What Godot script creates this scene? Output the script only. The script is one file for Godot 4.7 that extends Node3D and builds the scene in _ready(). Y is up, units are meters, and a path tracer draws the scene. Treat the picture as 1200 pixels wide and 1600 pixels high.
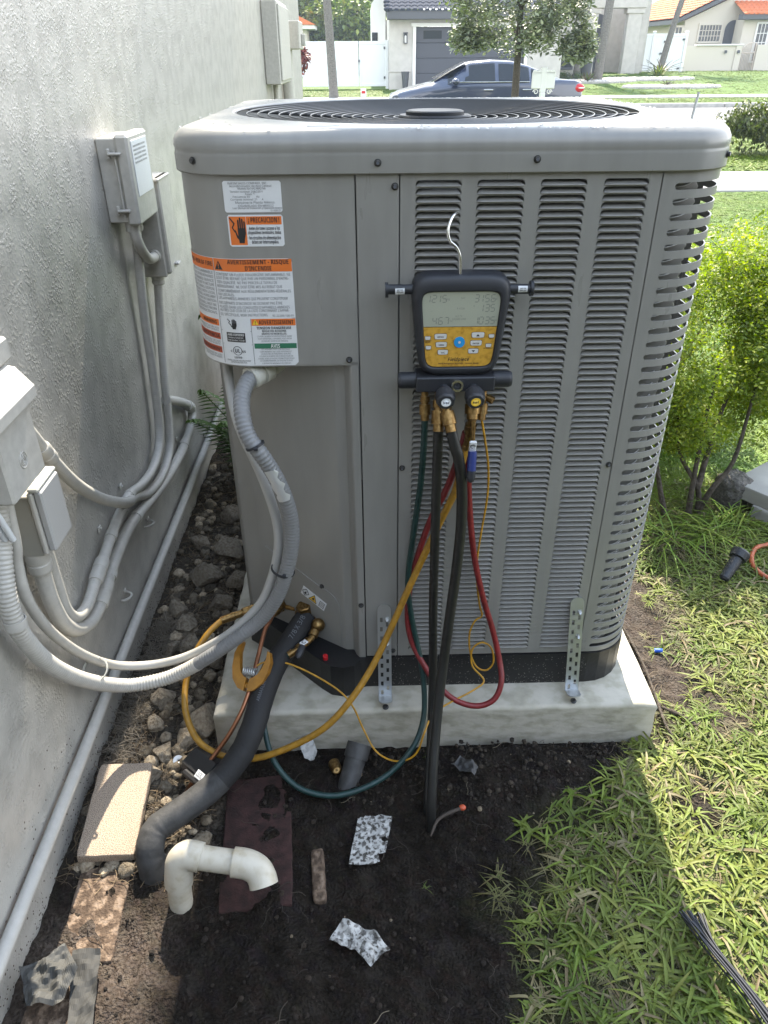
extends Node3D

# ------------------------------------------------------------------ helpers
var M := {}
var taken := {}
var rng := RandomNumberGenerator.new()
var n_soft := FastNoiseLite.new()
var n_fine := FastNoiseLite.new()
var font_plain: SystemFont
var font_bold: SystemFont


class Shape:
	var v := PackedVector3Array()
	var n := PackedVector3Array()
	var uv := PackedVector2Array()
	var c := PackedColorArray()
	var idx := PackedInt32Array()
	var col := Color.WHITE

	func put(p: Vector3, nn: Vector3, t := Vector2.ZERO) -> int:
		v.append(p); n.append(nn); uv.append(t); c.append(col)
		return v.size() - 1

	# a flat convex face, turned away from ref
	func poly(pts: Array, ref: Vector3) -> void:
		var nn := Vector3.ZERO
		var mid := Vector3.ZERO
		for k in pts.size():
			var a: Vector3 = pts[k]
			var b: Vector3 = pts[(k + 1) % pts.size()]
			nn += a.cross(b)
			mid += a
		mid /= pts.size()
		nn = nn.normalized()
		var flip := nn.dot(mid - ref) < 0.0
		if flip: nn = -nn
		var s := v.size()
		for p in pts: put(p, nn, Vector2(p.x + p.z * 0.37, p.y + p.z))
		for k in range(1, pts.size() - 1):
			if flip: idx.append_array([s, s + k, s + k + 1])
			else: idx.append_array([s, s + k + 1, s + k])

	# a flat face with its corners counter-clockwise as seen from outside
	func face(pts: Array) -> void:
		var nn := Vector3.ZERO
		for k in pts.size():
			nn += (pts[k] as Vector3).cross(pts[(k + 1) % pts.size()])
		nn = nn.normalized()
		var s := v.size()
		for p in pts: put(p, nn, Vector2(p.x + p.z * 0.37, p.y + p.z))
		for k in range(1, pts.size() - 1):
			idx.append_array([s, s + k + 1, s + k])

	# w columns, h rows of points; the outside is where (along a row) x (along a column) points
	func grid(p: PackedVector3Array, w: int, h: int, wrap := false) -> void:
		var s := v.size()
		for j in h:
			for i in w:
				var i0 := i - 1
				var i1 := i + 1
				if wrap:
					i0 = w - 2 if i == 0 else i - 1
					i1 = 1 if i == w - 1 else i + 1
				else:
					i0 = maxi(i0, 0)
					i1 = mini(i1, w - 1)
				var du := p[j * w + i1] - p[j * w + i0]
				var dv := p[mini(j + 1, h - 1) * w + i] - p[maxi(j - 1, 0) * w + i]
				var nn := du.cross(dv)
				nn = nn.normalized() if nn.length_squared() > 1e-20 else Vector3.UP
				put(p[j * w + i], nn, Vector2(float(i) / (w - 1), float(j) / (h - 1)))
		for j in h - 1:
			for i in w - 1:
				var a := s + j * w + i
				idx.append_array([a, a + w, a + 1, a + 1, a + w, a + w + 1])

	# like grid, each cell flat
	func facets(p: PackedVector3Array, w: int, h: int) -> void:
		for j in h - 1:
			for i in w - 1:
				var a := p[j * w + i]
				var b := p[j * w + i + 1]
				var cc := p[(j + 1) * w + i + 1]
				var d := p[(j + 1) * w + i]
				if (b - a).cross(cc - a).length_squared() > 1e-18: face([a, b, cc])
				if (cc - a).cross(d - a).length_squared() > 1e-18: face([a, cc, d])

	func tube(path: Array, r: Variant, sides := 10, caps := true, closed := false) -> void:
		var m := path.size()
		var pts := PackedVector3Array()
		var t0: Vector3 = (path[1] - path[0]).normalized()
		var x := t0.cross(Vector3(0.31, 0.77, 0.55)).normalized()
		for k in m:
			var a: Vector3 = path[(k - 1 + m) % m] if closed else path[maxi(k - 1, 0)]
			var b: Vector3 = path[(k + 1) % m] if closed else path[mini(k + 1, m - 1)]
			var t := (b - a).normalized()
			x = (x - t * x.dot(t)).normalized()
			var y := t.cross(x)
			var rr: float = r[k] if r is Array or r is PackedFloat32Array else r
			for i in sides + 1:
				var q := TAU * i / sides
				pts.append(path[k] + (x * cos(q) + y * sin(q)) * rr)
		if closed:
			for i in sides + 1: pts.append(pts[i])
		grid(pts, sides + 1, m + (1 if closed else 0), true)
		if caps and not closed:
			var back: Array = []
			var front: Array = []
			for i in sides:
				back.append(pts[i])
				front.append(pts[(m - 1) * (sides + 1) + i])
			poly(back, path[1])
			poly(front, path[m - 2])

	# profile of (radius, height) pairs turned round the y axis of xf; each step keeps a sharp edge unless smooth
	func lathe(prof: Array, xf: Transform3D, sides := 24, smooth := false) -> void:
		var rows := []
		for q: Vector2 in prof:
			var row := PackedVector3Array()
			for i in sides + 1:
				var a := -TAU * i / sides
				row.append(xf * Vector3(q.x * cos(a), q.y, q.x * sin(a)))
			rows.append(row)
		if smooth:
			var all := PackedVector3Array()
			for row in rows: all.append_array(row)
			grid(all, sides + 1, rows.size(), true)
		else:
			for k in rows.size() - 1:
				var two := PackedVector3Array(rows[k])
				two.append_array(rows[k + 1])
				grid(two, sides + 1, 2, true)

	func box(at: Vector3, size: Vector3, bev := 0.0, basis := Basis()) -> void:
		var h := size * 0.5
		bev = minf(bev, minf(h.x, minf(h.y, h.z)) * 0.9)
		for ax in 3:
			var u := (ax + 1) % 3
			var w := (ax + 2) % 3
			for s in [-1.0, 1.0]:
				var pts := []
				for q in [[-1.0, -1.0], [1.0, -1.0], [1.0, 1.0], [-1.0, 1.0]]:
					var p := Vector3.ZERO
					p[ax] = s * h[ax]
					p[u] = q[0] * (h[u] - bev)
					p[w] = q[1] * (h[w] - bev)
					pts.append(at + basis * p)
				poly(pts, at)
			if bev > 0.0:
				for su in [-1.0, 1.0]:
					for sw in [-1.0, 1.0]:
						var pts := []
						for q in [[-1.0, 0], [1.0, 0], [1.0, 1], [-1.0, 1]]:
							var p := Vector3.ZERO
							p[ax] = q[0] * (h[ax] - bev)
							p[u] = su * (h[u] - (bev if q[1] == 0 else 0.0))
							p[w] = sw * (h[w] - (0.0 if q[1] == 0 else bev))
							pts.append(at + basis * p)
						poly(pts, at)
		if bev > 0.0:
			for sx in [-1.0, 1.0]:
				for sy in [-1.0, 1.0]:
					for sz in [-1.0, 1.0]:
						var e := Vector3(sx * h.x, sy * h.y, sz * h.z)
						poly([at + basis * (e - Vector3(0, sy, sz) * bev), at + basis * (e - Vector3(sx, 0, sz) * bev), at + basis * (e - Vector3(sx, sy, 0) * bev)], at)

	func span(a: Vector3, b: Vector3, bev := 0.0) -> void:
		box((a + b) * 0.5, (b - a).abs(), bev)

	# an outline (any shape) given thickness along the z axis of xf
	func extrude(outline: PackedVector2Array, z0: float, z1: float, xf := Transform3D()) -> void:
		if Geometry2D.is_polygon_clockwise(outline):
			outline = outline.duplicate()
			outline.reverse()
		var back := xf.basis.determinant() < 0.0
		var tris := Geometry2D.triangulate_polygon(outline)
		for k in range(0, tris.size(), 3):
			var a := outline[tris[k]]
			var b := outline[tris[k + 1]]
			var cc := outline[tris[k + 2]]
			if (b - a).cross(cc - a) < 0.0:
				var keep := b
				b = cc
				cc = keep
			side([xf * Vector3(a.x, a.y, z1), xf * Vector3(b.x, b.y, z1), xf * Vector3(cc.x, cc.y, z1)], back)
			side([xf * Vector3(a.x, a.y, z0), xf * Vector3(cc.x, cc.y, z0), xf * Vector3(b.x, b.y, z0)], back)
		for k in outline.size():
			var a := outline[k]
			var b := outline[(k + 1) % outline.size()]
			side([xf * Vector3(a.x, a.y, z0), xf * Vector3(b.x, b.y, z0), xf * Vector3(b.x, b.y, z1), xf * Vector3(a.x, a.y, z1)], back)

	func side(pts: Array, back: bool) -> void:
		if back: pts.reverse()
		face(pts)

	func add(arrays: Array, xf: Transform3D) -> void:
		var s := v.size()
		var pv: PackedVector3Array = arrays[Mesh.ARRAY_VERTEX]
		var pn: PackedVector3Array = arrays[Mesh.ARRAY_NORMAL]
		for k in pv.size(): put(xf * pv[k], (xf.basis * pn[k]).normalized())
		if arrays[Mesh.ARRAY_INDEX] == null:
			for k in pv.size(): idx.append(s + k)
		else:
			for k in (arrays[Mesh.ARRAY_INDEX] as PackedInt32Array): idx.append(s + k)

	func ball(at: Vector3, r: Vector3, cols := 12, rows := 8) -> void:
		var pts := PackedVector3Array()
		for j in rows + 1:
			var b := -PI / 2 + PI * j / rows
			for i in cols + 1:
				var a := -TAU * i / cols
				pts.append(at + Vector3(cos(b) * cos(a) * r.x, sin(b) * r.y, cos(b) * sin(a) * r.z))
		grid(pts, cols + 1, rows + 1, true)

	func mesh() -> ArrayMesh:
		var a := []
		a.resize(Mesh.ARRAY_MAX)
		a[Mesh.ARRAY_VERTEX] = v
		a[Mesh.ARRAY_NORMAL] = n
		a[Mesh.ARRAY_TEX_UV] = uv
		a[Mesh.ARRAY_COLOR] = c
		a[Mesh.ARRAY_INDEX] = idx
		var m := ArrayMesh.new()
		m.add_surface_from_arrays(Mesh.PRIMITIVE_TRIANGLES, a)
		return m


func V(x: float, y: float, z: float) -> Vector3:
	return Vector3(x, y, z)


func lin(r: float, g: float, b: float) -> Color:
	return Color(r, g, b).linear_to_srgb()


func numbered(called: String) -> String:
	taken[called] = taken.get(called, -1) + 1
	return called if taken[called] == 0 else "%s_%03d" % [called, taken[called]]


func tag(o: Node3D, label: String, category: String, group := "") -> Node3D:
	o.set_meta("label", label)
	o.set_meta("category", category)
	if group: o.set_meta("group", group)
	return o


func thing(called: String, label: String, category: String, at := Vector3.ZERO, turn := 0.0, group := "") -> Node3D:
	var o := Node3D.new()
	o.name = numbered(called)
	add_child(o, true)
	o.position = at
	o.rotation.y = turn
	tag(o, label, category, group)
	return o


func obj(called: String, s: Shape, mat: Material, parent: Node3D = null, at := Vector3.ZERO) -> MeshInstance3D:
	var o := MeshInstance3D.new()
	o.mesh = s.mesh()
	o.material_override = mat
	if parent:
		o.name = called
		parent.add_child(o, true)
	else:
		o.name = numbered(called)
		add_child(o, true)
	o.position = at
	return o


func part(called: String, mesh: Mesh, mat: Material, parent: Node3D, xf := Transform3D()) -> MeshInstance3D:
	var o := MeshInstance3D.new()
	o.mesh = mesh
	o.material_override = mat
	o.name = called
	parent.add_child(o, true)
	o.transform = xf
	return o


func single(called: String, s: Shape, mat: Material, label: String, category: String, group := "") -> MeshInstance3D:
	var o := obj(called, s, mat)
	tag(o, label, category, group)
	return o


func struct(called: String, s: Shape, mat: Material) -> MeshInstance3D:
	var o := obj(called, s, mat)
	o.set_meta("kind", "structure")
	return o


func copy_of(src: Node3D, label: String, at: Vector3, turn := 0.0) -> Node3D:
	var o: Node3D = src.duplicate()
	o.name = numbered(String(src.name).rstrip("0123456789_"))
	add_child(o, true)
	o.position = at
	o.rotation.y = turn
	o.set_meta("label", label)
	return o


func scatter(called: String, mesh: Mesh, mat: Material, where: Array, cols: Array, parent: Node3D = null) -> MultiMeshInstance3D:
	var mm := MultiMesh.new()
	mm.transform_format = MultiMesh.TRANSFORM_3D
	mm.use_colors = true
	mm.mesh = mesh
	mm.instance_count = where.size()
	for k in where.size():
		mm.set_instance_transform(k, where[k])
		mm.set_instance_color(k, cols[k])
	var o := MultiMeshInstance3D.new()
	o.multimesh = mm
	o.material_override = mat
	if parent:
		o.name = called
		parent.add_child(o, true)
	else:
		o.name = numbered(called)
		add_child(o, true)
	o.set_meta("kind", "stuff")
	return o


func spline(pts: Array, per := 6) -> Array:
	var out := []
	for k in pts.size() - 1:
		var a: Vector3 = pts[maxi(k - 1, 0)]
		var b: Vector3 = pts[k]
		var c: Vector3 = pts[k + 1]
		var d: Vector3 = pts[mini(k + 2, pts.size() - 1)]
		for s in per: out.append(b.cubic_interpolate(c, a, d, float(s) / per))
	out.append(pts[-1])
	return out


# resample a path to even steps
func even(path: Array, step: float) -> Array:
	var out := [path[0]]
	var left := step
	for k in path.size() - 1:
		var a: Vector3 = path[k]
		var b: Vector3 = path[k + 1]
		var d := a.distance_to(b)
		var at := 0.0
		while d - at >= left and d > 0.0:
			at += left
			out.append(a.lerp(b, at / d))
			left = step
		left -= d - at
	out.append(path[-1])
	return out


# one line of lettering: xf's x runs along it, y up, z out of the surface
func write(s: Shape, words: String, xf: Transform3D, high: float, wide := 0.0, bold := false, align := 0) -> void:
	var t := TextMesh.new()
	t.font = font_bold if bold else font_plain
	t.font_size = 32
	t.pixel_size = 0.01
	t.curve_step = 3.0
	t.depth = 0.0
	t.text = words
	var a := t.surface_get_arrays(0)
	if a.is_empty() or (a[Mesh.ARRAY_VERTEX] as PackedVector3Array).is_empty(): return
	var lo := Vector3.INF
	var hi := -Vector3.INF
	for p in (a[Mesh.ARRAY_VERTEX] as PackedVector3Array):
		lo = lo.min(p)
		hi = hi.max(p)
	var k := high / 0.23
	var kx := wide / (hi.x - lo.x) if wide > 0.0 else k
	var x0 := 0.0 if align == 0 else (-0.5 * (hi.x - lo.x) * kx if align == 1 else -(hi.x - lo.x) * kx)
	s.add(a, xf * Transform3D(Basis.from_scale(Vector3(kx, k, k)), Vector3(x0 - lo.x * kx, -0.5 * (lo.y + hi.y) * k, 0)))


func mat(called: String, c: Color, rough := 0.6, metal := 0.0) -> StandardMaterial3D:
	var m := StandardMaterial3D.new()
	m.resource_name = called
	m.albedo_color = c
	m.roughness = rough
	m.metallic = metal
	M[called] = m
	return m


func noise_tex(freq: float, octaves := 4, ramp: Array = [], size := 512, kind := FastNoiseLite.TYPE_SIMPLEX_SMOOTH, seed_ := 1) -> NoiseTexture2D:
	var n := FastNoiseLite.new()
	n.noise_type = kind
	n.frequency = freq
	n.fractal_octaves = octaves
	n.seed = seed_
	var t := NoiseTexture2D.new()
	t.width = size
	t.height = size
	t.seamless = true
	t.noise = n
	if ramp.size():
		var g := Gradient.new()
		var offs := PackedFloat32Array()
		var cols := PackedColorArray()
		for r in ramp:
			offs.append(r[0])
			cols.append(r[1])
		g.offsets = offs
		g.colors = cols
		t.color_ramp = g
	return t


func tri(m: StandardMaterial3D, per_metre: float) -> void:
	m.uv1_triplanar = true
	m.uv1_world_triplanar = true
	m.uv1_scale = Vector3.ONE * per_metre


func relief(m: StandardMaterial3D, t: Texture2D, cm: float) -> void:
	m.heightmap_enabled = true
	m.heightmap_texture = t
	m.heightmap_scale = cm


func grey(x: float) -> Color:
	return Color(x, x, x)


func _ready() -> void:
	# camera, sky, sun and exposure
	var cam := Camera3D.new()
	cam.name = "camera"
	add_child(cam)
	cam.position = V(-0.1472, 1.3681, 1.2632)
	cam.basis = Basis(Vector3.UP, -0.0218) * Basis(Vector3.RIGHT, -0.5556) * Basis(Vector3.BACK, -0.0065)
	cam.fov = rad_to_deg(2.0 * atan(800.0 / 1152.88))
	cam.near = 0.05
	cam.far = 400.0
	cam.current = true

	var sky_mat := ProceduralSkyMaterial.new()
	sky_mat.sky_top_color = lin(0.28, 0.36, 0.50)
	sky_mat.sky_horizon_color = lin(0.98, 0.98, 0.96)
	sky_mat.sky_curve = 0.42
	sky_mat.ground_bottom_color = lin(0.16, 0.17, 0.12)
	sky_mat.ground_horizon_color = lin(0.5, 0.52, 0.48)
	sky_mat.sky_energy_multiplier = 1.3
	sky_mat.sun_angle_max = 12.0
	var sky := Sky.new()
	sky.sky_material = sky_mat
	var env := Environment.new()
	env.background_mode = Environment.BG_SKY
	env.sky = sky
	env.tonemap_mode = Environment.TONE_MAPPER_LINEAR
	env.tonemap_exposure = 2.85
	env.sdfgi_enabled = true
	env.ssao_enabled = true
	env.ssil_enabled = true
	env.fog_enabled = true
	env.fog_density = 0.0010
	env.fog_light_color = Color(0.80, 0.86, 0.93)
	var world := WorldEnvironment.new()
	world.name = "world"
	world.environment = env
	add_child(world)

	var sun := DirectionalLight3D.new()
	sun.name = "sun"
	sun.light_color = Color(1.0, 0.955, 0.88)
	sun.light_energy = 1.6
	sun.light_angular_distance = 0.5
	sun.shadow_enabled = true
	add_child(sun)
	var up := deg_to_rad(49.0)
	var round_ := deg_to_rad(2.0)
	sun.look_at_from_position(V(sin(round_) * cos(up), sin(up), -cos(round_) * cos(up)) * 50.0, Vector3.ZERO, Vector3.UP)

	rng.seed = 20240611
	n_soft.seed = 5
	n_soft.noise_type = FastNoiseLite.TYPE_SIMPLEX_SMOOTH
	n_soft.frequency = 1.0
	n_soft.fractal_octaves = 3
	n_fine.seed = 9
	n_fine.noise_type = FastNoiseLite.TYPE_SIMPLEX_SMOOTH
	n_fine.frequency = 1.0
	n_fine.fractal_octaves = 4
	font_plain = SystemFont.new()
	font_plain.font_names = PackedStringArray(["Droid Sans"])
	font_bold = SystemFont.new()
	font_bold.font_names = PackedStringArray(["Droid Sans"])
	font_bold.font_weight = 700

	make_materials()
	build_ground()
	build_street()
	build_house_wall()
	build_neighbours()
	build_unit()
	build_gauge_set()
	build_wall_boxes()
	build_conduits()
	build_lines()
	build_litter()
	build_right_garden()
	build_grass()


func make_materials() -> void:
	var m: StandardMaterial3D
	var flat_noise := noise_tex(0.012, 4, [[0.0, grey(0.94)], [1.0, grey(1.0)]], 512, FastNoiseLite.TYPE_SIMPLEX_SMOOTH, 3)
	# sheet metal of the air conditioner
	m = mat("unit_paint", lin(0.265, 0.262, 0.247), 0.25)
	m.albedo_texture = flat_noise
	tri(m, 1.3)
	m.uv1_scale = V(4.5, 0.8, 4.5)
	m.roughness_texture = noise_tex(0.02, 4, [[0.0, grey(0.90)], [1.0, grey(1.0)]], 256, FastNoiseLite.TYPE_SIMPLEX_SMOOTH, 14)
	m.roughness = 0.30
	m.metallic_specular = 0.55
	relief(m, noise_tex(0.08, 3, [], 256, FastNoiseLite.TYPE_SIMPLEX_SMOOTH, 8), 0.004)
	m = mat("coil", lin(0.22, 0.22, 0.215), 0.5, 0.2)
	mat("fan_grey", lin(0.13, 0.13, 0.13), 0.4)
	m = mat("inside", lin(0.26, 0.258, 0.245), 0.5)
	m = mat("fin", lin(0.45, 0.46, 0.46), 0.4, 0.4)
	m = mat("black_plastic", lin(0.012, 0.012, 0.013), 0.42)
	relief(m, noise_tex(0.12, 3, [], 256), 0.03)
	tri(m, 3.0)
	m = mat("guard_wire", lin(0.075, 0.078, 0.082), 0.3)
	m.metallic_specular = 0.35
	m = mat("hub_black", lin(0.035, 0.037, 0.04), 0.4)
	m.metallic_specular = 0.25
	m = mat("screw_metal", lin(0.06, 0.06, 0.06), 0.45, 0.6)
	m = mat("zinc", lin(0.52, 0.54, 0.55), 0.36, 0.75)
	m.roughness_texture = noise_tex(0.03, 3, [[0.0, grey(0.55)], [1.0, grey(1.0)]], 256)
	m.roughness = 0.55
	tri(m, 4.0)
	m = mat("chrome", lin(0.62, 0.62, 0.6), 0.2, 0.95)
	# stickers and their print
	mat("sticker_white", lin(0.66, 0.68, 0.70), 0.4)
	mat("print_black", lin(0.02, 0.02, 0.022), 0.5)
	mat("print_grey", lin(0.12, 0.125, 0.14), 0.5)
	mat("print_orange", lin(0.70, 0.17, 0.03), 0.45)
	mat("print_red_orange", lin(0.46, 0.08, 0.03), 0.45)
	mat("print_green", lin(0.03, 0.16, 0.09), 0.45)
	mat("print_white", lin(0.7, 0.7, 0.7), 0.5)
	mat("print_yellow", lin(0.75, 0.48, 0.04), 0.45)
	# gauge set
	m = mat("rubber_dark", lin(0.022, 0.024, 0.03), 0.5)
	mat("face_yellow", lin(0.62, 0.35, 0.045), 0.5)
	M.face_yellow.albedo_texture = noise_tex(0.03, 4, [[0.0, Color(0.78, 0.74, 0.62)], [0.45, grey(0.95)], [1.0, grey(1.0)]], 256)
	tri(M.face_yellow, 9.0)
	mat("lcd", lin(0.36, 0.38, 0.31), 0.12)
	mat("lcd_dark", lin(0.19, 0.20, 0.175), 0.4)
	mat("button_grey", lin(0.58, 0.58, 0.57), 0.45)
	mat("button_blue", lin(0.02, 0.27, 0.62), 0.35)
	mat("handle_blue", lin(0.02, 0.035, 0.16), 0.4)
	m = mat("brass", lin(0.40, 0.28, 0.12), 0.36, 0.9)
	m.albedo_texture = noise_tex(0.03, 4, [[0.0, Color(0.55, 0.47, 0.38)], [1.0, grey(1.0)]], 256)
	tri(m, 14.0)
	m = mat("copper", lin(0.34, 0.15, 0.08), 0.38, 0.85)
	for h in [["hose_green", lin(0.012, 0.05, 0.048)], ["hose_yellow", lin(0.44, 0.23, 0.022)], ["hose_red", lin(0.25, 0.022, 0.025)], ["hose_black", lin(0.018, 0.018, 0.017)], ["wire_yellow", lin(0.66, 0.34, 0.02)], ["clamp_orange", lin(0.42, 0.19, 0.018)], ["hose_orange", lin(0.55, 0.13, 0.05)]]:
		m = mat(h[0], h[1], 0.45)
		m.albedo_texture = noise_tex(0.025, 4, [[0.0, grey(0.72)], [1.0, grey(1.0)]], 256, FastNoiseLite.TYPE_SIMPLEX_SMOOTH, 12)
		tri(m, 8.0)
	m = mat("foam_black", lin(0.013, 0.013, 0.014), 0.72)
	relief(m, noise_tex(0.1, 3, [], 256), 0.06)
	tri(m, 6.0)
	m = mat("foam_grey", lin(0.055, 0.055, 0.055), 0.7)
	m.albedo_texture = noise_tex(0.02, 4, [[0.0, grey(0.55)], [0.5, grey(0.9)], [1.0, grey(1.0)]], 256)
	relief(m, noise_tex(0.1, 3, [], 256), 0.05)
	tri(m, 6.0)
	# painted stucco of the house
	m = mat("stucco", lin(0.455, 0.44, 0.40), 0.34)
	m.metallic_specular = 0.5
	m.albedo_texture = noise_tex(0.012, 5, [[0.0, grey(0.86)], [0.6, grey(0.97)], [1.0, grey(1.0)]], 512)
	tri(m, 1.7)
	relief(m, stucco_relief(), 0.07)
	m = mat("conduit_paint", lin(0.50, 0.485, 0.445), 0.42)
	m.albedo_texture = noise_tex(0.03, 4, [[0.0, grey(0.91)], [1.0, grey(1.0)]], 256)
	tri(m, 5.0)
	mat("conduit_grey", lin(0.20, 0.205, 0.21), 0.45)
	mat("conduit_light", lin(0.40, 0.40, 0.39), 0.5)
	mat("fitting_white", lin(0.52, 0.52, 0.47), 0.42)
	mat("box_grey", lin(0.34, 0.33, 0.29), 0.5)
	m = mat("clear_lid", Color(0.80, 0.81, 0.80, 0.35), 0.2)
	m.transparency = BaseMaterial3D.TRANSPARENCY_ALPHA
	m = mat("pvc_white", lin(0.58, 0.54, 0.45), 0.4)
	m.albedo_texture = noise_tex(0.02, 5, [[0.0, Color(0.84, 0.81, 0.74)], [0.5, grey(0.97)], [1.0, grey(1.0)]], 256, FastNoiseLite.TYPE_SIMPLEX_SMOOTH, 4)
	tri(m, 7.0)
	m = mat("pvc_grey", lin(0.085, 0.085, 0.085), 0.6)
	m.albedo_texture = noise_tex(0.03, 4, [[0.0, grey(0.5)], [1.0, grey(1.0)]], 256)
	tri(m, 6.0)
	# mineral things
	m = mat("concrete_pad", lin(0.49, 0.465, 0.395), 0.85)
	m.albedo_texture = noise_tex(0.012, 6, [[0.0, Color(0.80, 0.80, 0.78)], [0.35, Color(0.90, 0.90, 0.88)], [0.55, grey(0.97)], [1.0, grey(1.0)]], 1024, FastNoiseLite.TYPE_SIMPLEX_SMOOTH, 31)
	tri(m, 1.6)
	m.uv1_scale = V(1.1, 1.9, 1.3)
	relief(m, noise_tex(0.06, 5, [], 512), 0.10)
	m = mat("concrete_pale", lin(0.42, 0.41, 0.385), 0.9)
	m.albedo_texture = noise_tex(0.02, 5, [[0.0, grey(0.8)], [1.0, grey(1.0)]], 512)
	tri(m, 0.4)
	m = mat("paver", lin(0.47, 0.40, 0.325), 0.9)
	m.albedo_texture = noise_tex(0.10, 5, [[0.0, Color(0.35, 0.32, 0.30)], [0.36, Color(0.66, 0.62, 0.58)], [0.50, Color(0.92, 0.89, 0.86)], [1.0, grey(1.0)]], 1024, FastNoiseLite.TYPE_SIMPLEX_SMOOTH, 17)
	tri(m, 4.0)
	relief(m, noise_tex(0.12, 4, [], 512), 0.12)
	m = mat("paver_muddy", lin(0.26, 0.20, 0.155), 0.92)
	m.albedo_texture = noise_tex(0.010, 7, [[0.0, Color(0.42, 0.38, 0.34)], [0.45, Color(0.58, 0.54, 0.50)], [0.65, Color(0.85, 0.82, 0.78)], [1.0, grey(1.0)]], 1024, FastNoiseLite.TYPE_SIMPLEX_SMOOTH, 27)
	tri(m, 4.0)
	relief(m, noise_tex(0.06, 5, [], 512), 0.3)
	m = mat("paver_red", lin(0.060, 0.025, 0.022), 0.9)
	m.albedo_texture = noise_tex(0.010, 7, [[0.0, Color(0.45, 0.45, 0.43)], [0.5, Color(0.75, 0.73, 0.72)], [1.0, Color(1.0, 1.0, 1.0)]], 1024, FastNoiseLite.TYPE_SIMPLEX_SMOOTH, 18)
	tri(m, 3.0)
	relief(m, noise_tex(0.12, 4, [], 512), 0.12)
	m = mat("limestone", lin(0.36, 0.325, 0.265), 0.95)
	m.vertex_color_use_as_albedo = true
	m.albedo_texture = noise_tex(0.03, 5, [[0.0, Color(0.4, 0.36, 0.32)], [0.45, Color(0.85, 0.82, 0.78)], [1.0, grey(1.0)]], 512, FastNoiseLite.TYPE_SIMPLEX_SMOOTH, 19)
	tri(m, 6.0)
	relief(m, noise_tex(0.08, 5, [], 512), 0.3)
	m = mat("ground", Color.WHITE, 0.95)
	m.vertex_color_use_as_albedo = true
	m.metallic_specular = 0.25
	m.albedo_texture = noise_tex(0.035, 6, [[0.0, Color(0.50, 0.47, 0.44)], [0.45, Color(0.80, 0.78, 0.76)], [0.62, grey(0.95)], [1.0, grey(1.0)]], 1024, FastNoiseLite.TYPE_SIMPLEX_SMOOTH, 41)
	tri(m, 2.6)
	relief(m, noise_tex(0.05, 6, [], 1024, FastNoiseLite.TYPE_SIMPLEX_SMOOTH, 42), 0.7)
	m.roughness_texture = noise_tex(0.010, 4, [[0.0, grey(0.58)], [0.42, grey(0.72)], [0.55, grey(1.0)], [1.0, grey(1.0)]], 512, FastNoiseLite.TYPE_SIMPLEX_SMOOTH, 43)
	m.metallic_specular = 0.32
	m = mat("asphalt", lin(0.21, 0.21, 0.205), 0.9)
	m.albedo_texture = noise_tex(0.05, 5, [[0.0, grey(0.7)], [1.0, grey(1.0)]], 512)
	tri(m, 0.5)
	# plants
	m = mat("blade", Color.WHITE, 0.5)
	m.metallic_specular = 0.35
	m.vertex_color_use_as_albedo = true
	m.backlight_enabled = true
	m.backlight = Color(0.46, 0.52, 0.22)
	m = mat("leaf", Color.WHITE, 0.5)
	m.vertex_color_use_as_albedo = true
	m.backlight_enabled = true
	m.backlight = Color(0.6, 0.72, 0.24)
	m = mat("leaf_dull", Color.WHITE, 0.45)
	m.vertex_color_use_as_albedo = true
	m.backlight_enabled = true
	m.backlight = Color(0.42, 0.48, 0.30)
	m = mat("bark", lin(0.13, 0.105, 0.08), 0.95)
	m.albedo_texture = noise_tex(0.03, 5, [[0.0, grey(0.5)], [1.0, grey(1.0)]], 256)
	tri(m, 4.0)
	relief(m, noise_tex(0.05, 4, [], 256), 0.6)
	m = mat("palm_bark", lin(0.24, 0.225, 0.20), 0.95)
	m.albedo_texture = noise_tex(0.03, 5, [[0.0, grey(0.55)], [1.0, grey(1.0)]], 256)
	tri(m, 2.0)
	m = mat("twig", lin(0.17, 0.12, 0.075), 0.9)
	mat("root_dark", lin(0.05, 0.038, 0.03), 0.8)
	m = mat("leaf_bright", Color.WHITE, 0.5)
	m.vertex_color_use_as_albedo = true
	m.backlight_enabled = true
	m.backlight = Color(0.95, 1.0, 0.30)
	m = mat("straw", Color.WHITE, 0.8)
	m.vertex_color_use_as_albedo = true
	# street and neighbours
	m = mat("render_grey", lin(0.50, 0.48, 0.45), 0.9)
	m.albedo_texture = noise_tex(0.02, 4, [[0.0, grey(0.92)], [1.0, grey(1.0)]], 256)
	tri(m, 0.5)
	mat("render_cream", lin(0.52, 0.48, 0.42), 0.9)
	mat("trim_white", lin(0.66, 0.66, 0.64), 0.7)
	mat("trim_dark", lin(0.07, 0.075, 0.085), 0.6)
	m = mat("tile_slate", lin(0.04, 0.046, 0.062), 0.9)
	m.metallic_specular = 0.2
	mat("tile_orange", lin(0.55, 0.155, 0.055), 0.85)
	mat("door_dark", lin(0.05, 0.055, 0.07), 0.6)
	mat("vinyl_white", lin(0.68, 0.70, 0.72), 0.45)
	mat("gate_cream", lin(0.5, 0.42, 0.36), 0.6)
	mat("window_glass", lin(0.03, 0.035, 0.04), 0.08)
	m = mat("car_paint", lin(0.028, 0.038, 0.07), 0.25, 0.1)
	m.clearcoat_enabled = true
	m.clearcoat = 1.0
	m.clearcoat_roughness = 0.05
	mat("car_glass", lin(0.012, 0.015, 0.018), 0.04)
	mat("tail_red", lin(0.45, 0.015, 0.02), 0.2)
	mat("tyre", lin(0.02, 0.02, 0.02), 0.8)
	m = mat("rock_grey", lin(0.22, 0.205, 0.185), 0.95)
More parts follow.
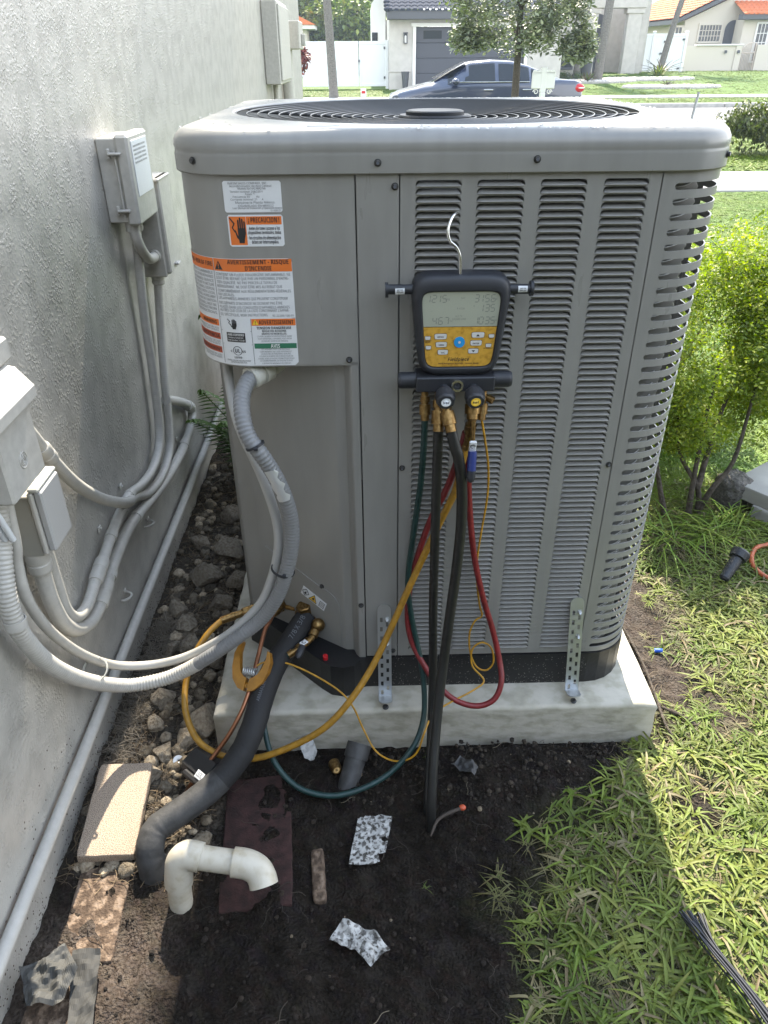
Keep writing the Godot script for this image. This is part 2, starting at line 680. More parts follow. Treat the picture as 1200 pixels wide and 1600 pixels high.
	m.albedo_texture = noise_tex(0.04, 5, [[0.0, grey(0.5)], [1.0, grey(1.0)]], 256)
	tri(m, 7.0)
	relief(m, noise_tex(0.06, 5, [], 256), 0.5)
	mat("dust", lin(0.22, 0.21, 0.19), 0.95)
	mat("rock_mulch", lin(0.42, 0.40, 0.37), 0.95)
	mat("foil", lin(0.55, 0.56, 0.56), 0.35, 0.3)
	mat("film", lin(0.06, 0.06, 0.056), 0.75)
	mat("film_dark", lin(0.035, 0.035, 0.033), 0.75)
	mat("paper", lin(0.58, 0.58, 0.56), 0.75)
	M.paper.albedo_texture = noise_tex(0.05, 5, [[0.0, Color(0.16, 0.15, 0.13)], [0.40, Color(0.3, 0.28, 0.26)], [0.50, grey(0.85)], [1.0, grey(1.0)]], 512, FastNoiseLite.TYPE_SIMPLEX_SMOOTH, 55)
	tri(M.paper, 3.2)
	relief(M.paper, noise_tex(0.06, 3, [], 256), 0.25)
	mat("solar_black", lin(0.02, 0.022, 0.026), 0.45)
	mat("cap_blue", lin(0.02, 0.10, 0.5), 0.4)
	mat("mud_fleck", lin(0.07, 0.05, 0.035), 0.95)
	m = mat("water_drop", Color(1, 1, 1, 0.06), 0.02)
	m.refraction_enabled = true
	m.refraction_scale = 0.033
	m.transparency = BaseMaterial3D.TRANSPARENCY_ALPHA


# blobs of stucco: a flattened fine pattern that thickens and thins out in patches
func stucco_relief() -> Texture2D:
	var size := 1024
	var a := FastNoiseLite.new()
	a.noise_type = FastNoiseLite.TYPE_SIMPLEX_SMOOTH
	a.frequency = 0.055
	a.fractal_octaves = 3
	a.seed = 21
	var b := FastNoiseLite.new()
	b.noise_type = FastNoiseLite.TYPE_SIMPLEX_SMOOTH
	b.frequency = 0.010
	b.fractal_octaves = 3
	b.seed = 22
	var da := a.get_seamless_image(size, size).get_data()
	var db := b.get_seamless_image(size, size).get_data()
	var out := PackedByteArray()
	out.resize(size * size)
	for k in size * size:
		var fine := smoothstep(0.50, 0.66, da[k] / 255.0)
		var patch_ := smoothstep(0.36, 0.62, db[k] / 255.0)
		out[k] = int(255.0 * clampf(fine * (0.15 + 0.85 * patch_) + 0.25 * (da[k] / 255.0 - 0.5), 0.0, 1.0))
	return ImageTexture.create_from_image(Image.create_from_data(size, size, false, Image.FORMAT_L8, out))


# ------------------------------------------------------------------ ground
func grass_at(x: float, z: float) -> float:
	if z < -9.4: return 1.0
	var edge := 0.0
	if z > 0.42: edge = 0.105
	elif z > 0.25: edge = lerpf(0.23, 0.105, (z - 0.25) / 0.17)
	elif z > 0.13: edge = lerpf(0.47, 0.23, (z - 0.13) / 0.12)
	elif z > -0.1: edge = lerpf(0.66, 0.47, (z + 0.1) / 0.23)
	elif z > -0.5: edge = lerpf(0.70, 0.66, (z + 0.5) / 0.4)
	else: edge = lerpf(0.58, 0.70, clampf((z + 1.3) / 0.8, 0.0, 1.0))
	edge += 0.10 * n_soft.get_noise_2d(x * 4.0, z * 4.0)
	var g := smoothstep(-0.07, 0.12, x - edge)
	if z < -2.6: g = 1.0 if x > -0.5 else 0.0
	# worn patches
	g *= 1.0 - 0.9 * smoothstep(0.10, 0.05, Vector2(x - 0.56, z - 0.27).length() + 0.03 * n_soft.get_noise_2d(x * 16.0, z * 16.0))
	g *= 1.0 - 0.8 * smoothstep(0.12, 0.05, Vector2(x - 0.70, z - 0.02).length() + 0.04 * n_soft.get_noise_2d(x * 16.0, z * 16.0))
	g *= 1.0 - 0.6 * smoothstep(0.28, 0.12, Vector2(x - 0.80, z + 0.75).length())
	return clampf(g, 0.0, 1.0)


func height_at(x: float, z: float) -> float:
	var y := 0.0
	if z > -9.4: y = 0.0
	elif z > -17.6: y = lerpf(0.0, -0.10, (-9.4 - z) / 8.2)
	elif z > -18.0: y = lerpf(-0.10, -0.36, (-17.6 - z) / 0.4)
	elif z > -26.8: y = -0.36
	elif z > -27.1: y = lerpf(-0.36, -0.11, (-26.8 - z) / 0.3)
	elif z > -31.2: y = lerpf(-0.11, -0.06, (-27.1 - z) / 4.1)
	else: y = lerpf(-0.06, lerpf(0.02, 0.42, smoothstep(4.0, 13.0, x)), smoothstep(-31.2, -42.0, z))
	if z > -4.0 and x < 5.0 and x > -1.0 and z < 2.0:
		var rough := 1.0 - 0.5 * grass_at(x, z)
		y += 0.011 * n_soft.get_noise_2d(x * 7.0, z * 7.0) * rough
		y += 0.011 * n_fine.get_noise_2d(x * 24.0, z * 24.0) * rough
		# a shallow dig in front of the slab
		y -= 0.022 * smoothstep(0.22, 0.05, Vector2((x + 0.12) * 0.7, z - 0.40).length())
		y += 0.010 * smoothstep(0.10, 0.03, absf(x + 0.33)) * smoothstep(0.10, 0.2, z)
		y += 0.016 * smoothstep(0.16, 0.04, Vector2((x - 0.2) * 0.5, z - 0.17).length())
		if x > -0.56 and x < 0.55 and z < 0.10 and z > -1.1: y = minf(y, 0.0) - 0.02
	return y


func ground_colour(x: float, z: float) -> Color:
	var g := grass_at(x, z)
	var soil := Vector3(0.0175, 0.0130, 0.0095)
	var dry := Vector3(0.095, 0.077, 0.062)
	var litter := Vector3(0.090, 0.076, 0.060)
	var a := n_soft.get_noise_2d(x * 5.0 + 40.0, z * 5.0)
	var b := n_fine.get_noise_2d(x * 30.0, z * 30.0)
	var c := soil * (1.0 + 0.35 * a + 0.45 * b)
	if x > 0.42: c = c.lerp(dry * (1.0 + 0.25 * b), smoothstep(0.42, 0.56, x + 0.05 * a) * smoothstep(0.34, 0.16, z))
	# leaf litter and crumbled limestone between slab and wall
	var strip := smoothstep(-0.42, -0.52, x + 0.03 * a) * smoothstep(0.46, 0.26, z + 0.1 * a)
	c = c.lerp(litter * (1.0 + 0.6 * b + 0.3 * a), strip)
	var front := smoothstep(-0.45, -0.60, x + 0.06 * a) * smoothstep(0.42, 0.52, z)
	c = c.lerp(Vector3(0.105, 0.085, 0.070) * (1.0 + 0.5 * b + 0.3 * a), front * 0.9)
	var lawn := Vector3(0.065, 0.072, 0.026) if z > -5.0 else Vector3(0.10, 0.19, 0.022)
	lawn *= 1.0 + 0.25 * n_soft.get_noise_2d(x * 0.7, z * 0.7)
	c = c.lerp(lawn, g * (0.75 if z > -3.0 else 1.0))
	return Color(c.x, c.y, c.z)


func build_ground() -> void:
	var xs: Array[float] = []
	var zs: Array[float] = []
	for q in [-250.0, -120.0, -60.0, -30.0, -15.0, -8.0, -4.0, -2.0, -1.2]: xs.append(q)
	var q := -0.80
	while q < 1.35:
		xs.append(q)
		q += 0.011
	while q < 3.0:
		xs.append(q)
		q += 0.07
	while q < 30.0:
		xs.append(q)
		q += 0.9
	for e in [40.0, 60.0, 120.0, 250.0]: xs.append(e)
	for e in [60.0, 20.0, 8.0, 4.0, 2.0, 1.4]: zs.append(e)
	q = 1.0
	while q > -1.2:
		zs.append(q)
		q -= 0.011
	while q > -3.0:
		zs.append(q)
		q -= 0.06
	while q > -17.4:
		zs.append(q)
		q -= 0.8
	for e in [-17.6, -18.0, -22.0, -26.8, -27.1, -29.0, -31.2]: zs.append(e)
	q = -32.0
	while q > -60.0:
		zs.append(q)
		q -= 0.8
	for e in [-80.0, -120.0, -250.0]: zs.append(e)
	var p := PackedVector3Array()
	var cols := PackedColorArray()
	for z in zs:
		for x in xs:
			p.append(V(x, height_at(x, z), z))
			cols.append(ground_colour(x, z))
	# rows run away from the camera: along x, then along -z, gives an upward face
	var s := Shape.new()
	s.grid(p, xs.size(), zs.size())
	s.c = cols
	struct("ground", s, M.ground)


func ribbon(xs: Array, z0: float, z1: float, y: float, thick: float) -> Shape:
	var s := Shape.new()
	for k in xs.size() - 1:
		s.span(V(xs[k] + 0.006, y - thick, z1), V(xs[k + 1] - 0.006, y, z0), 0.012)
	return s


func build_street() -> void:
	var s := Shape.new()
	s.span(V(-120, -0.40, -26.7), V(120, -0.22, -18.1))
	struct("road", s, M.asphalt)
	for far in [0, 1]:
		s = Shape.new()
		var z0 := -18.1 if far == 0 else -26.7
		var z1 := -17.85 if far == 0 else -26.95
		for k in 40:
			s.span(V(-60.0 + 3.0 * k + 0.01, -0.40, minf(z0, z1)), V(-57.0 + 3.0 * k - 0.01, -0.09, maxf(z0, z1)), 0.03)
		struct("kerb", s, M.concrete_pale)
	var marks := []
	for k in 60: marks.append(-40.0 + 1.6 * k)
	struct("pavement", ribbon(marks, -29.6, -31.2, -0.035, 0.12), M.concrete_pale)
	struct("path", ribbon([3.2, 5.0, 6.8, 8.6, 10.4, 12.2, 14.0], -7.75, -9.3, 0.022, 0.10), M.concrete_pale)
	s = Shape.new()
	for k in 6:
		s.span(V(2.1, -0.15, -37.0 + k * 0.96), V(7.1, -0.005 - 0.008 * k, -36.05 + k * 0.96), 0.01)
	struct("driveway", s, M.concrete_pale)


func build_house_wall() -> void:
	var t := thing("house", "grey stucco house wall running away along the left side", "house")
	var s := Shape.new()
	var prof := PackedVector2Array([Vector2(2.6, -0.3), Vector2(2.6, 3.2), Vector2(-2.5, 5.4), Vector2(-7.65, 3.2), Vector2(-7.65, -0.3)])
	# outline in (z, y), carried along x
	s.extrude(prof, 0.0, 6.0, Transform3D(Basis(V(0, 0, 1), V(0, 1, 0), V(-1, 0, 0)), V(-0.775, 0, 0)))
	obj("wall", s, M.stucco, t)
	# mud thrown up onto the foot of the wall
	var fleck := Shape.new()
	fleck.ball(Vector3.ZERO, V(0.0010, 0.0026, 0.0022), 6, 4)
	var where := []
	var cols := []
	for k in 1300:
		var y := 0.30 * pow(rng.randf(), 2.2)
		var z := rng.randf_range(-0.9, 0.75)
		if y > 0.05 + 0.25 * clampf((z + 0.5) / 0.9, 0.15, 1.0) * rng.randf(): continue
		var sc := rng.randf_range(0.3, 0.95)
		where.append(Transform3D(Basis(Vector3.RIGHT, rng.randf() * TAU).scaled(Vector3.ONE * sc), V(-0.775, y, z)))
		cols.append(Color.WHITE)
	scatter("mud_flecks", fleck.mesh(), M.mud_fleck, where, cols, t)


# ------------------------------------------------------------------ plants
func leaf_mesh(long: float, wide: float, curl := 0.12) -> Shape:
	var s := Shape.new()
	var p := PackedVector3Array()
	for j in 4:
		var t := float(j) / 3.0
		var w: float = [0.12, 1.0, 0.8, 0.02][j] * wide * 0.5
		var y := -curl * long * t * t
		p.append(V(-w, y + 0.15 * w, -long * t))
		p.append(V(0, y - 0.1 * w, -long * t))
		p.append(V(w, y + 0.15 * w, -long * t))
	s.grid(p, 3, 4)
	return s


func twig_of_leaves(count: int, spread: float, long: float, wide: float, seed_: int) -> Mesh:
	var r := RandomNumberGenerator.new()
	r.seed = seed_
	var s := Shape.new()
	var one := leaf_mesh(long, wide).mesh().surface_get_arrays(0)
	for k in count:
		var at := V(r.randf_range(-1, 1), r.randf_range(-1, 1), r.randf_range(-1, 1)) * spread
		var b := Basis(Vector3.UP, r.randf() * TAU) * Basis(Vector3.RIGHT, r.randf_range(-1.1, 0.7)) * Basis(Vector3.BACK, r.randf_range(-0.8, 0.8))
		s.col = Color(1, 1, 1) * r.randf_range(0.8, 1.15)
		s.add(one, Transform3D(b.scaled(Vector3.ONE * r.randf_range(0.7, 1.15)), at))
	return s.mesh()


# leaf clumps spread through a few ellipsoids, thicker towards their skins
func crown(called: String, parent: Node3D, mesh: Mesh, material: Material, lobes: Array, count: int, tones: Array, scale_ := 1.0, gap := -0.16) -> void:
	var where := []
	var cols := []
	for k in count:
		var lobe: Array = lobes[rng.randi() % lobes.size()]
		var d := V(rng.randfn(), rng.randfn(), rng.randfn()).normalized() * pow(rng.randf(), 0.42)
		var at: Vector3 = lobe[0] + d * (lobe[1] as Vector3)
		var hole := n_soft.get_noise_3d(at.x * 1.7 / scale_ + 7.0, at.y * 1.7 / scale_, at.z * 1.7 / scale_)
		if hole < gap: continue
		var b := Basis(Vector3.UP, rng.randf() * TAU) * Basis(Vector3.RIGHT, rng.randf_range(-0.6, 0.6))
		where.append(Transform3D(b.scaled(Vector3.ONE * scale_ * rng.randf_range(0.7, 1.25)), at))
		var tone: Color = tones[rng.randi() % tones.size()]
		cols.append(tone * rng.randf_range(0.8, 1.2))
	scatter(called, mesh, material, where, cols, parent)


func limbs(foot: Vector3, top: Vector3, r0: float, count: int, reach: float, seed_: int) -> Shape:
	var r := RandomNumberGenerator.new()
	r.seed = seed_
	var s := Shape.new()
	var path := []
	for k in 9:
		var t := k / 8.0
		path.append(foot.lerp(top, t) + V(r.randf_range(-1, 1), 0, r.randf_range(-1, 1)) * r0 * 0.5 * t)
	var rad := []
	for k in 9: rad.append(lerpf(r0, r0 * 0.25, k / 8.0) * (1.3 if k == 0 else 1.0))
	s.tube(path, rad, 9)
	for k in count:
		var a: Vector3 = path[3 + (k % 5)]
		var out := V(cos(k * 2.4), r.randf_range(0.35, 0.9), sin(k * 2.4)).normalized() * reach * r.randf_range(0.6, 1.0)
		s.tube([a, a + out * 0.4 + V(0, -0.02, 0), a + out], [r0 * 0.4, r0 * 0.28, r0 * 0.1], 6)
	return s


func palm(label: String, foot: Vector3, lean: Vector3, r0: float, r1: float, fronds := true) -> void:
	var t := thing("palm_tree", label, "palm tree", foot, 0.0, "palms in the front gardens across the street")
	var s := Shape.new()
	var path := []
	var rad := []
	for k in 40:
		var f := k / 39.0
		path.append(V(lean.x * f * f * 0.4 + lean.x * f * 0.6, lean.y * f, lean.z * f))
		rad.append(lerpf(r0, r1, f) * (1.0 + 0.05 * (k % 2)) * (1.25 if k == 0 else 1.0))
	s.tube(path, rad, 12)
	obj("trunk", s, M.palm_bark, t)
	if not fronds: return
	var one := Shape.new()
	for k in 26:
		var f := k / 25.0
		for side in [-1.0, 1.0]:
			var at := V(0, 0.35 * f - 0.9 * f * f, -1.9 * f)
			var tip := at + V(side * 0.5 * (1.0 - 0.5 * f), -0.22, -0.25)
			one.col = Color(0.07, 0.11, 0.03)
			one.face([at + V(0, 0.0, 0.02), at + V(0, 0, -0.03), tip])
	var m := one.mesh()
	for k in 11:
		part("frond", m, M.leaf, t, Transform3D(Basis(Vector3.UP, k * TAU / 11.0 + 0.2) * Basis(Vector3.RIGHT, 0.25 * sin(k * 2.1)), path[-1]))


func spiky(called: String, label: String, category: String, at: Vector3, long: float, wide: float, count: int, tones: Array, up := 0.9, group := "") -> Node3D:
	var t := thing(called, label, category, at, 0.0, group)
	var s := Shape.new()
	for k in count:
		var a := k * 2.39996
		var tilt := lerpf(1.35, 0.25, float(k) / count) * up
		var b := Basis(Vector3.UP, a) * Basis(Vector3.RIGHT, tilt)
		s.col = tones[k % tones.size()]
		var p := PackedVector3Array()
		for j in 5:
			var f := j / 4.0
			var w: float = [0.6, 1.0, 0.85, 0.5, 0.02][j] * wide * 0.5
			var bend := 0.18 * long * f * f
			p.append(b * V(-w, 0.01, -long * f) + V(0, -bend, 0))
			p.append(b * V(0, -0.004, -long * f) + V(0, -bend, 0))
			p.append(b * V(w, 0.01, -long * f) + V(0, -bend, 0))
		s.grid(p, 3, 5)
	obj("leaves", s, M.leaf, t)
	return t


func shrub(called: String, label: String, at: Vector3, size: Vector3, leaf_long: float, count: int, tones: Array, material: Material, seed_: int, group := "") -> Node3D:
	var t := thing(called, label, "shrub", at, 0.0, group)
	var s := Shape.new()
	for k in 7:
		var a := k * 2.4
		var tip := V(cos(a) * size.x * 0.6, size.y * rng.randf_range(1.1, 1.7), sin(a) * size.z * 0.6)
		s.tube([Vector3.ZERO, tip * 0.4 + V(0, size.y * 0.15, 0), tip], [0.02 * size.y + 0.006, 0.012 * size.y + 0.004, 0.003], 6)
	obj("stem", s, M.twig, t)
	var lobes := [[V(0, size.y, 0), size]]
	for k in 5:
		var a := k * 1.3 + seed_
		lobes.append([V(cos(a) * size.x * 0.5, size.y * rng.randf_range(0.9, 1.35), sin(a) * size.z * 0.5), size * rng.randf_range(0.45, 0.65)])
	crown("foliage", t, twig_of_leaves(7, leaf_long * 1.3, leaf_long, leaf_long * 0.5, seed_), material, lobes, count, tones, 1.0)
	return t


# ------------------------------------------------------------------ across the street
func tile_rows(x0: float, x1: float, low: Vector3, high: Vector3, rows: int, wide: float) -> Shape:
	# barrel tiles laid up a slope from the edge low to the ridge high
	var s := Shape.new()
	var n := int((x1 - x0) / wide)
	for j in rows:
		var a := low.lerp(high, float(j) / rows)
		var b := low.lerp(high, float(j + 1) / rows + 0.02)
		var p := PackedVector3Array()
		for q in 2:
			var e := a if q == 0 else b
			for i in n * 4 + 1:
				var f := i / 4.0
				var hump := 0.045 * absf(sin(PI * f))
				p.append(V(x0 + f * wide, e.y + hump + (0.035 if q == 0 else 0.0), e.z))
		s.grid(p, n * 4 + 1, 2)
		for i in n:
			var x := x0 + (i + 0.5) * wide
			s.face([V(x - wide * 0.45, a.y - 0.01, a.z), V(x + wide * 0.45, a.y - 0.01, a.z), V(x + wide * 0.3, a.y + 0.07, a.z), V(x - wide * 0.3, a.y + 0.07, a.z)])
	return s


func arch_outline(x0: float, x1: float, y0: float, y1: float) -> PackedVector2Array:
	var out := PackedVector2Array([Vector2(x0, y0), Vector2(x1, y0)])
	var r := (x1 - x0) * 0.5
	for k in 13:
		var a := PI * k / 12.0
		out.append(Vector2((x0 + x1) * 0.5 + cos(a) * r, y1 - r + sin(a) * r))
	return out


func board_gate(t: Node3D, x0: float, x1: float, y0: float, y1: float, z: float, leaves: int) -> void:
	var w := (x1 - x0) / leaves
	for k in leaves:
		var a := x0 + k * w
		var s := Shape.new()
		s.span(V(a + 0.08, y0 + 0.1, z - 0.02), V(a + w - 0.08, y1 - 0.12, z + 0.02), 0.006)
		obj("panel", s, M.vinyl_white, t)
		s = Shape.new()
		s.span(V(a + 0.012, y1 - 0.14, z - 0.035), V(a + w - 0.012, y1, z + 0.035), 0.008)
		s.span(V(a + 0.012, y0 + 0.04, z - 0.035), V(a + w - 0.012, y0 + 0.16, z + 0.035), 0.008)
		s.span(V(a + 0.012, y0 + 0.162, z - 0.033), V(a + 0.1, y1 - 0.142, z + 0.033), 0.008)
		s.span(V(a + w - 0.1, y0 + 0.162, z - 0.033), V(a + w - 0.012, y1 - 0.142, z + 0.033), 0.008)
		obj("frame", s, M.vinyl_white, t)


func barred_window(t: Node3D, called: String, x0: float, x1: float, y0: float, y1: float, z: float, bars: int, rails: int, frame: Material) -> void:
	var s := Shape.new()
	s.span(V(x0, y0, z - 0.06), V(x1, y1, z + 0.01))
	var w := obj(called, s, M.window_glass, t)
	s = Shape.new()
	s.span(V(x0 - 0.1, y0 - 0.1, z - 0.04), V(x0, y1 + 0.1, z + 0.06), 0.01)
	s.span(V(x1, y0 - 0.1, z - 0.04), V(x1 + 0.1, y1 + 0.1, z + 0.06), 0.01)
	s.span(V(x0 + 0.002, y1, z - 0.04), V(x1 - 0.002, y1 + 0.1, z + 0.058), 0.01)
	s.span(V(x0 + 0.002, y0 - 0.1, z - 0.04), V(x1 - 0.002, y0, z + 0.07), 0.01)
	obj("frame", s, frame, w)
	for k in bars:
		s = Shape.new()
		var x := lerpf(x0, x1, (k + 1.0) / (bars + 1.0))
		s.span(V(x - 0.018, y0 + 0.002, z + 0.02), V(x + 0.018, y1 - 0.002, z + 0.05))
		obj("bar", s, frame, w)
	for k in rails:
		s = Shape.new()
		var y := lerpf(y0, y1, (k + 1.0) / (rails + 1.0))
		s.span(V(x0 + 0.002, y - 0.016, z + 0.012), V(x1 - 0.002, y + 0.016, z + 0.046))
		obj("rail", s, frame, w)


func build_neighbours() -> void:
	var s: Shape
	# house with the dark garage door
	var t := thing("garage_house", "pale grey house with dark garage door and slate tiled roof", "house")
	s = Shape.new()
	s.span(V(1.05, -0.1, -37.3), V(2.2, 2.75, -37.0))
	s.span(V(7.05, -0.1, -37.3), V(8.7, 2.75, -37.0))
	s.span(V(2.2, 2.38, -37.3), V(7.05, 2.75, -37.0))
	s.span(V(1.05, -0.1, -47.0), V(1.3, 2.75, -37.3))
	s.span(V(8.45, -0.1, -47.0), V(8.7, 3.6, -37.3))
	s.span(V(8.7, -0.1, -47.2), V(15.2, 3.9, -45.6))
	obj("wall", s, M.render_grey, t)
	s = Shape.new()
	s.span(V(1.0, 0.68, -36.995), V(2.08, 0.72, -36.97), 0.005)
	obj("band", s, M.render_grey, t)
	s = Shape.new()
	s.span(V(2.08, 0.0, -37.02), V(2.22, 2.36, -36.93), 0.01)
	s.span(V(7.03, 0.0, -37.02), V(7.17, 2.36, -36.93), 0.01)
	s.span(V(2.0, 2.362, -37.02), V(7.25, 2.50, -36.92), 0.01)
	obj("door_frame", s, M.trim_white, t)
	s = Shape.new()
	s.span(V(2.22, 0.02, -37.2), V(7.03, 2.36, -37.12))
	var d := obj("garage_door", s, M.door_dark, t)
	for j in 4:
		s = Shape.new()
		s.span(V(2.225, 0.04 + j * 0.58, -37.12), V(7.025, 0.60 + j * 0.58, -37.09), 0.012)
		obj("door_panel", s, M.door_dark, d)
	for k in 4:
		s = Shape.new()
		s.span(V(2.55 + k * 1.2, 1.92, -37.088), V(3.35 + k * 1.2, 2.22, -37.08), 0.003)
		obj("pane", s, M.window_glass, d)
	s = Shape.new()
	s.span(V(0.95, 2.62, -37.3), V(8.8, 2.94, -36.45), 0.01)
	obj("fascia", s, M.trim_dark, t)
	obj("roof", tile_rows(0.95, 8.8, V(0, 2.93, -36.4), V(0, 5.2, -42.5), 17, 0.26), M.tile_slate, t)
	s = Shape.new()
	for k in 16:
		s.ball(V(0.95, 2.98 + k * 0.142, -36.5 - k * 0.38), V(0.15, 0.1, 0.24), 8, 5)
	obj("ridge_tile", s, M.tile_slate, t)
	# entry porch
	s = Shape.new()
	s.span(V(10.7, 0.2, -43.5), V(11.75, 3.25, -43.0), 0.02)
	s.span(V(13.25, 0.2, -43.5), V(13.95, 3.25, -43.0), 0.02)
	s.span(V(10.6, 3.25, -43.6), V(14.1, 4.6, -42.9), 0.02)
	s.span(V(10.62, 3.02, -43.56), V(11.85, 3.249, -42.95), 0.02)
	s.span(V(13.15, 3.02, -43.56), V(14.05, 3.249, -42.95), 0.02)
	s.span(V(14.0, 0.2, -45.6), V(14.4, 4.4, -43.5))
	obj("porch", s, M.render_grey, t)
	s = Shape.new()
	s.extrude(arch_outline(11.85, 13.05, 0.38, 3.1), -45.65, -45.5)
	var e := obj("entry_door", s, M.door_dark, t)
	s = Shape.new()
	s.span(V(12.1, 0.9, -45.5), V(12.4, 2.3, -45.47))
	s.span(V(12.55, 0.9, -45.5), V(12.85, 2.3, -45.47))
	obj("pane", s, M.window_glass, e)
	s = Shape.new()
	s.span(V(8.7, 0.0, -41.4), V(11.0, 3.9, -41.1))
	obj("side_wall", s, M.render_grey, t)
	barred_window(t, "window", 9.45, 10.15, 0.75, 2.0, -41.1, 1, 0, M.trim_dark)
	# wall lamp and planter by the garage
	t = thing("wall_lamp", "black lantern on the wall left of the garage door", "lamp", V(1.76, 1.72, -37.0))
	s = Shape.new()
	s.span(V(-0.06, 0.05, 0.0), V(0.06, 0.40, 0.04), 0.01)
	s.box(V(0, 0.42, 0.1), V(0.2, 0.04, 0.2), 0.01)
	s.box(V(0, 0.04, 0.1), V(0.16, 0.03, 0.16), 0.01)
	for q in [[-1, -1], [1, -1], [1, 1], [-1, 1]]:
		s.box(V(q[0] * 0.075, 0.23, 0.1 + q[1] * 0.075), V(0.015, 0.36, 0.015))
	obj("cage", s, M.trim_dark, t)
	s = Shape.new()
	s.lathe([Vector2(0.0, 0.06), Vector2(0.045, 0.06), Vector2(0.045, 0.3), Vector2(0.0, 0.34)], Transform3D(Basis(), V(0, 0, 0.1)), 12)
	obj("glass", s, M.trim_white, t)
	t = thing("planter", "tall black tapered planter left of the garage door", "planter", V(1.75, 0.02, -36.7))
	s = Shape.new()
	s.lathe([Vector2(0.0, 0.0), Vector2(0.11, 0.0), Vector2(0.18, 0.68), Vector2(0.15, 0.68), Vector2(0.14, 0.6), Vector2(0, 0.6)], Transform3D(), 4)
	obj("pot", s, M.trim_dark, t)
	# white gates left of the garage
	t = thing("vinyl_gate", "long white panel fence and gates left of the garage house", "gate")
	board_gate(t, -4.2, 1.0, 0.06, 1.86, -38.0, 4)
	for x in [-4.28, -1.66, 0.98]:
		s = Shape.new()
		s.span(V(x - 0.06, 0.0, -38.08), V(x + 0.06, 1.90, -37.95), 0.01)
		obj("post", s, M.vinyl_white, t)
	for q in [[-1.56, 1.6], [-1.56, 0.45], [-0.29, 1.1], [0.86, 1.6], [0.86, 0.45]]:
		s = Shape.new()
		s.box(V(q[0], q[1], -37.93), V(0.07, 0.10, 0.03), 0.006)
		obj("hinge", s, M.trim_dark, t)
	# house wall glimpsed behind that fence, and the tiled corner further left
	t = thing("white_house", "white two storey house wall behind the long white fence", "house")
	s = Shape.new()
	s.extrude(PackedVector2Array([Vector2(0.35, -0.1), Vector2(1.0, -0.1), Vector2(1.0, 4.2), Vector2(0.35, 3.4)]), -48.0, -41.0)
	obj("wall", s, M.trim_white, t)
	s = Shape.new()
	s.span(V(0.34, 1.75, -41.6), V(0.62, 2.25, -40.96), 0.02)
	obj("window", s, M.window_glass, t)
	t = thing("tiled_cottage", "small house corner with red tiled eave beyond the fence", "house")
	s = Shape.new()
	s.span(V(-12.0, -0.1, -66.0), V(-4.0, 3.1, -60.0))
	obj("wall", s, M.render_cream, t)
	s = Shape.new()
	s.span(V(-12.5, 2.85, -66.5), V(-3.4, 3.1, -59.5), 0.02)
	obj("eave", s, M.trim_white, t)
	var rr := Shape.new()
	rr.grid(PackedVector3Array([V(-3.3, 3.1, -59.4), V(-3.3, 3.1, -66.6), V(-8.0, 5.2, -59.4), V(-8.0, 5.2, -66.6)]), 2, 2)
	rr.face([V(-12.7, 3.1, -59.4), V(-3.3, 3.1, -59.4), V(-8.0, 5.2, -59.4)])
	obj("roof", rr, M.tile_orange, t)
	# trees beyond
	var tones_far := [Color(0.16, 0.22, 0.04), Color(0.23, 0.27, 0.05), Color(0.11, 0.16, 0.035)]
	var big := twig_of_leaves(16, 0.42, 0.42, 0.24, 71)
	var spots := [[-5.4, -70.0, 3.4, 5.0, "bright green tree above the left end of the white fence"], [-1.4, -66.0, 3.0, 3.4, "round feathery tree above the middle of the white fence"], [1.2, -74.0, 3.4, 5.6, "dark leafy tree between the white house and the round tree"], [-9.5, -76.0, 4.5, 6.5, "tall tree behind the tiled cottage corner"]]
	for q in spots:
		t = thing("broadleaf_tree", q[4], "tree", V(q[0], 0.0, q[1]), 0.0, "trees beyond the white fence")
		obj("trunk", limbs(Vector3.ZERO, V(0.2, q[3] * 0.9, 0), 0.22, 9, q[2] * 0.7, 5), M.bark, t)
		crown("crown", t, big, M.leaf, [[V(0, q[3], 0), V(q[2], q[3] * 0.55, q[2])], [V(q[2] * 0.5, q[3] * 0.75, 1.0), V(1.8, 1.6, 1.8)], [V(-q[2] * 0.5, q[3] * 0.8, 0.8), V(1.9, 1.7, 1.9)], [V(0.2, q[3] * 0.5, 1.2), V(2.0, 1.3, 1.6)]], 1700, tones_far, 1.0)
	# garden trees behind the photographer, mirrored dark in the painted metal
	for q in [[-3.4, 8.6, 2.2, 3.2, "leafy tree behind the photographer, nearest the house"], [0.6, 9.6, 2.4, 3.6, "leafy tree directly behind the photographer"], [4.8, 8.8, 2.3, 3.3, "leafy tree behind the photographer on the lawn side"], [8.6, 7.0, 2.2, 3.2, "leafy tree behind the photographer, farthest from the house"]]:
		t = thing("garden_tree", q[4], "tree", V(q[0], 0.0, q[1]), 0.0, "trees behind the photographer")
		obj("trunk", limbs(Vector3.ZERO, V(0.1, q[3] * 0.9, 0), 0.16, 8, q[2] * 0.7, 9), M.bark, t)
		crown("crown", t, big, M.leaf_dull, [[V(0, q[3], 0), V(q[2], q[3] * 0.6, q[2])], [V(0, q[3] * 0.45, -0.3), V(q[2] * 0.9, q[3] * 0.42, q[2] * 0.8)]], 1300, [Color(0.05, 0.08, 0.022), Color(0.07, 0.10, 0.03)], 1.0, -0.3)
	# tall tree beyond the end of our house, whose crown shades the strip between wall and unit
	t = thing("tall_tree", "tall slender tree rising beyond the end of the stucco house", "tree", V(-1.15, 0.0, -8.65))
	s = Shape.new()
	s.tube(spline([V(0, 0, 0), V(0.0, 3.0, 0.0), V(0.15, 6.0, 0.0), V(0.6, 8.4, 0.0)], 6), 0.07, 9)
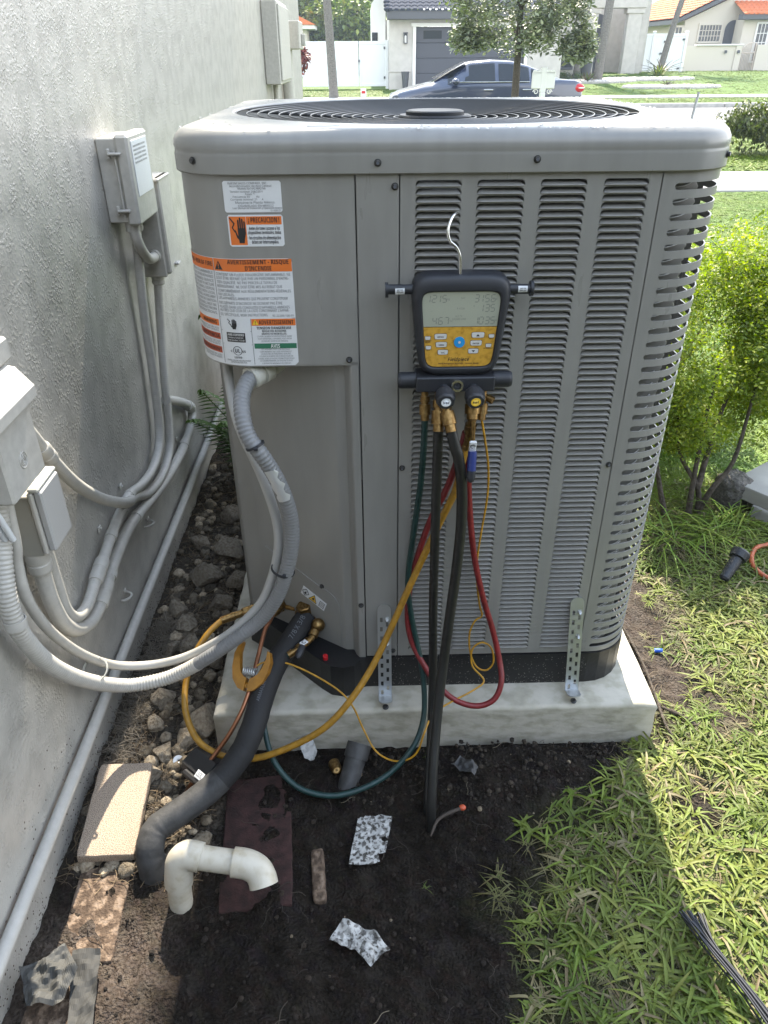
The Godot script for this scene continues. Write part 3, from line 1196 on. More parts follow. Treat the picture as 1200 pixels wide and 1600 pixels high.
	for k in 8: s.tube([V(0.5, 8.0, 0), V(0.72 + cos(k * 0.8) * 0.35, 8.8 + 0.08 * k, sin(k * 0.8) * 0.4)], 0.018, 5)
	s.tube([V(0.6, 8.4, 0), V(0.95, 8.8, 0.8), V(1.25, 9.0, 1.5)], [0.04, 0.03, 0.015], 6)
	obj("trunk", s, M.bark, t)
	crown("crown", t, twig_of_leaves(14, 0.14, 0.15, 0.08, 77), M.leaf_dull, [[V(0.76, 9.0, 0.0), V(0.40, 0.62, 0.50)], [V(1.33, 9.0, 1.42), V(0.20, 0.22, 0.34)]], 1300, [Color(0.07, 0.11, 0.03), Color(0.09, 0.13, 0.03)], 1.0)
	# red croton at the end of our wall
	var cro := shrub("croton", "red leaved croton at the left end of the white fence", V(-2.75, 0.0, -33.0), V(0.42, 0.62, 0.42), 0.16, 420, [Color(0.22, 0.035, 0.03), Color(0.14, 0.03, 0.03), Color(0.28, 0.08, 0.05)], M.leaf_dull, 31)
	cro.get_child(1).position.y += 0.35
	# little marker post on the lawn
	t = thing("marker_post", "short white marker post with red label on the lawn", "marker", V(-0.12, -0.06, -31.6))
	s = Shape.new()
	s.span(V(-0.11, 0.0, -0.04), V(0.11, 0.30, 0.04), 0.02)
	obj("post", s, M.trim_white, t)
	s = Shape.new()
	s.span(V(-0.07, 0.13, 0.04), V(0.07, 0.22, 0.045))
	obj("sticker", s, M.tail_red, t)
	# palms
	palm("grey palm trunk in front of the white fence", V(-1.25, -0.05, -31.0), V(-0.35, 6.5, 0.0), 0.165, 0.115)
	palm("pale ringed palm trunk in front of the porch arch", V(10.7, 0.05, -38.0), V(0.35, 6.8, 0.0), 0.21, 0.15)
	palm("thin dark palm trunk between window and porch", V(10.15, 0.1, -40.0), V(0.75, 7.0, 0.0), 0.15, 0.11)
	palm("leaning palm trunk in front of the small white gate", V(15.35, 0.35, -43.2), V(1.5, 6.2, -0.4), 0.16, 0.12)
	# right hand house
	t = thing("orange_roof_house", "cream house with orange barrel tile roof on the right", "house")
	s = Shape.new()
	s.extrude(PackedVector2Array([Vector2(18.9, -0.1), Vector2(27.5, -0.1), Vector2(27.5, 3.0), Vector2(23.6, 4.95), Vector2(18.9, 2.95)]), -64.0, -50.4)
	s.span(V(21.9, -0.1, -50.39), V(31.0, 2.95, -49.2))
	obj("wall", s, M.render_cream, t)
	s = Shape.new()
	s.extrude(arch_outline(21.35, 22.3, 0.3, 2.95), -50.5, -50.36)
	obj("arch_recess", s, M.door_dark, t)
	# rake board and the slope that faces left
	s = Shape.new()
	s.extrude(PackedVector2Array([Vector2(18.25, 2.78), Vector2(18.25, 2.98), Vector2(23.6, 5.32), Vector2(23.6, 5.1)]), -50.4, -49.95)
	s.span(V(18.2, 2.76, -64.0), V(18.4, 2.98, -50.401))
	obj("rake_board", s, M.trim_dark, t)
	s = Shape.new()
	var courses := 15
	for j in courses:
		var a := float(j) / courses
		var b := float(j + 1) / courses + 0.015
		var p := PackedVector3Array()
		for q in 2:
			var f := a if q == 0 else b
			for i in 57 * 3 + 1:
				var hump := 0.05 * absf(sin(PI * i / 3.0))
				p.append(V(lerpf(18.15, 23.6, f), lerpf(3.0, 5.38, f) + hump + (0.05 if q == 0 else 0.0), -64.2 + i / 3.0 * 0.25))
		s.grid(p, 57 * 3 + 1, 2)
	s.grid(PackedVector3Array([V(27.9, 2.95, -49.9), V(27.9, 2.95, -64.2), V(23.6, 5.38, -49.9), V(23.6, 5.38, -64.2)]), 2, 2)
	obj("roof", s, M.tile_orange, t)
	obj("porch_roof", tile_rows(21.6, 31.2, V(0, 3.18, -48.7), V(0, 5.0, -53.5), 12, 0.28), M.tile_orange, t)
	s = Shape.new()
	s.span(V(21.55, 2.92, -49.3), V(31.2, 3.18, -48.75), 0.02)
	obj("fascia", s, M.trim_dark, t)
	barred_window(t, "window", 19.85, 21.1, 1.9, 2.7, -50.38, 6, 2, M.render_cream)
	barred_window(t, "door_window", 22.75, 23.35, 0.9, 2.72, -49.18, 2, 3, M.trim_white)
	barred_window(t, "side_window", 18.4, 18.75, 1.7, 2.6, -50.36, 1, 1, M.render_cream)
	# garden wall and iron gate in front of it
	t = thing("garden_wall", "low cream garden wall in front of the orange roofed house", "wall")
	s = Shape.new()
	s.span(V(18.0, 0.0, -48.25), V(21.55, 1.66, -48.0), 0.01)
	s.span(V(22.45, 0.0, -48.25), V(30.0, 1.70, -48.0), 0.01)
	s.span(V(21.2, 0.0, -48.3), V(21.551, 1.70, -47.93), 0.01)
	obj("wall", s, M.render_cream, t)
	s = Shape.new()
	s.span(V(18.9, 1.66, -48.3), V(21.6, 1.74, -47.9), 0.015)
	obj("coping", s, M.trim_white, t)
	for x in [20.62, 21.36]:
		var lamp := thing("gate_lamp", "small black lamp on the garden wall, %s" % ("left of the pair" if x < 21.0 else "beside the arched gate"), "lamp", V(x, 1.36, -47.95), 0.0, "lamps on the garden wall")
		s = Shape.new()
		s.box(V(0, 0, 0.06), V(0.14, 0.16, 0.12), 0.03)
		obj("housing", s, M.trim_dark, lamp)
		s = Shape.new()
		s.box(V(0, -0.09, 0.06), V(0.08, 0.03, 0.06), 0.01)
		obj("lens", s, M.trim_white, lamp)
	t = thing("iron_gate", "cream iron gate with arched top at the garden wall", "gate")
	s = Shape.new()
	var arc := []
	for k in 13:
		var a := PI - PI * 0.55 * k / 12.0
		arc.append(V(22.2 + cos(a) * 0.62, 1.25 + sin(a) * 0.55, -48.1))
	s.tube(arc, 0.025, 6)
	s.tube([V(21.6, 0.25, -48.1), V(21.6, 1.25, -48.1)], 0.03, 6)
	s.tube([V(22.4, 0.25, -48.1), V(22.4, 1.8, -48.1)], 0.03, 6)
	s.tube([V(21.6, 0.3, -48.1), V(22.4, 0.3, -48.1)], 0.025, 6)
	s.tube([V(21.6, 1.3, -48.1), V(22.4, 1.3, -48.1)], 0.025, 6)
	obj("frame", s, M.gate_cream, t)
	for k in 8:
		s = Shape.new()
		var x := 21.68 + k * 0.09
		s.tube([V(x, 0.3, -48.1), V(x, 1.5 + 0.28 * minf(1.0, k / 4.0), -48.1)], 0.016, 5)
		obj("bar", s, M.gate_cream, t)
	# small white gate beside the porch
	t = thing("vinyl_gate", "small white gate between the porch and the cream house", "gate")
	board_gate(t, 15.1, 17.55, 0.42, 2.22, -46.0, 2)
	for x in [15.08, 15.72, 17.5]:
		s = Shape.new()
		s.span(V(x - 0.07, 0.3, -46.1), V(x + 0.07, 2.26, -45.94), 0.01)
		s.box(V(x, 2.30, -46.02), V(0.18, 0.09, 0.18), 0.03)
		obj("post", s, M.vinyl_white, t)
	for q in [[16.35, 1.85], [16.2, 1.3], [17.36, 1.95], [17.3, 0.6]]:
		s = Shape.new()
		s.box(V(q[0], q[1], -45.93), V(0.13, 0.09, 0.04), 0.01)
		obj("latch", s, M.trim_dark, t)
	# planting beds with stone mulch
	var stones := Shape.new()
	stones.ball(Vector3.ZERO, V(0.09, 0.06, 0.08), 6, 4)
	var stone_mesh := stones.mesh()
	var beds := [[V(13.2, 0.22, -38.6), 2.3, 1.1, "oval stone mulch bed beneath the leaning palm"], [V(13.2, 0.02, -35.2), 2.2, 0.9, "oval stone mulch bed nearest the pavement"], [V(11.0, 0.16, -38.2), 1.7, 1.2, "stone mulch bed around the pale ringed palm"]]
	for b in beds:
		t = thing("planting_bed", b[3], "planting bed", b[0], 0.0, "stone mulch beds on the front lawn")
		s = Shape.new()
		var outline := PackedVector2Array()
		for k in 28: outline.append(Vector2(cos(TAU * k / 28.0) * b[1], sin(TAU * k / 28.0) * b[2]))
		s.extrude(outline, -0.1, 0.07, Transform3D(Basis(V(1, 0, 0), V(0, 0, -1), V(0, 1, 0)), Vector3.ZERO))
		obj("edging", s, M.concrete_pale, t)
		var where := []
		var cols := []
		for k in 700:
			var a := rng.randf() * TAU
			var r := sqrt(rng.randf()) * 0.93
			where.append(Transform3D(Basis(Vector3.UP, a * 3.0).scaled(Vector3.ONE * rng.randf_range(0.6, 1.5)), V(cos(a) * r * b[1], 0.08, sin(a) * r * b[2])))
			cols.append(Color.WHITE)
		scatter("stones", stone_mesh, M.rock_mulch, where, cols, t)
	spiky("bromeliad", "yellow green bromeliad beside the porch column", "plant", V(14.35, 0.3, -40.5), 0.75, 0.10, 40, [Color(0.16, 0.19, 0.03), Color(0.30, 0.28, 0.05), Color(0.07, 0.11, 0.03)])
	spiky("cordyline", "dark upright spiky plant behind the bromeliad", "plant", V(14.75, 0.5, -41.2), 1.15, 0.07, 22, [Color(0.06, 0.045, 0.04), Color(0.09, 0.06, 0.05)], 0.6)
	spiky("dark_bromeliad", "small dark spiky plant in the bed nearest the pavement", "plant", V(13.0, 0.08, -35.2), 0.42, 0.06, 24, [Color(0.05, 0.05, 0.035), Color(0.08, 0.06, 0.05)], 0.8)
	spiky("dark_bromeliad", "low reddish spiky plant at the foot of the ringed palm", "plant", V(10.15, 0.2, -37.6), 0.6, 0.08, 30, [Color(0.08, 0.04, 0.035), Color(0.07, 0.09, 0.03)], 0.9)
	t = thing("pot_plant", "white flowering agave in tall black pot by the porch", "pot plant", V(10.9, 0.25, -41.0))
	s = Shape.new()
	s.lathe([Vector2(0, 0), Vector2(0.2, 0.0), Vector2(0.30, 0.72), Vector2(0.26, 0.72), Vector2(0.25, 0.66), Vector2(0, 0.66)], Transform3D(), 18)
	obj("pot", s, M.trim_dark, t)
	s = Shape.new()
	for k in 26:
		var b := Basis(Vector3.UP, k * 2.4) * Basis(Vector3.RIGHT, lerpf(1.3, 0.1, k / 26.0))
		s.col = Color(0.26, 0.29, 0.16)
		s.face([V(0, 0.66, 0) + b * V(-0.05, 0, 0), V(0, 0.66, 0) + b * V(0.05, 0, 0), V(0, 0.66, 0) + b * V(0, 0.02, -0.62)])
	obj("leaves", s, M.leaf, t)
	shrub("clipped_hedge", "small clipped green hedge behind the car boot", V(9.6, 0.05, -39.5), V(0.85, 0.32, 0.5), 0.07, 700, [Color(0.06, 0.10, 0.025), Color(0.08, 0.12, 0.03)], M.leaf, 12)
	build_car()
	# mailbox
	t = thing("mailbox", "white mailbox with scalloped board standing before the parked car", "mailbox", V(3.31, -0.06, -15.0))
	s = Shape.new()
	s.span(V(-0.05, 0.0, -0.05), V(0.05, 0.78, 0.05), 0.01)
	obj("post", s, M.trim_white, t)
	s = Shape.new()
	s.span(V(-0.22, 0.84, -0.03), V(0.22, 1.12, 0.03), 0.012)
	for k in 5:
		s.extrude(arch_outline(-0.21 + k * 0.084, -0.126 + k * 0.084, 1.1, 1.16), -0.03, 0.03)
	s.span(V(-0.055, 0.78, -0.055), V(0.055, 1.2, 0.035), 0.01)
	obj("board", s, M.trim_white, t)
	s = Shape.new()
	for side in [-1.0, 1.0]:
		var curl := []
		for k in 12:
			var a := 2.4 * PI * k / 11.0
			curl.append(V(side * (0.13 + cos(a) * 0.055 * (1.0 - k / 16.0)), 0.79 + sin(a) * 0.05 * (1.0 - k / 16.0), 0.0))
		s.tube(curl, 0.01, 5)
	obj("scroll", s, M.trim_white, t)
	# street tree
	t = thing("street_tree", "grey green oak in front of the parked car", "tree", V(2.83, -0.06, -15.2))
	obj("trunk", limbs(Vector3.ZERO, V(-0.05, 4.3, 0.0), 0.085, 16, 1.25, 17), M.bark, t)
	crown("crown", t, twig_of_leaves(14, 0.13, 0.10, 0.042, 5), M.leaf_dull, [[V(-0.1, 2.75, 0), V(1.45, 1.35, 1.35)], [V(0.6, 2.3, 0.2), V(0.75, 0.55, 0.7)], [V(-0.85, 2.25, 0.2), V(0.65, 0.6, 0.7)], [V(0.15, 1.75, 0.1), V(0.7, 0.42, 0.6)], [V(-0.2, 3.6, 0), V(1.2, 1.0, 1.1)], [V(0.95, 2.0, 0.0), V(0.4, 0.35, 0.4)], [V(-0.9, 1.65, 0.2), V(0.4, 0.16, 0.3)], [V(1.1, 1.5, 0.1), V(0.35, 0.2, 0.3)], [V(-1.2, 2.6, 0.1), V(0.4, 0.3, 0.4)]], 2100, [Color(0.22, 0.25, 0.17), Color(0.28, 0.31, 0.20), Color(0.17, 0.20, 0.13), Color(0.34, 0.37, 0.20)], 1.0, -0.10)
	# hedge on the right
	shrub("hedge_shrub", "broad variegated hedge beside the street on the right", V(6.25, 0.0, -11.4), V(0.95, 0.42, 0.7), 0.075, 1500, [Color(0.09, 0.105, 0.035), Color(0.17, 0.18, 0.07), Color(0.06, 0.075, 0.03)], M.leaf, 41)


func build_car() -> void:
	var t := thing("parked_car", "dark blue saloon car parked along the street", "car", V(2.84, -0.22, -19.9))
	# stations along the length, nose at -x: (x, half width, belt height, roof height)
	var st := [[-2.33, 0.62, 0.60, 0.62], [-2.28, 0.74, 0.66, 0.70], [-2.1, 0.84, 0.76, 0.80], [-1.7, 0.89, 0.84, 0.90], [-1.32, 0.90, 0.90, 0.985], [-0.85, 0.91, 0.94, 1.22], [-0.42, 0.91, 0.96, 1.42], [0.1, 0.91, 0.98, 1.455], [0.6, 0.91, 0.99, 1.43], [1.0, 0.91, 1.0, 1.34], [1.4, 0.90, 1.01, 1.20], [1.75, 0.89, 1.02, 1.06], [2.1, 0.86, 1.01, 1.03], [2.28, 0.80, 0.97, 0.99], [2.34, 0.70, 0.80, 0.82]]
	var p := PackedVector3Array()
	for q in st:
		var w: float = q[1]
		var half := []
		var inset: float = 0.04 + 0.55 * clampf((q[3] - q[2]) / 0.5, 0.0, 0.5)
		half = [[w - 0.10, 0.22], [w - 0.03, 0.32], [w, 0.55], [w - 0.01, q[2] - 0.10], [w - 0.05, q[2]], [w - 0.05 - inset, lerpf(q[2], q[3], 0.92)], [(w - 0.05 - inset) * 0.6, q[3]]]
		for e in half: p.append(V(q[0], e[1], -e[0]))
		half.reverse()
		for e in half: p.append(V(q[0], e[1], e[0]))
	var s := Shape.new()
	s.grid(p, 14, st.size())
	for end in [0, st.size() - 1]:
		var pts := []
		for k in 14: pts.append(p[end * 14 + k])
		s.poly(pts, V(0, 0.6, 0))
	obj("body", s, M.car_paint, t)
	# glass: each pane lies just proud of the body between belt and roof
	var side := func(x: float, f: float, out: float) -> Vector3:
		var k := 0
		while k < st.size() - 2 and st[k + 1][0] < x: k += 1
		var g: float = (x - st[k][0]) / (st[k + 1][0] - st[k][0])
		var w: float = lerpf(st[k][1], st[k + 1][1], g)
		var belt: float = lerpf(st[k][2], st[k + 1][2], g)
		var roof: float = lerpf(st[k][3], st[k + 1][3], g)
		var i0: float = 0.04 + 0.55 * clampf((st[k][3] - st[k][2]) / 0.5, 0.0, 0.5)
		var i1: float = 0.04 + 0.55 * clampf((st[k + 1][3] - st[k + 1][2]) / 0.5, 0.0, 0.5)
		return V(x, lerpf(belt, lerpf(belt, roof, 0.92), f), w - 0.05 - lerpf(i0, i1, g) * f + out)
	for far in [1.0, -1.0]:
		for pane in [[-0.95, 0.18], [0.27, 1.0], [1.06, 1.42]]:
			s = Shape.new()
			var g := PackedVector3Array()
			for j in 2:
				for k in 9:
					var x: float = lerpf(pane[0], pane[1], (k if far > 0.0 else 8 - k) / 8.0)
					var v: Vector3 = side.call(x, 0.10 if j == 0 else 0.93, 0.012)
					v.z *= far
					g.append(v)
			s.grid(g, 9, 2)
			obj("side_window", s, M.car_glass, t)
		s = Shape.new()
		s.span(V(-0.9, 0.995, 0.865 * far - 0.01), V(1.0, 1.015, 0.865 * far + 0.015), 0.004)
		obj("chrome_strip", s, M.chrome, t)
		for x in [0.02, 0.95]:
			s = Shape.new()
			s.span(V(x - 0.11, 0.83, 0.90 * far - 0.02), V(x + 0.11, 0.855, 0.90 * far + 0.03), 0.008)
			obj("door_handle", s, M.chrome, t)
		s = Shape.new()
		s.ball(V(-0.78, 1.02, 0.98 * far), V(0.10, 0.075, 0.11), 10, 7)
		obj("mirror", s, M.car_paint, t)
		s = Shape.new()
		s.ball(V(2.20, 0.86, 0.76 * far), V(0.17, 0.10, 0.095), 12, 8)
		obj("tail_lamp", s, M.tail_red, t)
		s = Shape.new()
		s.ball(V(2.24, 0.865, 0.775 * far), V(0.13, 0.028, 0.088), 10, 6)
		obj("lamp_lens", s, M.trim_white, t)
		s = Shape.new()
		s.ball(V(-2.13, 0.68, 0.66 * far), V(0.17, 0.08, 0.15), 10, 7)
		obj("headlight", s, M.window_glass, t)
		for x in [-1.42, 1.40]:
			s = Shape.new()
			var turned := Transform3D(Basis(V(1, 0, 0), V(0, 0, far), V(0, -far, 0)), V(x, 0.32, 0.78 * far))
			s.lathe([Vector2(0.0, -0.1), Vector2(0.32, -0.1), Vector2(0.33, 0.08), Vector2(0.3, 0.11), Vector2(0.22, 0.11)], turned, 24)
			var wheel := obj("wheel", s, M.tyre, t)
			s = Shape.new()
			s.lathe([Vector2(0.215, 0.09), Vector2(0.21, 0.115), Vector2(0.05, 0.125), Vector2(0, 0.13)], turned, 24)
			obj("rim", s, M.zinc, wheel)
	s = Shape.new()
	var ws := PackedVector3Array()
	for j in 5:
		var x := lerpf(-1.26, -0.50, j / 4.0)
		for k in 7:
			var q := lerpf(-0.66, 0.66, k / 6.0)
			var v: Vector3 = side.call(x, 1.0, 0.0)
			ws.append(V(x - 0.012, v.y + 0.026 + 0.05 * (1.0 - q * q), q))
	s.grid(ws, 7, 5)
	obj("windscreen", s, M.car_glass, t)


# ------------------------------------------------------------------ air conditioner
const HW := 0.4525      # half width
const RC := 0.10        # corner radius
const TOP := 1.2725
const CAPB := 1.2085    # lower edge of the lid
const FOOT := 0.196     # top of the black base
const SLAB := 0.1019


# outline of the unit seen from above: point and outward direction at fraction f, counter-clockwise from the front middle
func round_square(f: float, out: float) -> Vector3:
	var straight := 2.0 * (HW - RC)
	var bend := RC * PI / 2.0
	var total := 4.0 * (straight + bend)
	var s := fposmod(f * total + straight * 0.5, total)
	var side := int(s / (straight + bend))
	s -= side * (straight + bend)
	var p: Vector3
	var d: Vector3
	if s < straight:
		p = V(s - straight * 0.5, 0, HW)
		d = V(0, 0, 1)
	else:
		var a := (s - straight) / RC
		d = V(sin(a), 0, cos(a))
		p = V(HW - RC, 0, HW - RC) + d * RC
	p += d * out
	return p.rotated(Vector3.UP, side * PI / 2.0) + V(0, 0, -HW)


# a point of the front left cover: s runs along the sheet (equal to x on its flat front), out is the distance in front of it
func wrap_left(s: float, y: float, out: float) -> Vector3:
	var x0 := -(HW - RC)
	if s >= x0: return V(s, y, out)
	var a := (x0 - s) / RC
	if a <= PI / 2.0: return V(x0 - sin(a) * (RC + out), y, -RC + cos(a) * (RC + out))
	return V(-HW - out, y, -RC - (x0 - s - RC * PI / 2.0))


# and of the front right corner post
func wrap_right(s: float, y: float, out: float) -> Vector3:
	var p := wrap_left(-s, y, out)
	return V(-p.x, p.y, p.z)


func bend_left(s: Shape) -> Shape:
	for k in s.v.size():
		var p := s.v[k]
		s.v[k] = wrap_left(p.x, p.y, p.z)
		var q := wrap_left(p.x + 0.001, p.y, p.z) - wrap_left(p.x - 0.001, p.y, p.z)
		s.n[k] = q.normalized().cross(Vector3.UP)
	return s


# a sheet of cells between the lines xs and ys with some cells left out
func sheet(xs: Array, ys: Array, hole: Callable, place: Callable) -> Shape:
	var s := Shape.new()
	for j in ys.size() - 1:
		for i in xs.size() - 1:
			if (hole as Callable).call(i, j): continue
			s.face([(place as Callable).call(xs[i], ys[j]), (place as Callable).call(xs[i + 1], ys[j]), (place as Callable).call(xs[i + 1], ys[j + 1]), (place as Callable).call(xs[i], ys[j + 1])])
	return s


func screw_shape() -> Shape:
	var s := Shape.new()
	var turn := Transform3D(Basis(V(1, 0, 0), V(0, 0, 1), V(0, -1, 0)), Vector3.ZERO)
	s.lathe([Vector2(0.0058, 0.0), Vector2(0.0058, 0.0012), Vector2(0.004, 0.0016)], turn, 16)
	s.lathe([Vector2(0.0042, 0.0012), Vector2(0.0042, 0.0045), Vector2(0.0034, 0.005), Vector2(0, 0.005)], turn, 6)
	return s


func sticker(t: Node3D, x0: float, x1: float, y0: float, y1: float, r := 0.004) -> MeshInstance3D:
	var s := Shape.new()
	var xs := [x0]
	var n := maxi(2, int((x1 - x0) / 0.008))
	for k in n: xs.append(lerpf(x0, x1, (k + 1.0) / n))
	for k in n:
		var a: float = xs[k]
		var b: float = xs[k + 1]
		var cut0 := r if k == 0 else 0.0
		var cut1 := r if k == n - 1 else 0.0
		s.face([V(a + cut0, y0, 0.0007), V(b - cut1, y0, 0.0007), V(b, y0 + cut1, 0.0007), V(b, y1 - cut1, 0.0007), V(b - cut1, y1, 0.0007), V(a + cut0, y1, 0.0007), V(a, y1 - cut0, 0.0007), V(a, y0 + cut0, 0.0007)])
	return obj("label", bend_left(s), M.sticker_white, t)


func patch(t: Node3D, called: String, m: Material, x0: float, x1: float, y0: float, y1: float, up := 0.0010) -> void:
	var s := Shape.new()
	var n := maxi(1, int((x1 - x0) / 0.008))
	for k in n:
		var a := lerpf(x0, x1, float(k) / n)
		var b := lerpf(x0, x1, (k + 1.0) / n)
		s.face([V(a, y0, up), V(b, y0, up), V(b, y1, up), V(a, y1, up)])
	obj(called, bend_left(s), m, t)


func lines_of(t: Node3D, called: String, m: Material, rows: Array, up := 0.0013) -> void:
	# rows: [words, x, y, height, width or 0, bold, align]
	var s := Shape.new()
	for q in rows: write(s, q[0], Transform3D(Basis(), V(q[1], q[2], up)), q[3], q[4], q[5], q[6])
	obj(called, bend_left(s), m, t)


func flat_print(t: Node3D, called: String, m: Material, outlines: Array, up := 0.0013) -> void:
	var s := Shape.new()
	for o in outlines:
		var poly: PackedVector2Array = o
		if Geometry2D.is_polygon_clockwise(poly):
			poly = poly.duplicate()
			poly.reverse()
		var tris := Geometry2D.triangulate_polygon(poly)
		for k in range(0, tris.size(), 3):
			var a := poly[tris[k]]
			var b := poly[tris[k + 1]]
			var c := poly[tris[k + 2]]
			s.face([V(a.x, a.y, up), V(b.x, b.y, up), V(c.x, c.y, up)] if (b - a).cross(c - a) > 0.0 else [V(a.x, a.y, up), V(c.x, c.y, up), V(b.x, b.y, up)])
	obj(called, bend_left(s), m, t)


func rect(x0: float, y0: float, x1: float, y1: float) -> PackedVector2Array:
	return PackedVector2Array([Vector2(x0, y0), Vector2(x1, y0), Vector2(x1, y1), Vector2(x0, y1)])


# warning sign of a hand struck by a jagged line, drawn in a unit box
func hand_sign(at: Vector2, k: float) -> Array:
	var out := []
	out.append(PackedVector2Array([Vector2(0.50, 0.05), Vector2(0.80, 0.05), Vector2(0.84, 0.20), Vector2(0.92, 0.40), Vector2(0.92, 0.60), Vector2(0.46, 0.60), Vector2(0.46, 0.30)]))
	for f in 4:
		var x: float = 0.47 + f * 0.118
		out.append(PackedVector2Array([Vector2(x, 0.585), Vector2(x + 0.09, 0.585), Vector2(x + 0.09, [0.88, 0.97, 0.92, 0.82][f]), Vector2(x + 0.045, [0.93, 1.0, 0.96, 0.87][f]), Vector2(x, [0.88, 0.97, 0.92, 0.82][f])]))
	out.append(PackedVector2Array([Vector2(0.46, 0.30), Vector2(0.36, 0.50), Vector2(0.30, 0.56), Vector2(0.28, 0.50), Vector2(0.38, 0.26), Vector2(0.50, 0.16)]))
	out.append(PackedVector2Array([Vector2(0.02, 0.95), Vector2(0.24, 0.76), Vector2(0.12, 0.62), Vector2(0.28, 0.44), Vector2(0.34, 0.46), Vector2(0.20, 0.62), Vector2(0.33, 0.77), Vector2(0.06, 1.0)]))
	for q in out.size():
		var moved := PackedVector2Array()
		for p in (out[q] as PackedVector2Array): moved.append(at + p * k)
		out[q] = moved
	return out


func build_slab() -> void:
	var s := Shape.new()
	# a cast slab with slightly worn edges
	var x0 := -0.5117
	var x1 := 0.5026
	var z0 := -1.02
	var z1 := 0.0787
	var pts := PackedVector3Array()
	var n := 92
	var ring := []
	for k in n:
		var f := float(k) / n * 4.0
		var e := int(f)
		var g := f - e
		ring.append([Vector2(lerpf(x0, x1, g), z1), Vector2(x1, lerpf(z1, z0, g)), Vector2(lerpf(x1, x0, g), z0), Vector2(x0, lerpf(z0, z1, g))][e])
	ring.append(ring[0])
	for lv in [[-0.03, 0.0], [0.03, 0.0], [0.07, 0.0015], [0.092, 0.0], [0.0995, 0.003], [SLAB, 0.011], [SLAB + 0.0002, 0.06], [SLAB, 0.5]]:
		for k in n + 1:
			var q: Vector2 = ring[k]
			var c := Vector2((x0 + x1) * 0.5, (z0 + z1) * 0.5)
			var wear := 0.0022 * n_fine.get_noise_3d(q.x * 14.0, lv[0] * 60.0, q.y * 14.0) + 0.002 * n_soft.get_noise_2d(q.x * 5.0, q.y * 5.0)
			var d := q - c
			var inx := signf(d.x) * minf(absf(d.x), lv[1] - wear) if lv[1] < 0.4 else d.x
			var iny := signf(d.y) * minf(absf(d.y), lv[1] - wear) if lv[1] < 0.4 else d.y
			if absf(d.x) < (x1 - x0) * 0.5 - 0.004 and lv[1] < 0.4: inx = 0.0 if lv[1] < 0.02 else inx * absf(d.x) / ((x1 - x0) * 0.5)
			if absf(d.y) < (z1 - z0) * 0.5 - 0.004 and lv[1] < 0.4: iny = 0.0 if lv[1] < 0.02 else iny * absf(d.y) / ((z1 - z0) * 0.5)
			pts.append(V(q.x - inx, lv[0], q.y - iny))
	s.grid(pts, n + 1, 8, true)
	single("concrete_slab", s, M.concrete_pad, "pale concrete slab under the air conditioner", "slab")


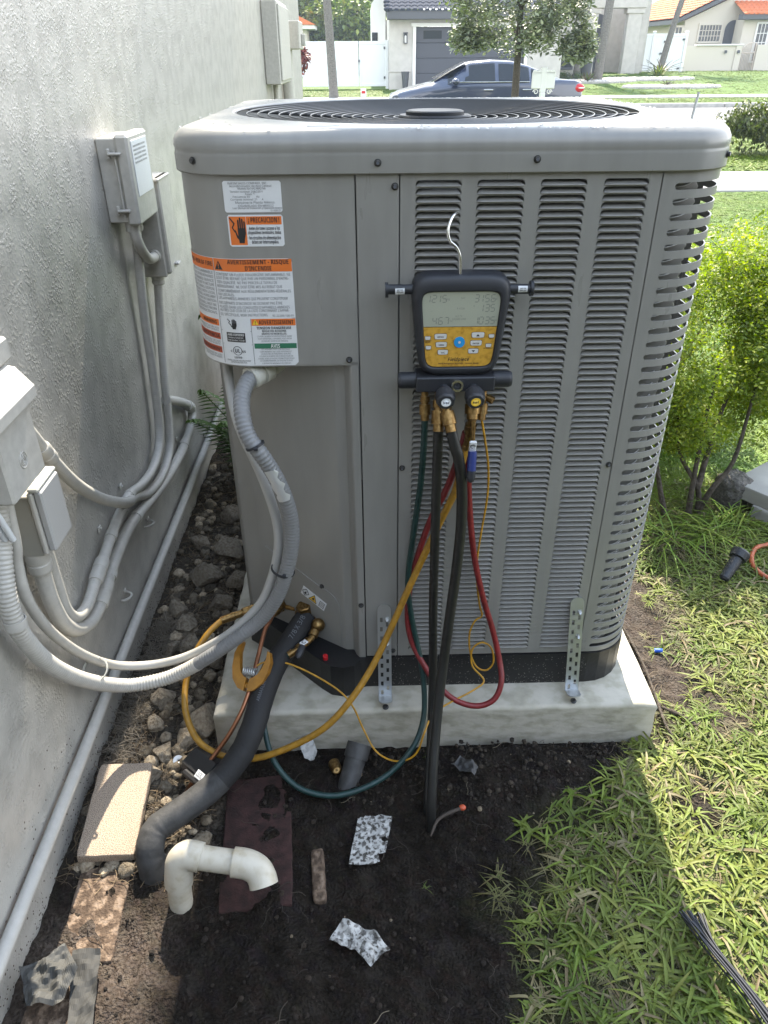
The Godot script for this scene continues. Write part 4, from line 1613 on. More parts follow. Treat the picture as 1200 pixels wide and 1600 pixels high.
func build_unit() -> void:
	build_slab()
	var t := thing("air_conditioner", "large grey outdoor air conditioner with louvered front on a slab", "air conditioner")
	var s: Shape
	var p: PackedVector3Array
	var n := 128
	# black base with its cut front left corner
	var foot := PackedVector2Array()
	for k in n:
		var q := round_square(float(k) / n, 0.002)
		if q.x < -0.165 and q.z > -0.25: continue
		foot.append(Vector2(q.x, q.z))
	var start := 0
	for k in foot.size():
		if foot[k].x < -0.4 and foot[k].y < -0.2 and foot[(k + 1) % foot.size()].x > -0.3: start = k
	var cut := [Vector2(-0.4545, -0.17), Vector2(-0.40, -0.125), Vector2(-0.345, -0.072), Vector2(-0.268, 0.006), Vector2(-0.244, 0.026), Vector2(-0.215, 0.033), Vector2(-0.19, 0.026), Vector2(-0.175, 0.008), Vector2(-0.166, 0.003)]
	for k in cut.size(): foot.insert(start + 1 + k, cut[k])
	s = Shape.new()
	s.extrude(foot, SLAB, FOOT - 0.004, Transform3D(Basis(V(1, 0, 0), V(0, 0, 1), V(0, 1, 0)), Vector3.ZERO))
	obj("base", s, M.black_plastic, t)
	# dark inside and the coil behind the louvers
	s = Shape.new()
	p = PackedVector3Array()
	for y in [FOOT - 0.002, CAPB]:
		for k in n + 1: p.append(round_square(lerpf(-0.046, 0.780, float(k) / n), -0.075) + V(0, y, 0))
	s.grid(p, n + 1, 2)
	obj("inner_wall", s, M.inside, t)
	s = Shape.new()
	p = PackedVector3Array()
	var rows := 170
	for j in rows + 1:
		var y := lerpf(FOOT, CAPB - 0.004, float(j) / rows)
		for k in 40:
			var f := lerpf(-0.045, 0.205, k / 39.0)
			p.append(round_square(f, -0.030 - (0.004 if j % 2 == 0 else 0.0)) + V(0, y, 0))
	s.grid(p, 40, rows + 1)
	obj("coil", s, M.coil, t)
	# bright hairpin bends that show through the corner slots
	s = Shape.new()
	for j in 42:
		var y0 := CAPB - 0.029 - j * 0.0237
		for m in 2:
			var path := []
			for k in 9:
				var f := k / 8.0
				path.append(wrap_right(lerpf(0.348, 0.415, f), y0 + 0.0020 + 0.0050 * m + 0.004 * f * f, -0.020 - 0.012 * f))
			s.tube(path, 0.0011, 5)
	var bends := obj("coil_bends", s, M.fin, t)
	bends.set_meta("kind", "stuff")
	# louvered front panel
	var cols := [[-0.066, 0.007], [0.032, 0.108], [0.133, 0.207], [0.234, 0.306]]
	var pitch := 0.01175
	var count := 84
	var y_top := CAPB - 0.0085
	var xs := [-0.0905]
	for c in cols:
		xs.append(c[0])
		xs.append(c[1])
	xs.append(0.3255)
	var ys := [FOOT]
	for j in count:
		var y: float = y_top - (count - j) * pitch
		ys.append(y + 0.0012)
		ys.append(y + 0.0102)
	ys.append(CAPB + 0.002)
	s = sheet(xs, ys, func(i, j): return i % 2 == 1 and j % 2 == 1, func(x, y): return V(x, y, 0.0))
	for j in count:
		var y: float = y_top - (count - j) * pitch
		for c in cols:
			for side in 2:
				var x: float = c[side]
				var d := 0.0055 if side == 0 else -0.0055
				var a := V(x, y + 0.0102, 0.0)
				var tri_ := [a, V(x, y + 0.0052, 0), V(x + d * 0.28, y + 0.0086, 0), V(x + d, y + 0.0102, 0)]
				if side == 1: tri_.reverse()
				s.face(tri_)
	obj("louver_panel", s, M.unit_paint, t)
	# one louver: closed ends, a lip that stands out below and a blade that leans inwards above
	var wide := 0.0745
	s = Shape.new()
	p = PackedVector3Array()
	var stations := [[0.0, 0.0], [0.0025, 0.35], [0.006, 0.85], [0.010, 1.0]]
	var xs2 := []
	for q in stations: xs2.append(q)
	for k in range(3, -1, -1): xs2.append([wide - stations[k][0], stations[k][1]])
	var prof := [[-0.0010, 0.0], [-0.0008, 0.0022], [0.0004, 0.0030], [0.0014, 0.0018], [0.0072, -0.0150]]
	for q in prof:
		for e in xs2: p.append(V(e[0], lerpf(0.0, q[0], e[1]), lerpf(0.0005, q[1], e[1])))
	s.grid(p, xs2.size(), prof.size())
	var louver := s.mesh()
	var lower := Shape.new()
	var arrays := louver.surface_get_arrays(0)
	for j in count:
		var y: float = y_top - (j + 1) * pitch
		for c in cols:
			var xf := Transform3D(Basis.from_scale(V((c[1] - c[0]) / wide, 1, 1)), V(c[0], y + 0.0012, 0))
			if j < 74: part("louver", louver, M.unit_paint, t, xf)
			else: lower.add(arrays, xf)
	var rest := obj("louver_rows", lower, M.unit_paint, t)
	rest.set_meta("kind", "stuff")
	# slotted corner post on the right
	var slot_pitch := 0.0237
	xs = [0.3275, 0.349, 0.3525]
	for k in 10: xs.append(0.3525 + 0.0157 * (k + 1))
	xs.append(0.545)
	xs.append(0.60)
	ys = [FOOT]
	var slots := 42
	for j in slots:
		var y: float = CAPB - 0.0085 - (slots - j) * slot_pitch + 0.004
		ys.append(y)
		ys.append(y + 0.0108)
	ys.append(CAPB + 0.002)
	s = sheet(xs, ys, func(i, j): return i >= 1 and i <= 12 and j % 2 == 1, func(x, y): return wrap_right(x, y, 0.0))
	for k in s.v.size():
		var q := s.v[k]
		if q.x > HW - RC and q.z > -RC: s.n[k] = V(q.x - (HW - RC), 0, q.z + RC).normalized()
	for j in slots:
		var y: float = CAPB - 0.0085 - (slots - j) * slot_pitch + 0.004
		# turned edges of the slot, and its round end
		for e in 2:
			var yy := y if e == 0 else y + 0.0108
			var g := PackedVector3Array()
			for d in 2:
				for k in 13:
					var kk := k if e == 0 else 12 - k
					g.append(wrap_right(xs[1 + kk], yy, 0.0 if d == 0 else -0.0025))
			s.grid(g, 13, 2)
		s.face([V(0.349, y, 0), V(0.3545, y, 0), V(0.3508, y + 0.0014, 0), V(0.349, y + 0.0045, 0)])
		s.face([V(0.349, y + 0.0108, 0), V(0.349, y + 0.0063, 0), V(0.3508, y + 0.0094, 0), V(0.3545, y + 0.0108, 0)])
	obj("corner_post", s, M.unit_paint, t)
	# plain post beside the louvers, with folded edges
	s = Shape.new()
	s.span(V(-0.1610, FOOT, -0.02), V(-0.0925, CAPB + 0.001, 0.0006), 0.0012)
	obj("post", s, M.unit_paint, t)
	# cover over the wiring, wrapped round the corner
	s = Shape.new()
	p = PackedVector3Array()
	var ss := [-0.1630, -0.1645, -0.20, -0.25, -0.30, -0.3525]
	for k in 10: ss.append(-0.3525 - 0.0157 * (k + 1))
	ss.append(-0.62)
	ss.reverse()
	for lv in [[0.893, -0.02], [0.893, -0.0015], [0.8945, 0.0], [0.90, 0.0], [CAPB + 0.001, 0.0]]:
		for q in ss: p.append(wrap_left(q, lv[0], lv[1] - (0.0015 if q == -0.1630 else 0.0)))
	s.grid(p, ss.size(), 5)
	var under := []
	for q in ss: under.append(wrap_left(q, 0.894, -0.01))
	under.append(V(-0.165, 0.894, -0.2))
	s.poly(under, V(-0.3, 1.2, -0.1))
	obj("wiring_cover", s, M.unit_paint, t)
	# folded lower panel set back across the corner
	s = Shape.new()
	var plan := [Vector2(-0.1635, -0.001), Vector2(-0.165, 0.0), Vector2(-0.176, 0.0), Vector2(-0.1785, -0.0015), Vector2(-0.1845, -0.010), Vector2(-0.189, -0.024), Vector2(-0.1925, -0.0265), Vector2(-0.206, -0.0270), Vector2(-0.212, -0.030), Vector2(-0.395, -0.1545), Vector2(-0.400, -0.161), Vector2(-0.409, -0.1635), Vector2(-0.417, -0.176), Vector2(-0.441, -0.190), Vector2(-0.4525, -0.200), Vector2(-0.4525, -0.30)]
	plan.reverse()
	p = PackedVector3Array()
	for y in [FOOT - 0.003, 0.50, 0.60, 0.90]:
		for q in plan: p.append(V(q.x, y, q.y))
	s.grid(p, plan.size(), 4)
	obj("service_panel", s, M.unit_paint, t)
	var along := (V(-0.212, 0, -0.030) - V(-0.395, 0, -0.1545)).normalized()
	var facing := along.cross(Vector3.UP)
	var panel := Transform3D(Basis(along, Vector3.UP, facing), V(-0.395, 0, -0.1545))
	# cover plate round the valves, with a rounded upper corner
	var outline := PackedVector2Array([Vector2(0.004, FOOT), Vector2(0.214, FOOT), Vector2(0.214, 0.30)])
	for k in 9:
		var a := PI / 2.0 * k / 8.0
		outline.append(Vector2(0.169 + cos(a) * 0.045, 0.302 + sin(a) * 0.045))
	outline.append(Vector2(0.004, 0.405))
	s = Shape.new()
	s.extrude(outline, 0.0, 0.0022, panel)
	obj("access_plate", s, M.unit_paint, t)
	# slanted caution sticker with flammable sign
	var tilt := panel * Transform3D(Basis(Vector3.BACK, -0.38), V(0.140, 0.3085, 0.0022))
	s = Shape.new()
	s.box(V(0, 0, 0.0004), V(0.070, 0.027, 0.0008), 0.0003, Basis())
	var cs := Shape.new()
	cs.add(s.mesh().surface_get_arrays(0), tilt)
	var caution := obj("label", cs, M.sticker_white, t)
	cs = Shape.new()
	cs.extrude(PackedVector2Array([Vector2(-0.011, -0.0095), Vector2(0.011, -0.0095), Vector2(0.0, 0.0105)]), 0.001, 0.0012, tilt)
	obj("yellow_panel", cs, M.print_yellow, caution)
	cs = Shape.new()
	var ringd := [Vector2(0, -0.0105), Vector2(0.0095, 0), Vector2(0, 0.0105), Vector2(-0.0095, 0)]
	for k in 4:
		var a: Vector2 = ringd[k] + Vector2(-0.0235, 0)
		var b: Vector2 = ringd[(k + 1) % 4] + Vector2(-0.0235, 0)
		cs.tube([tilt * V(a.x, a.y, 0.001), tilt * V(b.x, b.y, 0.001)], 0.0007, 5)
	var tri2 := [Vector2(-0.0115, -0.0098), Vector2(0.0115, -0.0098), Vector2(0.0, 0.011)]
	for k in 3:
		var a: Vector2 = tri2[k]
		var b: Vector2 = tri2[(k + 1) % 3]
		cs.tube([tilt * V(a.x, a.y, 0.0012), tilt * V(b.x, b.y, 0.0012)], 0.0007, 5)
	for cx in [-0.0235, 0.0]:
		cs.extrude(PackedVector2Array([Vector2(cx - 0.003, -0.005), Vector2(cx + 0.003, -0.005), Vector2(cx + 0.0025, -0.001), Vector2(cx + 0.0008, 0.004), Vector2(cx - 0.0012, 0.001), Vector2(cx - 0.0028, -0.001)]), 0.001, 0.0015, tilt)
	for k in 4: cs.tube([tilt * V(0.018, 0.0075 - k * 0.005, 0.001), tilt * V(0.031, 0.0075 - k * 0.005, 0.001)], 0.0006, 4)
	for x in [0.018, 0.031]: cs.tube([tilt * V(x, 0.0085, 0.001), tilt * V(x, -0.0085, 0.001)], 0.0006, 4)
	obj("print", cs, M.print_black, caution)
	# lid: skirt, rolled edge, flat top with the fan opening
	s = Shape.new()
	p = PackedVector3Array()
	var lid := [[0.0005, CAPB + 0.0005], [0.0062, CAPB], [0.0064, CAPB + 0.002], [0.0064, 1.2335], [0.0052, 1.2375], [0.0050, 1.2410], [0.0062, 1.2450], [0.0050, 1.2540], [0.0005, 1.2620], [-0.0070, 1.2685], [-0.0160, 1.2715], [-0.0300, TOP]]
	for q in lid:
		for k in n + 1: p.append(round_square(float(k) / n, q[0]) + V(0, q[1], 0))
	for q in [[0.4120, TOP + 0.0008], [0.4070, TOP + 0.0005], [0.4040, TOP - 0.004], [0.4030, TOP - 0.05]]:
		for k in n + 1:
			var d := round_square(float(k) / n, -0.03) + V(0, 0, HW)
			d = d.normalized() * q[0]
			p.append(V(d.x, q[1], d.z - HW))
	s.grid(p, n + 1, 16, true)
	obj("lid", s, M.unit_paint, t)
	# fan guard: rings dished towards the rim, on ribs
	for k in 16:
		var r := 0.085 + k * 0.0212
		var path := []
		for q in 72: path.append(V(cos(TAU * q / 72.0) * r, TOP - 0.016 + 0.014 * pow(r / 0.41, 2.0), -HW + sin(TAU * q / 72.0) * r))
		s = Shape.new()
		s.tube(path, 0.0016, 6, false, true)
		obj("guard_ring", s, M.guard_wire, t)
	for k in 8:
		var a := TAU * (k + 0.3) / 8.0
		var path := []
		for q in 8:
			var r := lerpf(0.05, 0.405, q / 7.0)
			path.append(V(cos(a) * r, TOP - 0.020 + 0.014 * pow(r / 0.41, 2.0), -HW + sin(a) * r))
		s = Shape.new()
		s.tube(path, 0.003, 6)
		obj("guard_rib", s, M.guard_wire, t)
	s = Shape.new()
	s.lathe([Vector2(0.074, TOP - 0.020), Vector2(0.0755, TOP - 0.013), Vector2(0.072, TOP - 0.0105), Vector2(0.060, TOP - 0.0100), Vector2(0.0595, TOP - 0.0045), Vector2(0.055, TOP - 0.0022), Vector2(0.0, TOP - 0.0018)], Transform3D(Basis(), V(0, 0, -HW)), 40)
	obj("motor_cap", s, M.hub_black, t)
	# fan below
	s = Shape.new()
	s.lathe([Vector2(0.0, 0.98), Vector2(0.085, 0.98), Vector2(0.085, 1.20), Vector2(0.07, 1.25)], Transform3D(Basis(), V(0, 0, -HW)), 24)
	var fan := obj("fan_motor", s, M.hub_black, t)
	for k in 3:
		s = Shape.new()
		p = PackedVector3Array()
		for j in 6:
			for i in 7:
				var r := lerpf(0.07, 0.385, j / 5.0)
				var a := k * TAU / 3.0 + lerpf(-0.42, 0.42, i / 6.0) * lerpf(1.2, 0.95, j / 5.0) + 0.2 * j / 5.0
				p.append(V(cos(a) * r, 1.19 + 0.09 * (i / 6.0 - 0.5), -HW + sin(a) * r))
		s.grid(p, 7, 6)
		obj("fan_blade", s, M.fan_grey, fan)
	s = Shape.new()
	s.lathe([Vector2(0.402, 1.22), Vector2(0.40, 1.0)], Transform3D(Basis(), V(0, 0, -HW)), 48)
	obj("fan_shroud", s, M.inside, t)
	# remaining sides: corner posts and louvered fields
	s = Shape.new()
	for q in [[V(-HW, 0, -HW), -PI / 2.0], [V(0, 0, -2.0 * HW), PI], [V(HW, 0, -HW), PI / 2.0]]:
		var turn := Transform3D(Basis(Vector3.UP, q[1]), q[0])
		for j in 84:
			var y := y_top - (j + 1) * pitch
			var g := PackedVector3Array()
			for e in prof:
				for x in [-0.22, 0.22]: g.append(turn * V(x, y + e[0], e[1]))
			s.grid(g, 2, prof.size())
	var field := obj("side_louvers", s, M.unit_paint, t)
	field.set_meta("kind", "stuff")
	s = Shape.new()
	p = PackedVector3Array()
	for y in [FOOT - 0.003, CAPB + 0.001]:
		for k in 61: p.append(round_square(lerpf(0.20, 0.795, k / 60.0), -0.003) + V(0, y, 0))
	s.grid(p, 61, 2)
	obj("side_panel", s, M.unit_paint, t)
	# screws
	var screw := screw_shape().mesh()
	for q in [V(-0.099, 1.19, 0.0006), V(-0.084, 0.684, 0.0002), V(-0.180, 0.905, 0.0002), V(-0.101, 0.212, 0.0006), V(-0.126, 1.225, 0.0064), V(0.122, 1.228, 0.0064), V(0.320, 0.684, 0.0002), V(0.322, 0.225, 0.0002), V(-0.171, 0.345, 0.0002)]:
		part("screw", screw, M.screw_metal, t, Transform3D(Basis(), q))
	part("screw", screw, M.screw_metal, t, Transform3D(Basis(Vector3.UP, 0.95), wrap_right(0.447, 1.228, 0.0064)))
	part("screw", screw, M.screw_metal, t, Transform3D(Basis(Vector3.UP, -0.62), wrap_left(-0.415, 1.228, 0.0064)))
	part("screw", screw, M.screw_metal, t, Transform3D(panel.basis, panel * V(0.165, 0.352, 0.0)))
	# stud left standing on the lid
	s = Shape.new()
	s.tube([V(0.394, TOP - 0.004, -0.10), V(0.400, TOP + 0.040, -0.105)], 0.0022, 7)
	s.lathe([Vector2(0.0, 0.0), Vector2(0.009, 0.0), Vector2(0.008, 0.002), Vector2(0, 0.003)], Transform3D(Basis(), V(0.394, TOP - 0.001, -0.10)), 12)
	obj("stud", s, M.zinc, t)
	# sticker on the flat of the lid
	s = Shape.new()
	s.box(V(-0.21, TOP + 0.0006, -0.046), V(0.052, 0.0008, 0.016), 0.0003)
	obj("label", s, M.sticker_white, t)
	build_stickers(t)
	build_brackets()
	# dust and splashed soil on the black base and the foot of the panel
	var speck := Shape.new()
	speck.ball(Vector3.ZERO, V(0.0013, 0.0013, 0.0004), 6, 4)
	var dusty := []
	var shade := []
	for k in 900:
		var x := rng.randf_range(-0.15, 0.35)
		var y := SLAB + 0.002 + 0.20 * pow(rng.randf(), 2.0)
		if y > FOOT - 0.003 and rng.randf() < 0.6: continue
		var sc := rng.randf_range(0.3, 1.0)
		dusty.append(Transform3D(Basis.from_scale(Vector3.ONE * sc), V(x, y, 0.0022 if y < FOOT - 0.004 else 0.0008)))
		shade.append(Color.WHITE)
	scatter("dust_specks", speck.mesh(), M.dust, dusty, shade, t)
	# rain drops on the lid
	var drop := Shape.new()
	drop.ball(Vector3.ZERO, V(1, 0.45, 1), 10, 6)
	var where := []
	var tint := []
	for k in 1500:
		var f := rng.randf_range(-0.02, 0.52) if k % 3 else rng.randf()
		var q := round_square(f, -rng.randf_range(0.004, 0.10))
		var r := Vector2(q.x, q.z + HW).length()
		if r < 0.412: continue
		if q.x < -0.1 and rng.randf() < 0.75: continue
		var sc := rng.randf_range(0.0008, 0.0028)
		var y := TOP - 0.0006 * clampf(0.02 / maxf(HW - absf(q.z + HW), 0.004), 0.0, 4.0)
		where.append(Transform3D(Basis.from_scale(Vector3.ONE * sc), V(q.x, y, q.z)))
		tint.append(Color.WHITE)
	scatter("water_drops", drop.mesh(), M.water_drop, where, tint, t)


func build_stickers(t: Node3D) -> void:
	# small data sticker at the top
	var a := sticker(t, -0.371, -0.279, 1.1535, 1.2000, 0.0025)
	lines_of(a, "print", M.print_grey, [["RHEEM SALES COMPANY, INC.", -0.362, 1.1965, 0.0030, 0.062, false, 0], ["Acondicionador de Aire Central", -0.360, 1.1928, 0.0030, 0.066, false, 0], ["Modelo RA14AZ48AJ1NA", -0.347, 1.1888, 0.0030, 0.044, false, 0],
		["Tensión nominal: 208/230 V", -0.360, 1.1845, 0.0028, 0.052, false, 0], ["Fases: 1", -0.336, 1.1808, 0.0028, 0.014, false, 0], ["Frecuencia 60         Hz", -0.356, 1.1770, 0.0028, 0.042, false, 0], ["Corriente nominal: 21      A", -0.360, 1.1730, 0.0028, 0.052, false, 0],
		["Maquinaria Planta México", -0.353, 1.1680, 0.0032, 0.062, false, 0], ["ENSAMBLADO EN MÉXICO", -0.349, 1.1640, 0.0030, 0.056, false, 0], ["Leer Manual de Instalación y Operación Anexo", -0.358, 1.1598, 0.0028, 0.078, false, 0], ["92-10001-22", -0.298, 1.1562, 0.0026, 0.016, false, 0]])
	# orange caution sticker
	var b := sticker(t, -0.369, -0.2795, 1.1010, 1.1500, 0.003)
	patch(b, "orange_panel", M.print_orange, -0.3665, -0.3395, 1.1035, 1.1475)
	patch(b, "orange_panel", M.print_orange, -0.3390, -0.2820, 1.1350, 1.1475)
	var marks := hand_sign(Vector2(-0.3665, 1.1045), 0.042)
	for k in marks.size():
		for q in (marks[k] as PackedVector2Array).size():
			marks[k][q] = Vector2(-0.3665 + ((marks[k][q] as Vector2).x + 0.3665) * 0.66, (marks[k][q] as Vector2).y)
	flat_print(b, "sign", M.print_black, marks)
	lines_of(b, "print", M.print_black, [["¡ PRECAUCION !", -0.3105, 1.1412, 0.0080, 0.050, true, 1], ["Antes de tener acceso a los", -0.3105, 1.1296, 0.0052, 0.050, true, 1], ["dispositivos terminales, todos", -0.3105, 1.1222, 0.0052, 0.053, true, 1], ["los circuitos de alimentación", -0.3105, 1.1148, 0.0052, 0.051, true, 1], ["deben ser interrumpidos.", -0.3105, 1.1074, 0.0052, 0.044, true, 1]])
	# large fire risk sticker round the corner
	var c := sticker(t, -0.515, -0.2700, 0.8965, 1.0815, 0.006)
	patch(c, "orange_panel", M.print_orange, -0.4035, -0.2705, 1.0605, 1.0808)
	patch(c, "orange_panel", M.print_orange, -0.5100, -0.4050, 1.0605, 1.0808)
	flat_print(c, "rule", M.print_grey, [rect(-0.4048, 0.8990, -0.4040, 1.0805), rect(-0.4035, 0.9815, -0.2705, 0.9822), rect(-0.4035, 0.9585, -0.3480, 0.9591), rect(-0.4035, 0.9345, -0.3480, 0.9351), rect(-0.3483, 0.8985, -0.3476, 0.9815)])
	flat_print(c, "sign", M.print_black, [PackedVector2Array([Vector2(-0.4015, 1.0630), Vector2(-0.3870, 1.0630), Vector2(-0.3942, 1.0775)])])
	flat_print(c, "sign", M.print_orange, [rect(-0.3950, 1.0680, -0.3935, 1.0735), rect(-0.3950, 1.0650, -0.3935, 1.0665)], 0.0016)
	lines_of(c, "print", M.print_black, [["AVERTISSEMENT - RISQUE", -0.3265, 1.0755, 0.0072, 0.102, true, 1], ["D'INCENDIE", -0.3265, 1.0660, 0.0072, 0.044, true, 1], ["WARNING - RISK OF FIRE", -0.4075, 1.0710, 0.0072, 0.088, true, 2]])
	var rows := []
	var body := [["CONTIENT UN FLUIDE FRIGORIGÈNE INFLAMMABLE. NE", 0.127], ["DOIT ÊTRE RÉPARÉ QUE PAR UN PERSONNEL D'ENTRE-", 0.124], ["TIEN QUALIFIÉ. NE PAS PERCER LE TUYAU DE", 0.104], ["RÉFRIGÉRANT. NE DOIT ÊTRE MIS AU REBUT QUE", 0.112], ["CONFORMÉMENT AUX RÉGLEMENTATIONS FÉDÉRALES", 0.126], ["OU LOCALES.", 0.030], ["LES APPAREILS ANNEXES QUI PEUVENT CONSTITUER", 0.120], ["DES DÉPARTS D'INCENDIE NE DOIVENT PAS ÊTRE", 0.110], ["PLACÉS DANS LES CONDUITES D'APPAREILS ANNEXES", 0.122], ["AUTRES QUE CEUX DE LA LISTE CONCERNANT L'APPAR-", 0.121], ["EIL SPÉCIFIQUE, VOIR INSTRUCTIONS.", 0.084]]
	for k in body.size(): rows.append([body[k][0], -0.4010, 1.0562 - k * 0.00685, 0.0043, body[k][1], false, 0])
	rows.append(["92-22284-100-01", -0.2735, 0.9862, 0.0034, 0.036, false, 2])
	lines_of(c, "print", M.print_grey, rows)
	rows = []
	var left := ["CONTAINS FLAMMABLE", "REFRIGERANT. TO BE REPAIRED", "ONLY BY TRAINED SERVICE", "PERSONNEL. DO NOT PUNCTURE", "REFRIGERANT TUBING. DISPOSE", "IN ACCORDANCE WITH LOCAL", "REGULATIONS. AUXILIARY", "DEVICES WHICH MAY BE IGNITION", "SOURCES SHALL NOT BE", "INSTALLED IN DUCTWORK", "SEE INSTRUCTIONS."]
	for k in left.size(): rows.append([left[k], -0.4080, 1.0562 - k * 0.00685, 0.0043, 0.052 + 0.0025 * left[k].length() * 0.5, false, 2])
	lines_of(c, "print", M.print_grey, rows)
	# column of small orange warnings on the side
	for k in 3:
		var y := 0.9735 - k * 0.0245
		patch(c, "orange_panel", M.print_red_orange if k else M.print_orange, -0.5080, -0.4080, y - 0.0085, y + 0.003)
	lines_of(c, "print", M.print_black, [["WARNING", -0.4130, 0.9708, 0.0062, 0.040, true, 2], ["ADVERTENCIA", -0.4100, 0.9463, 0.0062, 0.056, true, 2], ["AVERTISSEMENT", -0.4090, 0.9218, 0.0062, 0.066, true, 2]])
	rows = []
	for k in 3:
		for j in 2: rows.append([["HAZARDOUS VOLTAGE CAN CAUSE", "SEVERE INJURY OR DEATH."][j], -0.4095, 0.9608 - k * 0.0245 - j * 0.0048, 0.0034, 0.064 - j * 0.012, false, 2])
	lines_of(c, "print", M.print_grey, rows)
	# symbols in the lower middle
	flat_print(c, "sign", M.print_black, hand_sign(Vector2(-0.3905, 0.9612), 0.0190))
	patch(c, "black_panel", M.print_black, -0.3940, -0.3600, 0.9390, 0.9560)
	lines_of(c, "print", M.print_white, [["AHRI CERTIFIED", -0.3770, 0.9525, 0.0040, 0.030, true, 1], ["Unitary Small AC", -0.3770, 0.9470, 0.0030, 0.028, false, 1], ["AHRI Standard 210/240", -0.3770, 0.9428, 0.0030, 0.030, false, 1]], 0.0017)
	var ring := []
	for k in 24:
		var q := TAU * k / 24.0
		var w := TAU * (k + 1) / 24.0
		var m := Vector2(-0.3765, 0.9235)
		ring.append(PackedVector2Array([m + Vector2(cos(q), sin(q)) * 0.0074, m + Vector2(cos(q), sin(q)) * 0.0084, m + Vector2(cos(w), sin(w)) * 0.0084, m + Vector2(cos(w), sin(w)) * 0.0074]))
	flat_print(c, "mark", M.print_black, ring)
	lines_of(c, "print", M.print_black, [["UL", -0.3765, 0.9235, 0.0072, 0.0096, true, 1], ["C", -0.3880, 0.9225, 0.0040, 0.0, true, 1], ["US", -0.3650, 0.9225, 0.0040, 0.0, true, 1], ["LISTED", -0.3765, 0.9112, 0.0036, 0.014, true, 1], ["CENTRAL COOLING AIR CONDITIONER", -0.3765, 0.9055, 0.0026, 0.044, false, 1], ["OUTDOOR SECTION 46VL", -0.3765, 0.9020, 0.0026, 0.030, false, 1]])
	# advertissement field
	patch(c, "orange_panel", M.print_orange, -0.3470, -0.2708, 0.9690, 0.9808, 0.0011)
	patch(c, "green_panel", M.print_green, -0.3455, -0.2715, 0.9280, 0.9372, 0.0011)
	flat_print(c, "sign", M.print_yellow, [PackedVector2Array([Vector2(-0.3458, 0.9705), Vector2(-0.3345, 0.9705), Vector2(-0.3402, 0.9802)])])
	lines_of(c, "print", M.print_black, [["ADVERTISSEMENT", -0.3045, 0.9748, 0.0074, 0.060, true, 1], ["!", -0.3402, 0.9742, 0.0060, 0.0, true, 1], ["TENSION DANGEREUSE", -0.3090, 0.9648, 0.0046, 0.060, true, 1], ["RISQUE DES BLESSURES", -0.3090, 0.9590, 0.0033, 0.042, true, 1], ["GRAVES OU MORTELLES.", -0.3090, 0.9545, 0.0033, 0.044, true, 1]])
	lines_of(c, "print", M.print_white, [["AVIS", -0.3090, 0.9326, 0.0068, 0.016, true, 1]], 0.0016)
	rows = []
	var fine := ["COUPER L'ALIMENTATION ÉLECTRIQUE AVANT", "TOUT ENTRETIEN. L'APPAREIL PEUT AVOIR", "PLUSIEURS SOURCES DE TENSION.", "", "CET APPAREIL DOIT ÊTRE INSTALLÉ", "CONFORMÉMENT AUX CODES NATIONAUX ET", "LOCAUX PAR UN PERSONNEL QUALIFIÉ.", "UTILISER SEULEMENT DES CONDUCTEURS EN", "CUIVRE. VOIR LA PLAQUE SIGNALÉTIQUE POUR", "LE CALIBRE MAXIMAL DU DISJONCTEUR ET", "L'INTENSITÉ MINIMALE DU CIRCUIT."]
	for k in fine.size():
		if fine[k]: rows.append([fine[k], -0.3090, 0.9500 - k * 0.0043 - (0.006 if k > 3 else 0.0), 0.0025, 0.0016 * fine[k].length(), false, 1])
	lines_of(c, "print", M.print_grey, rows)


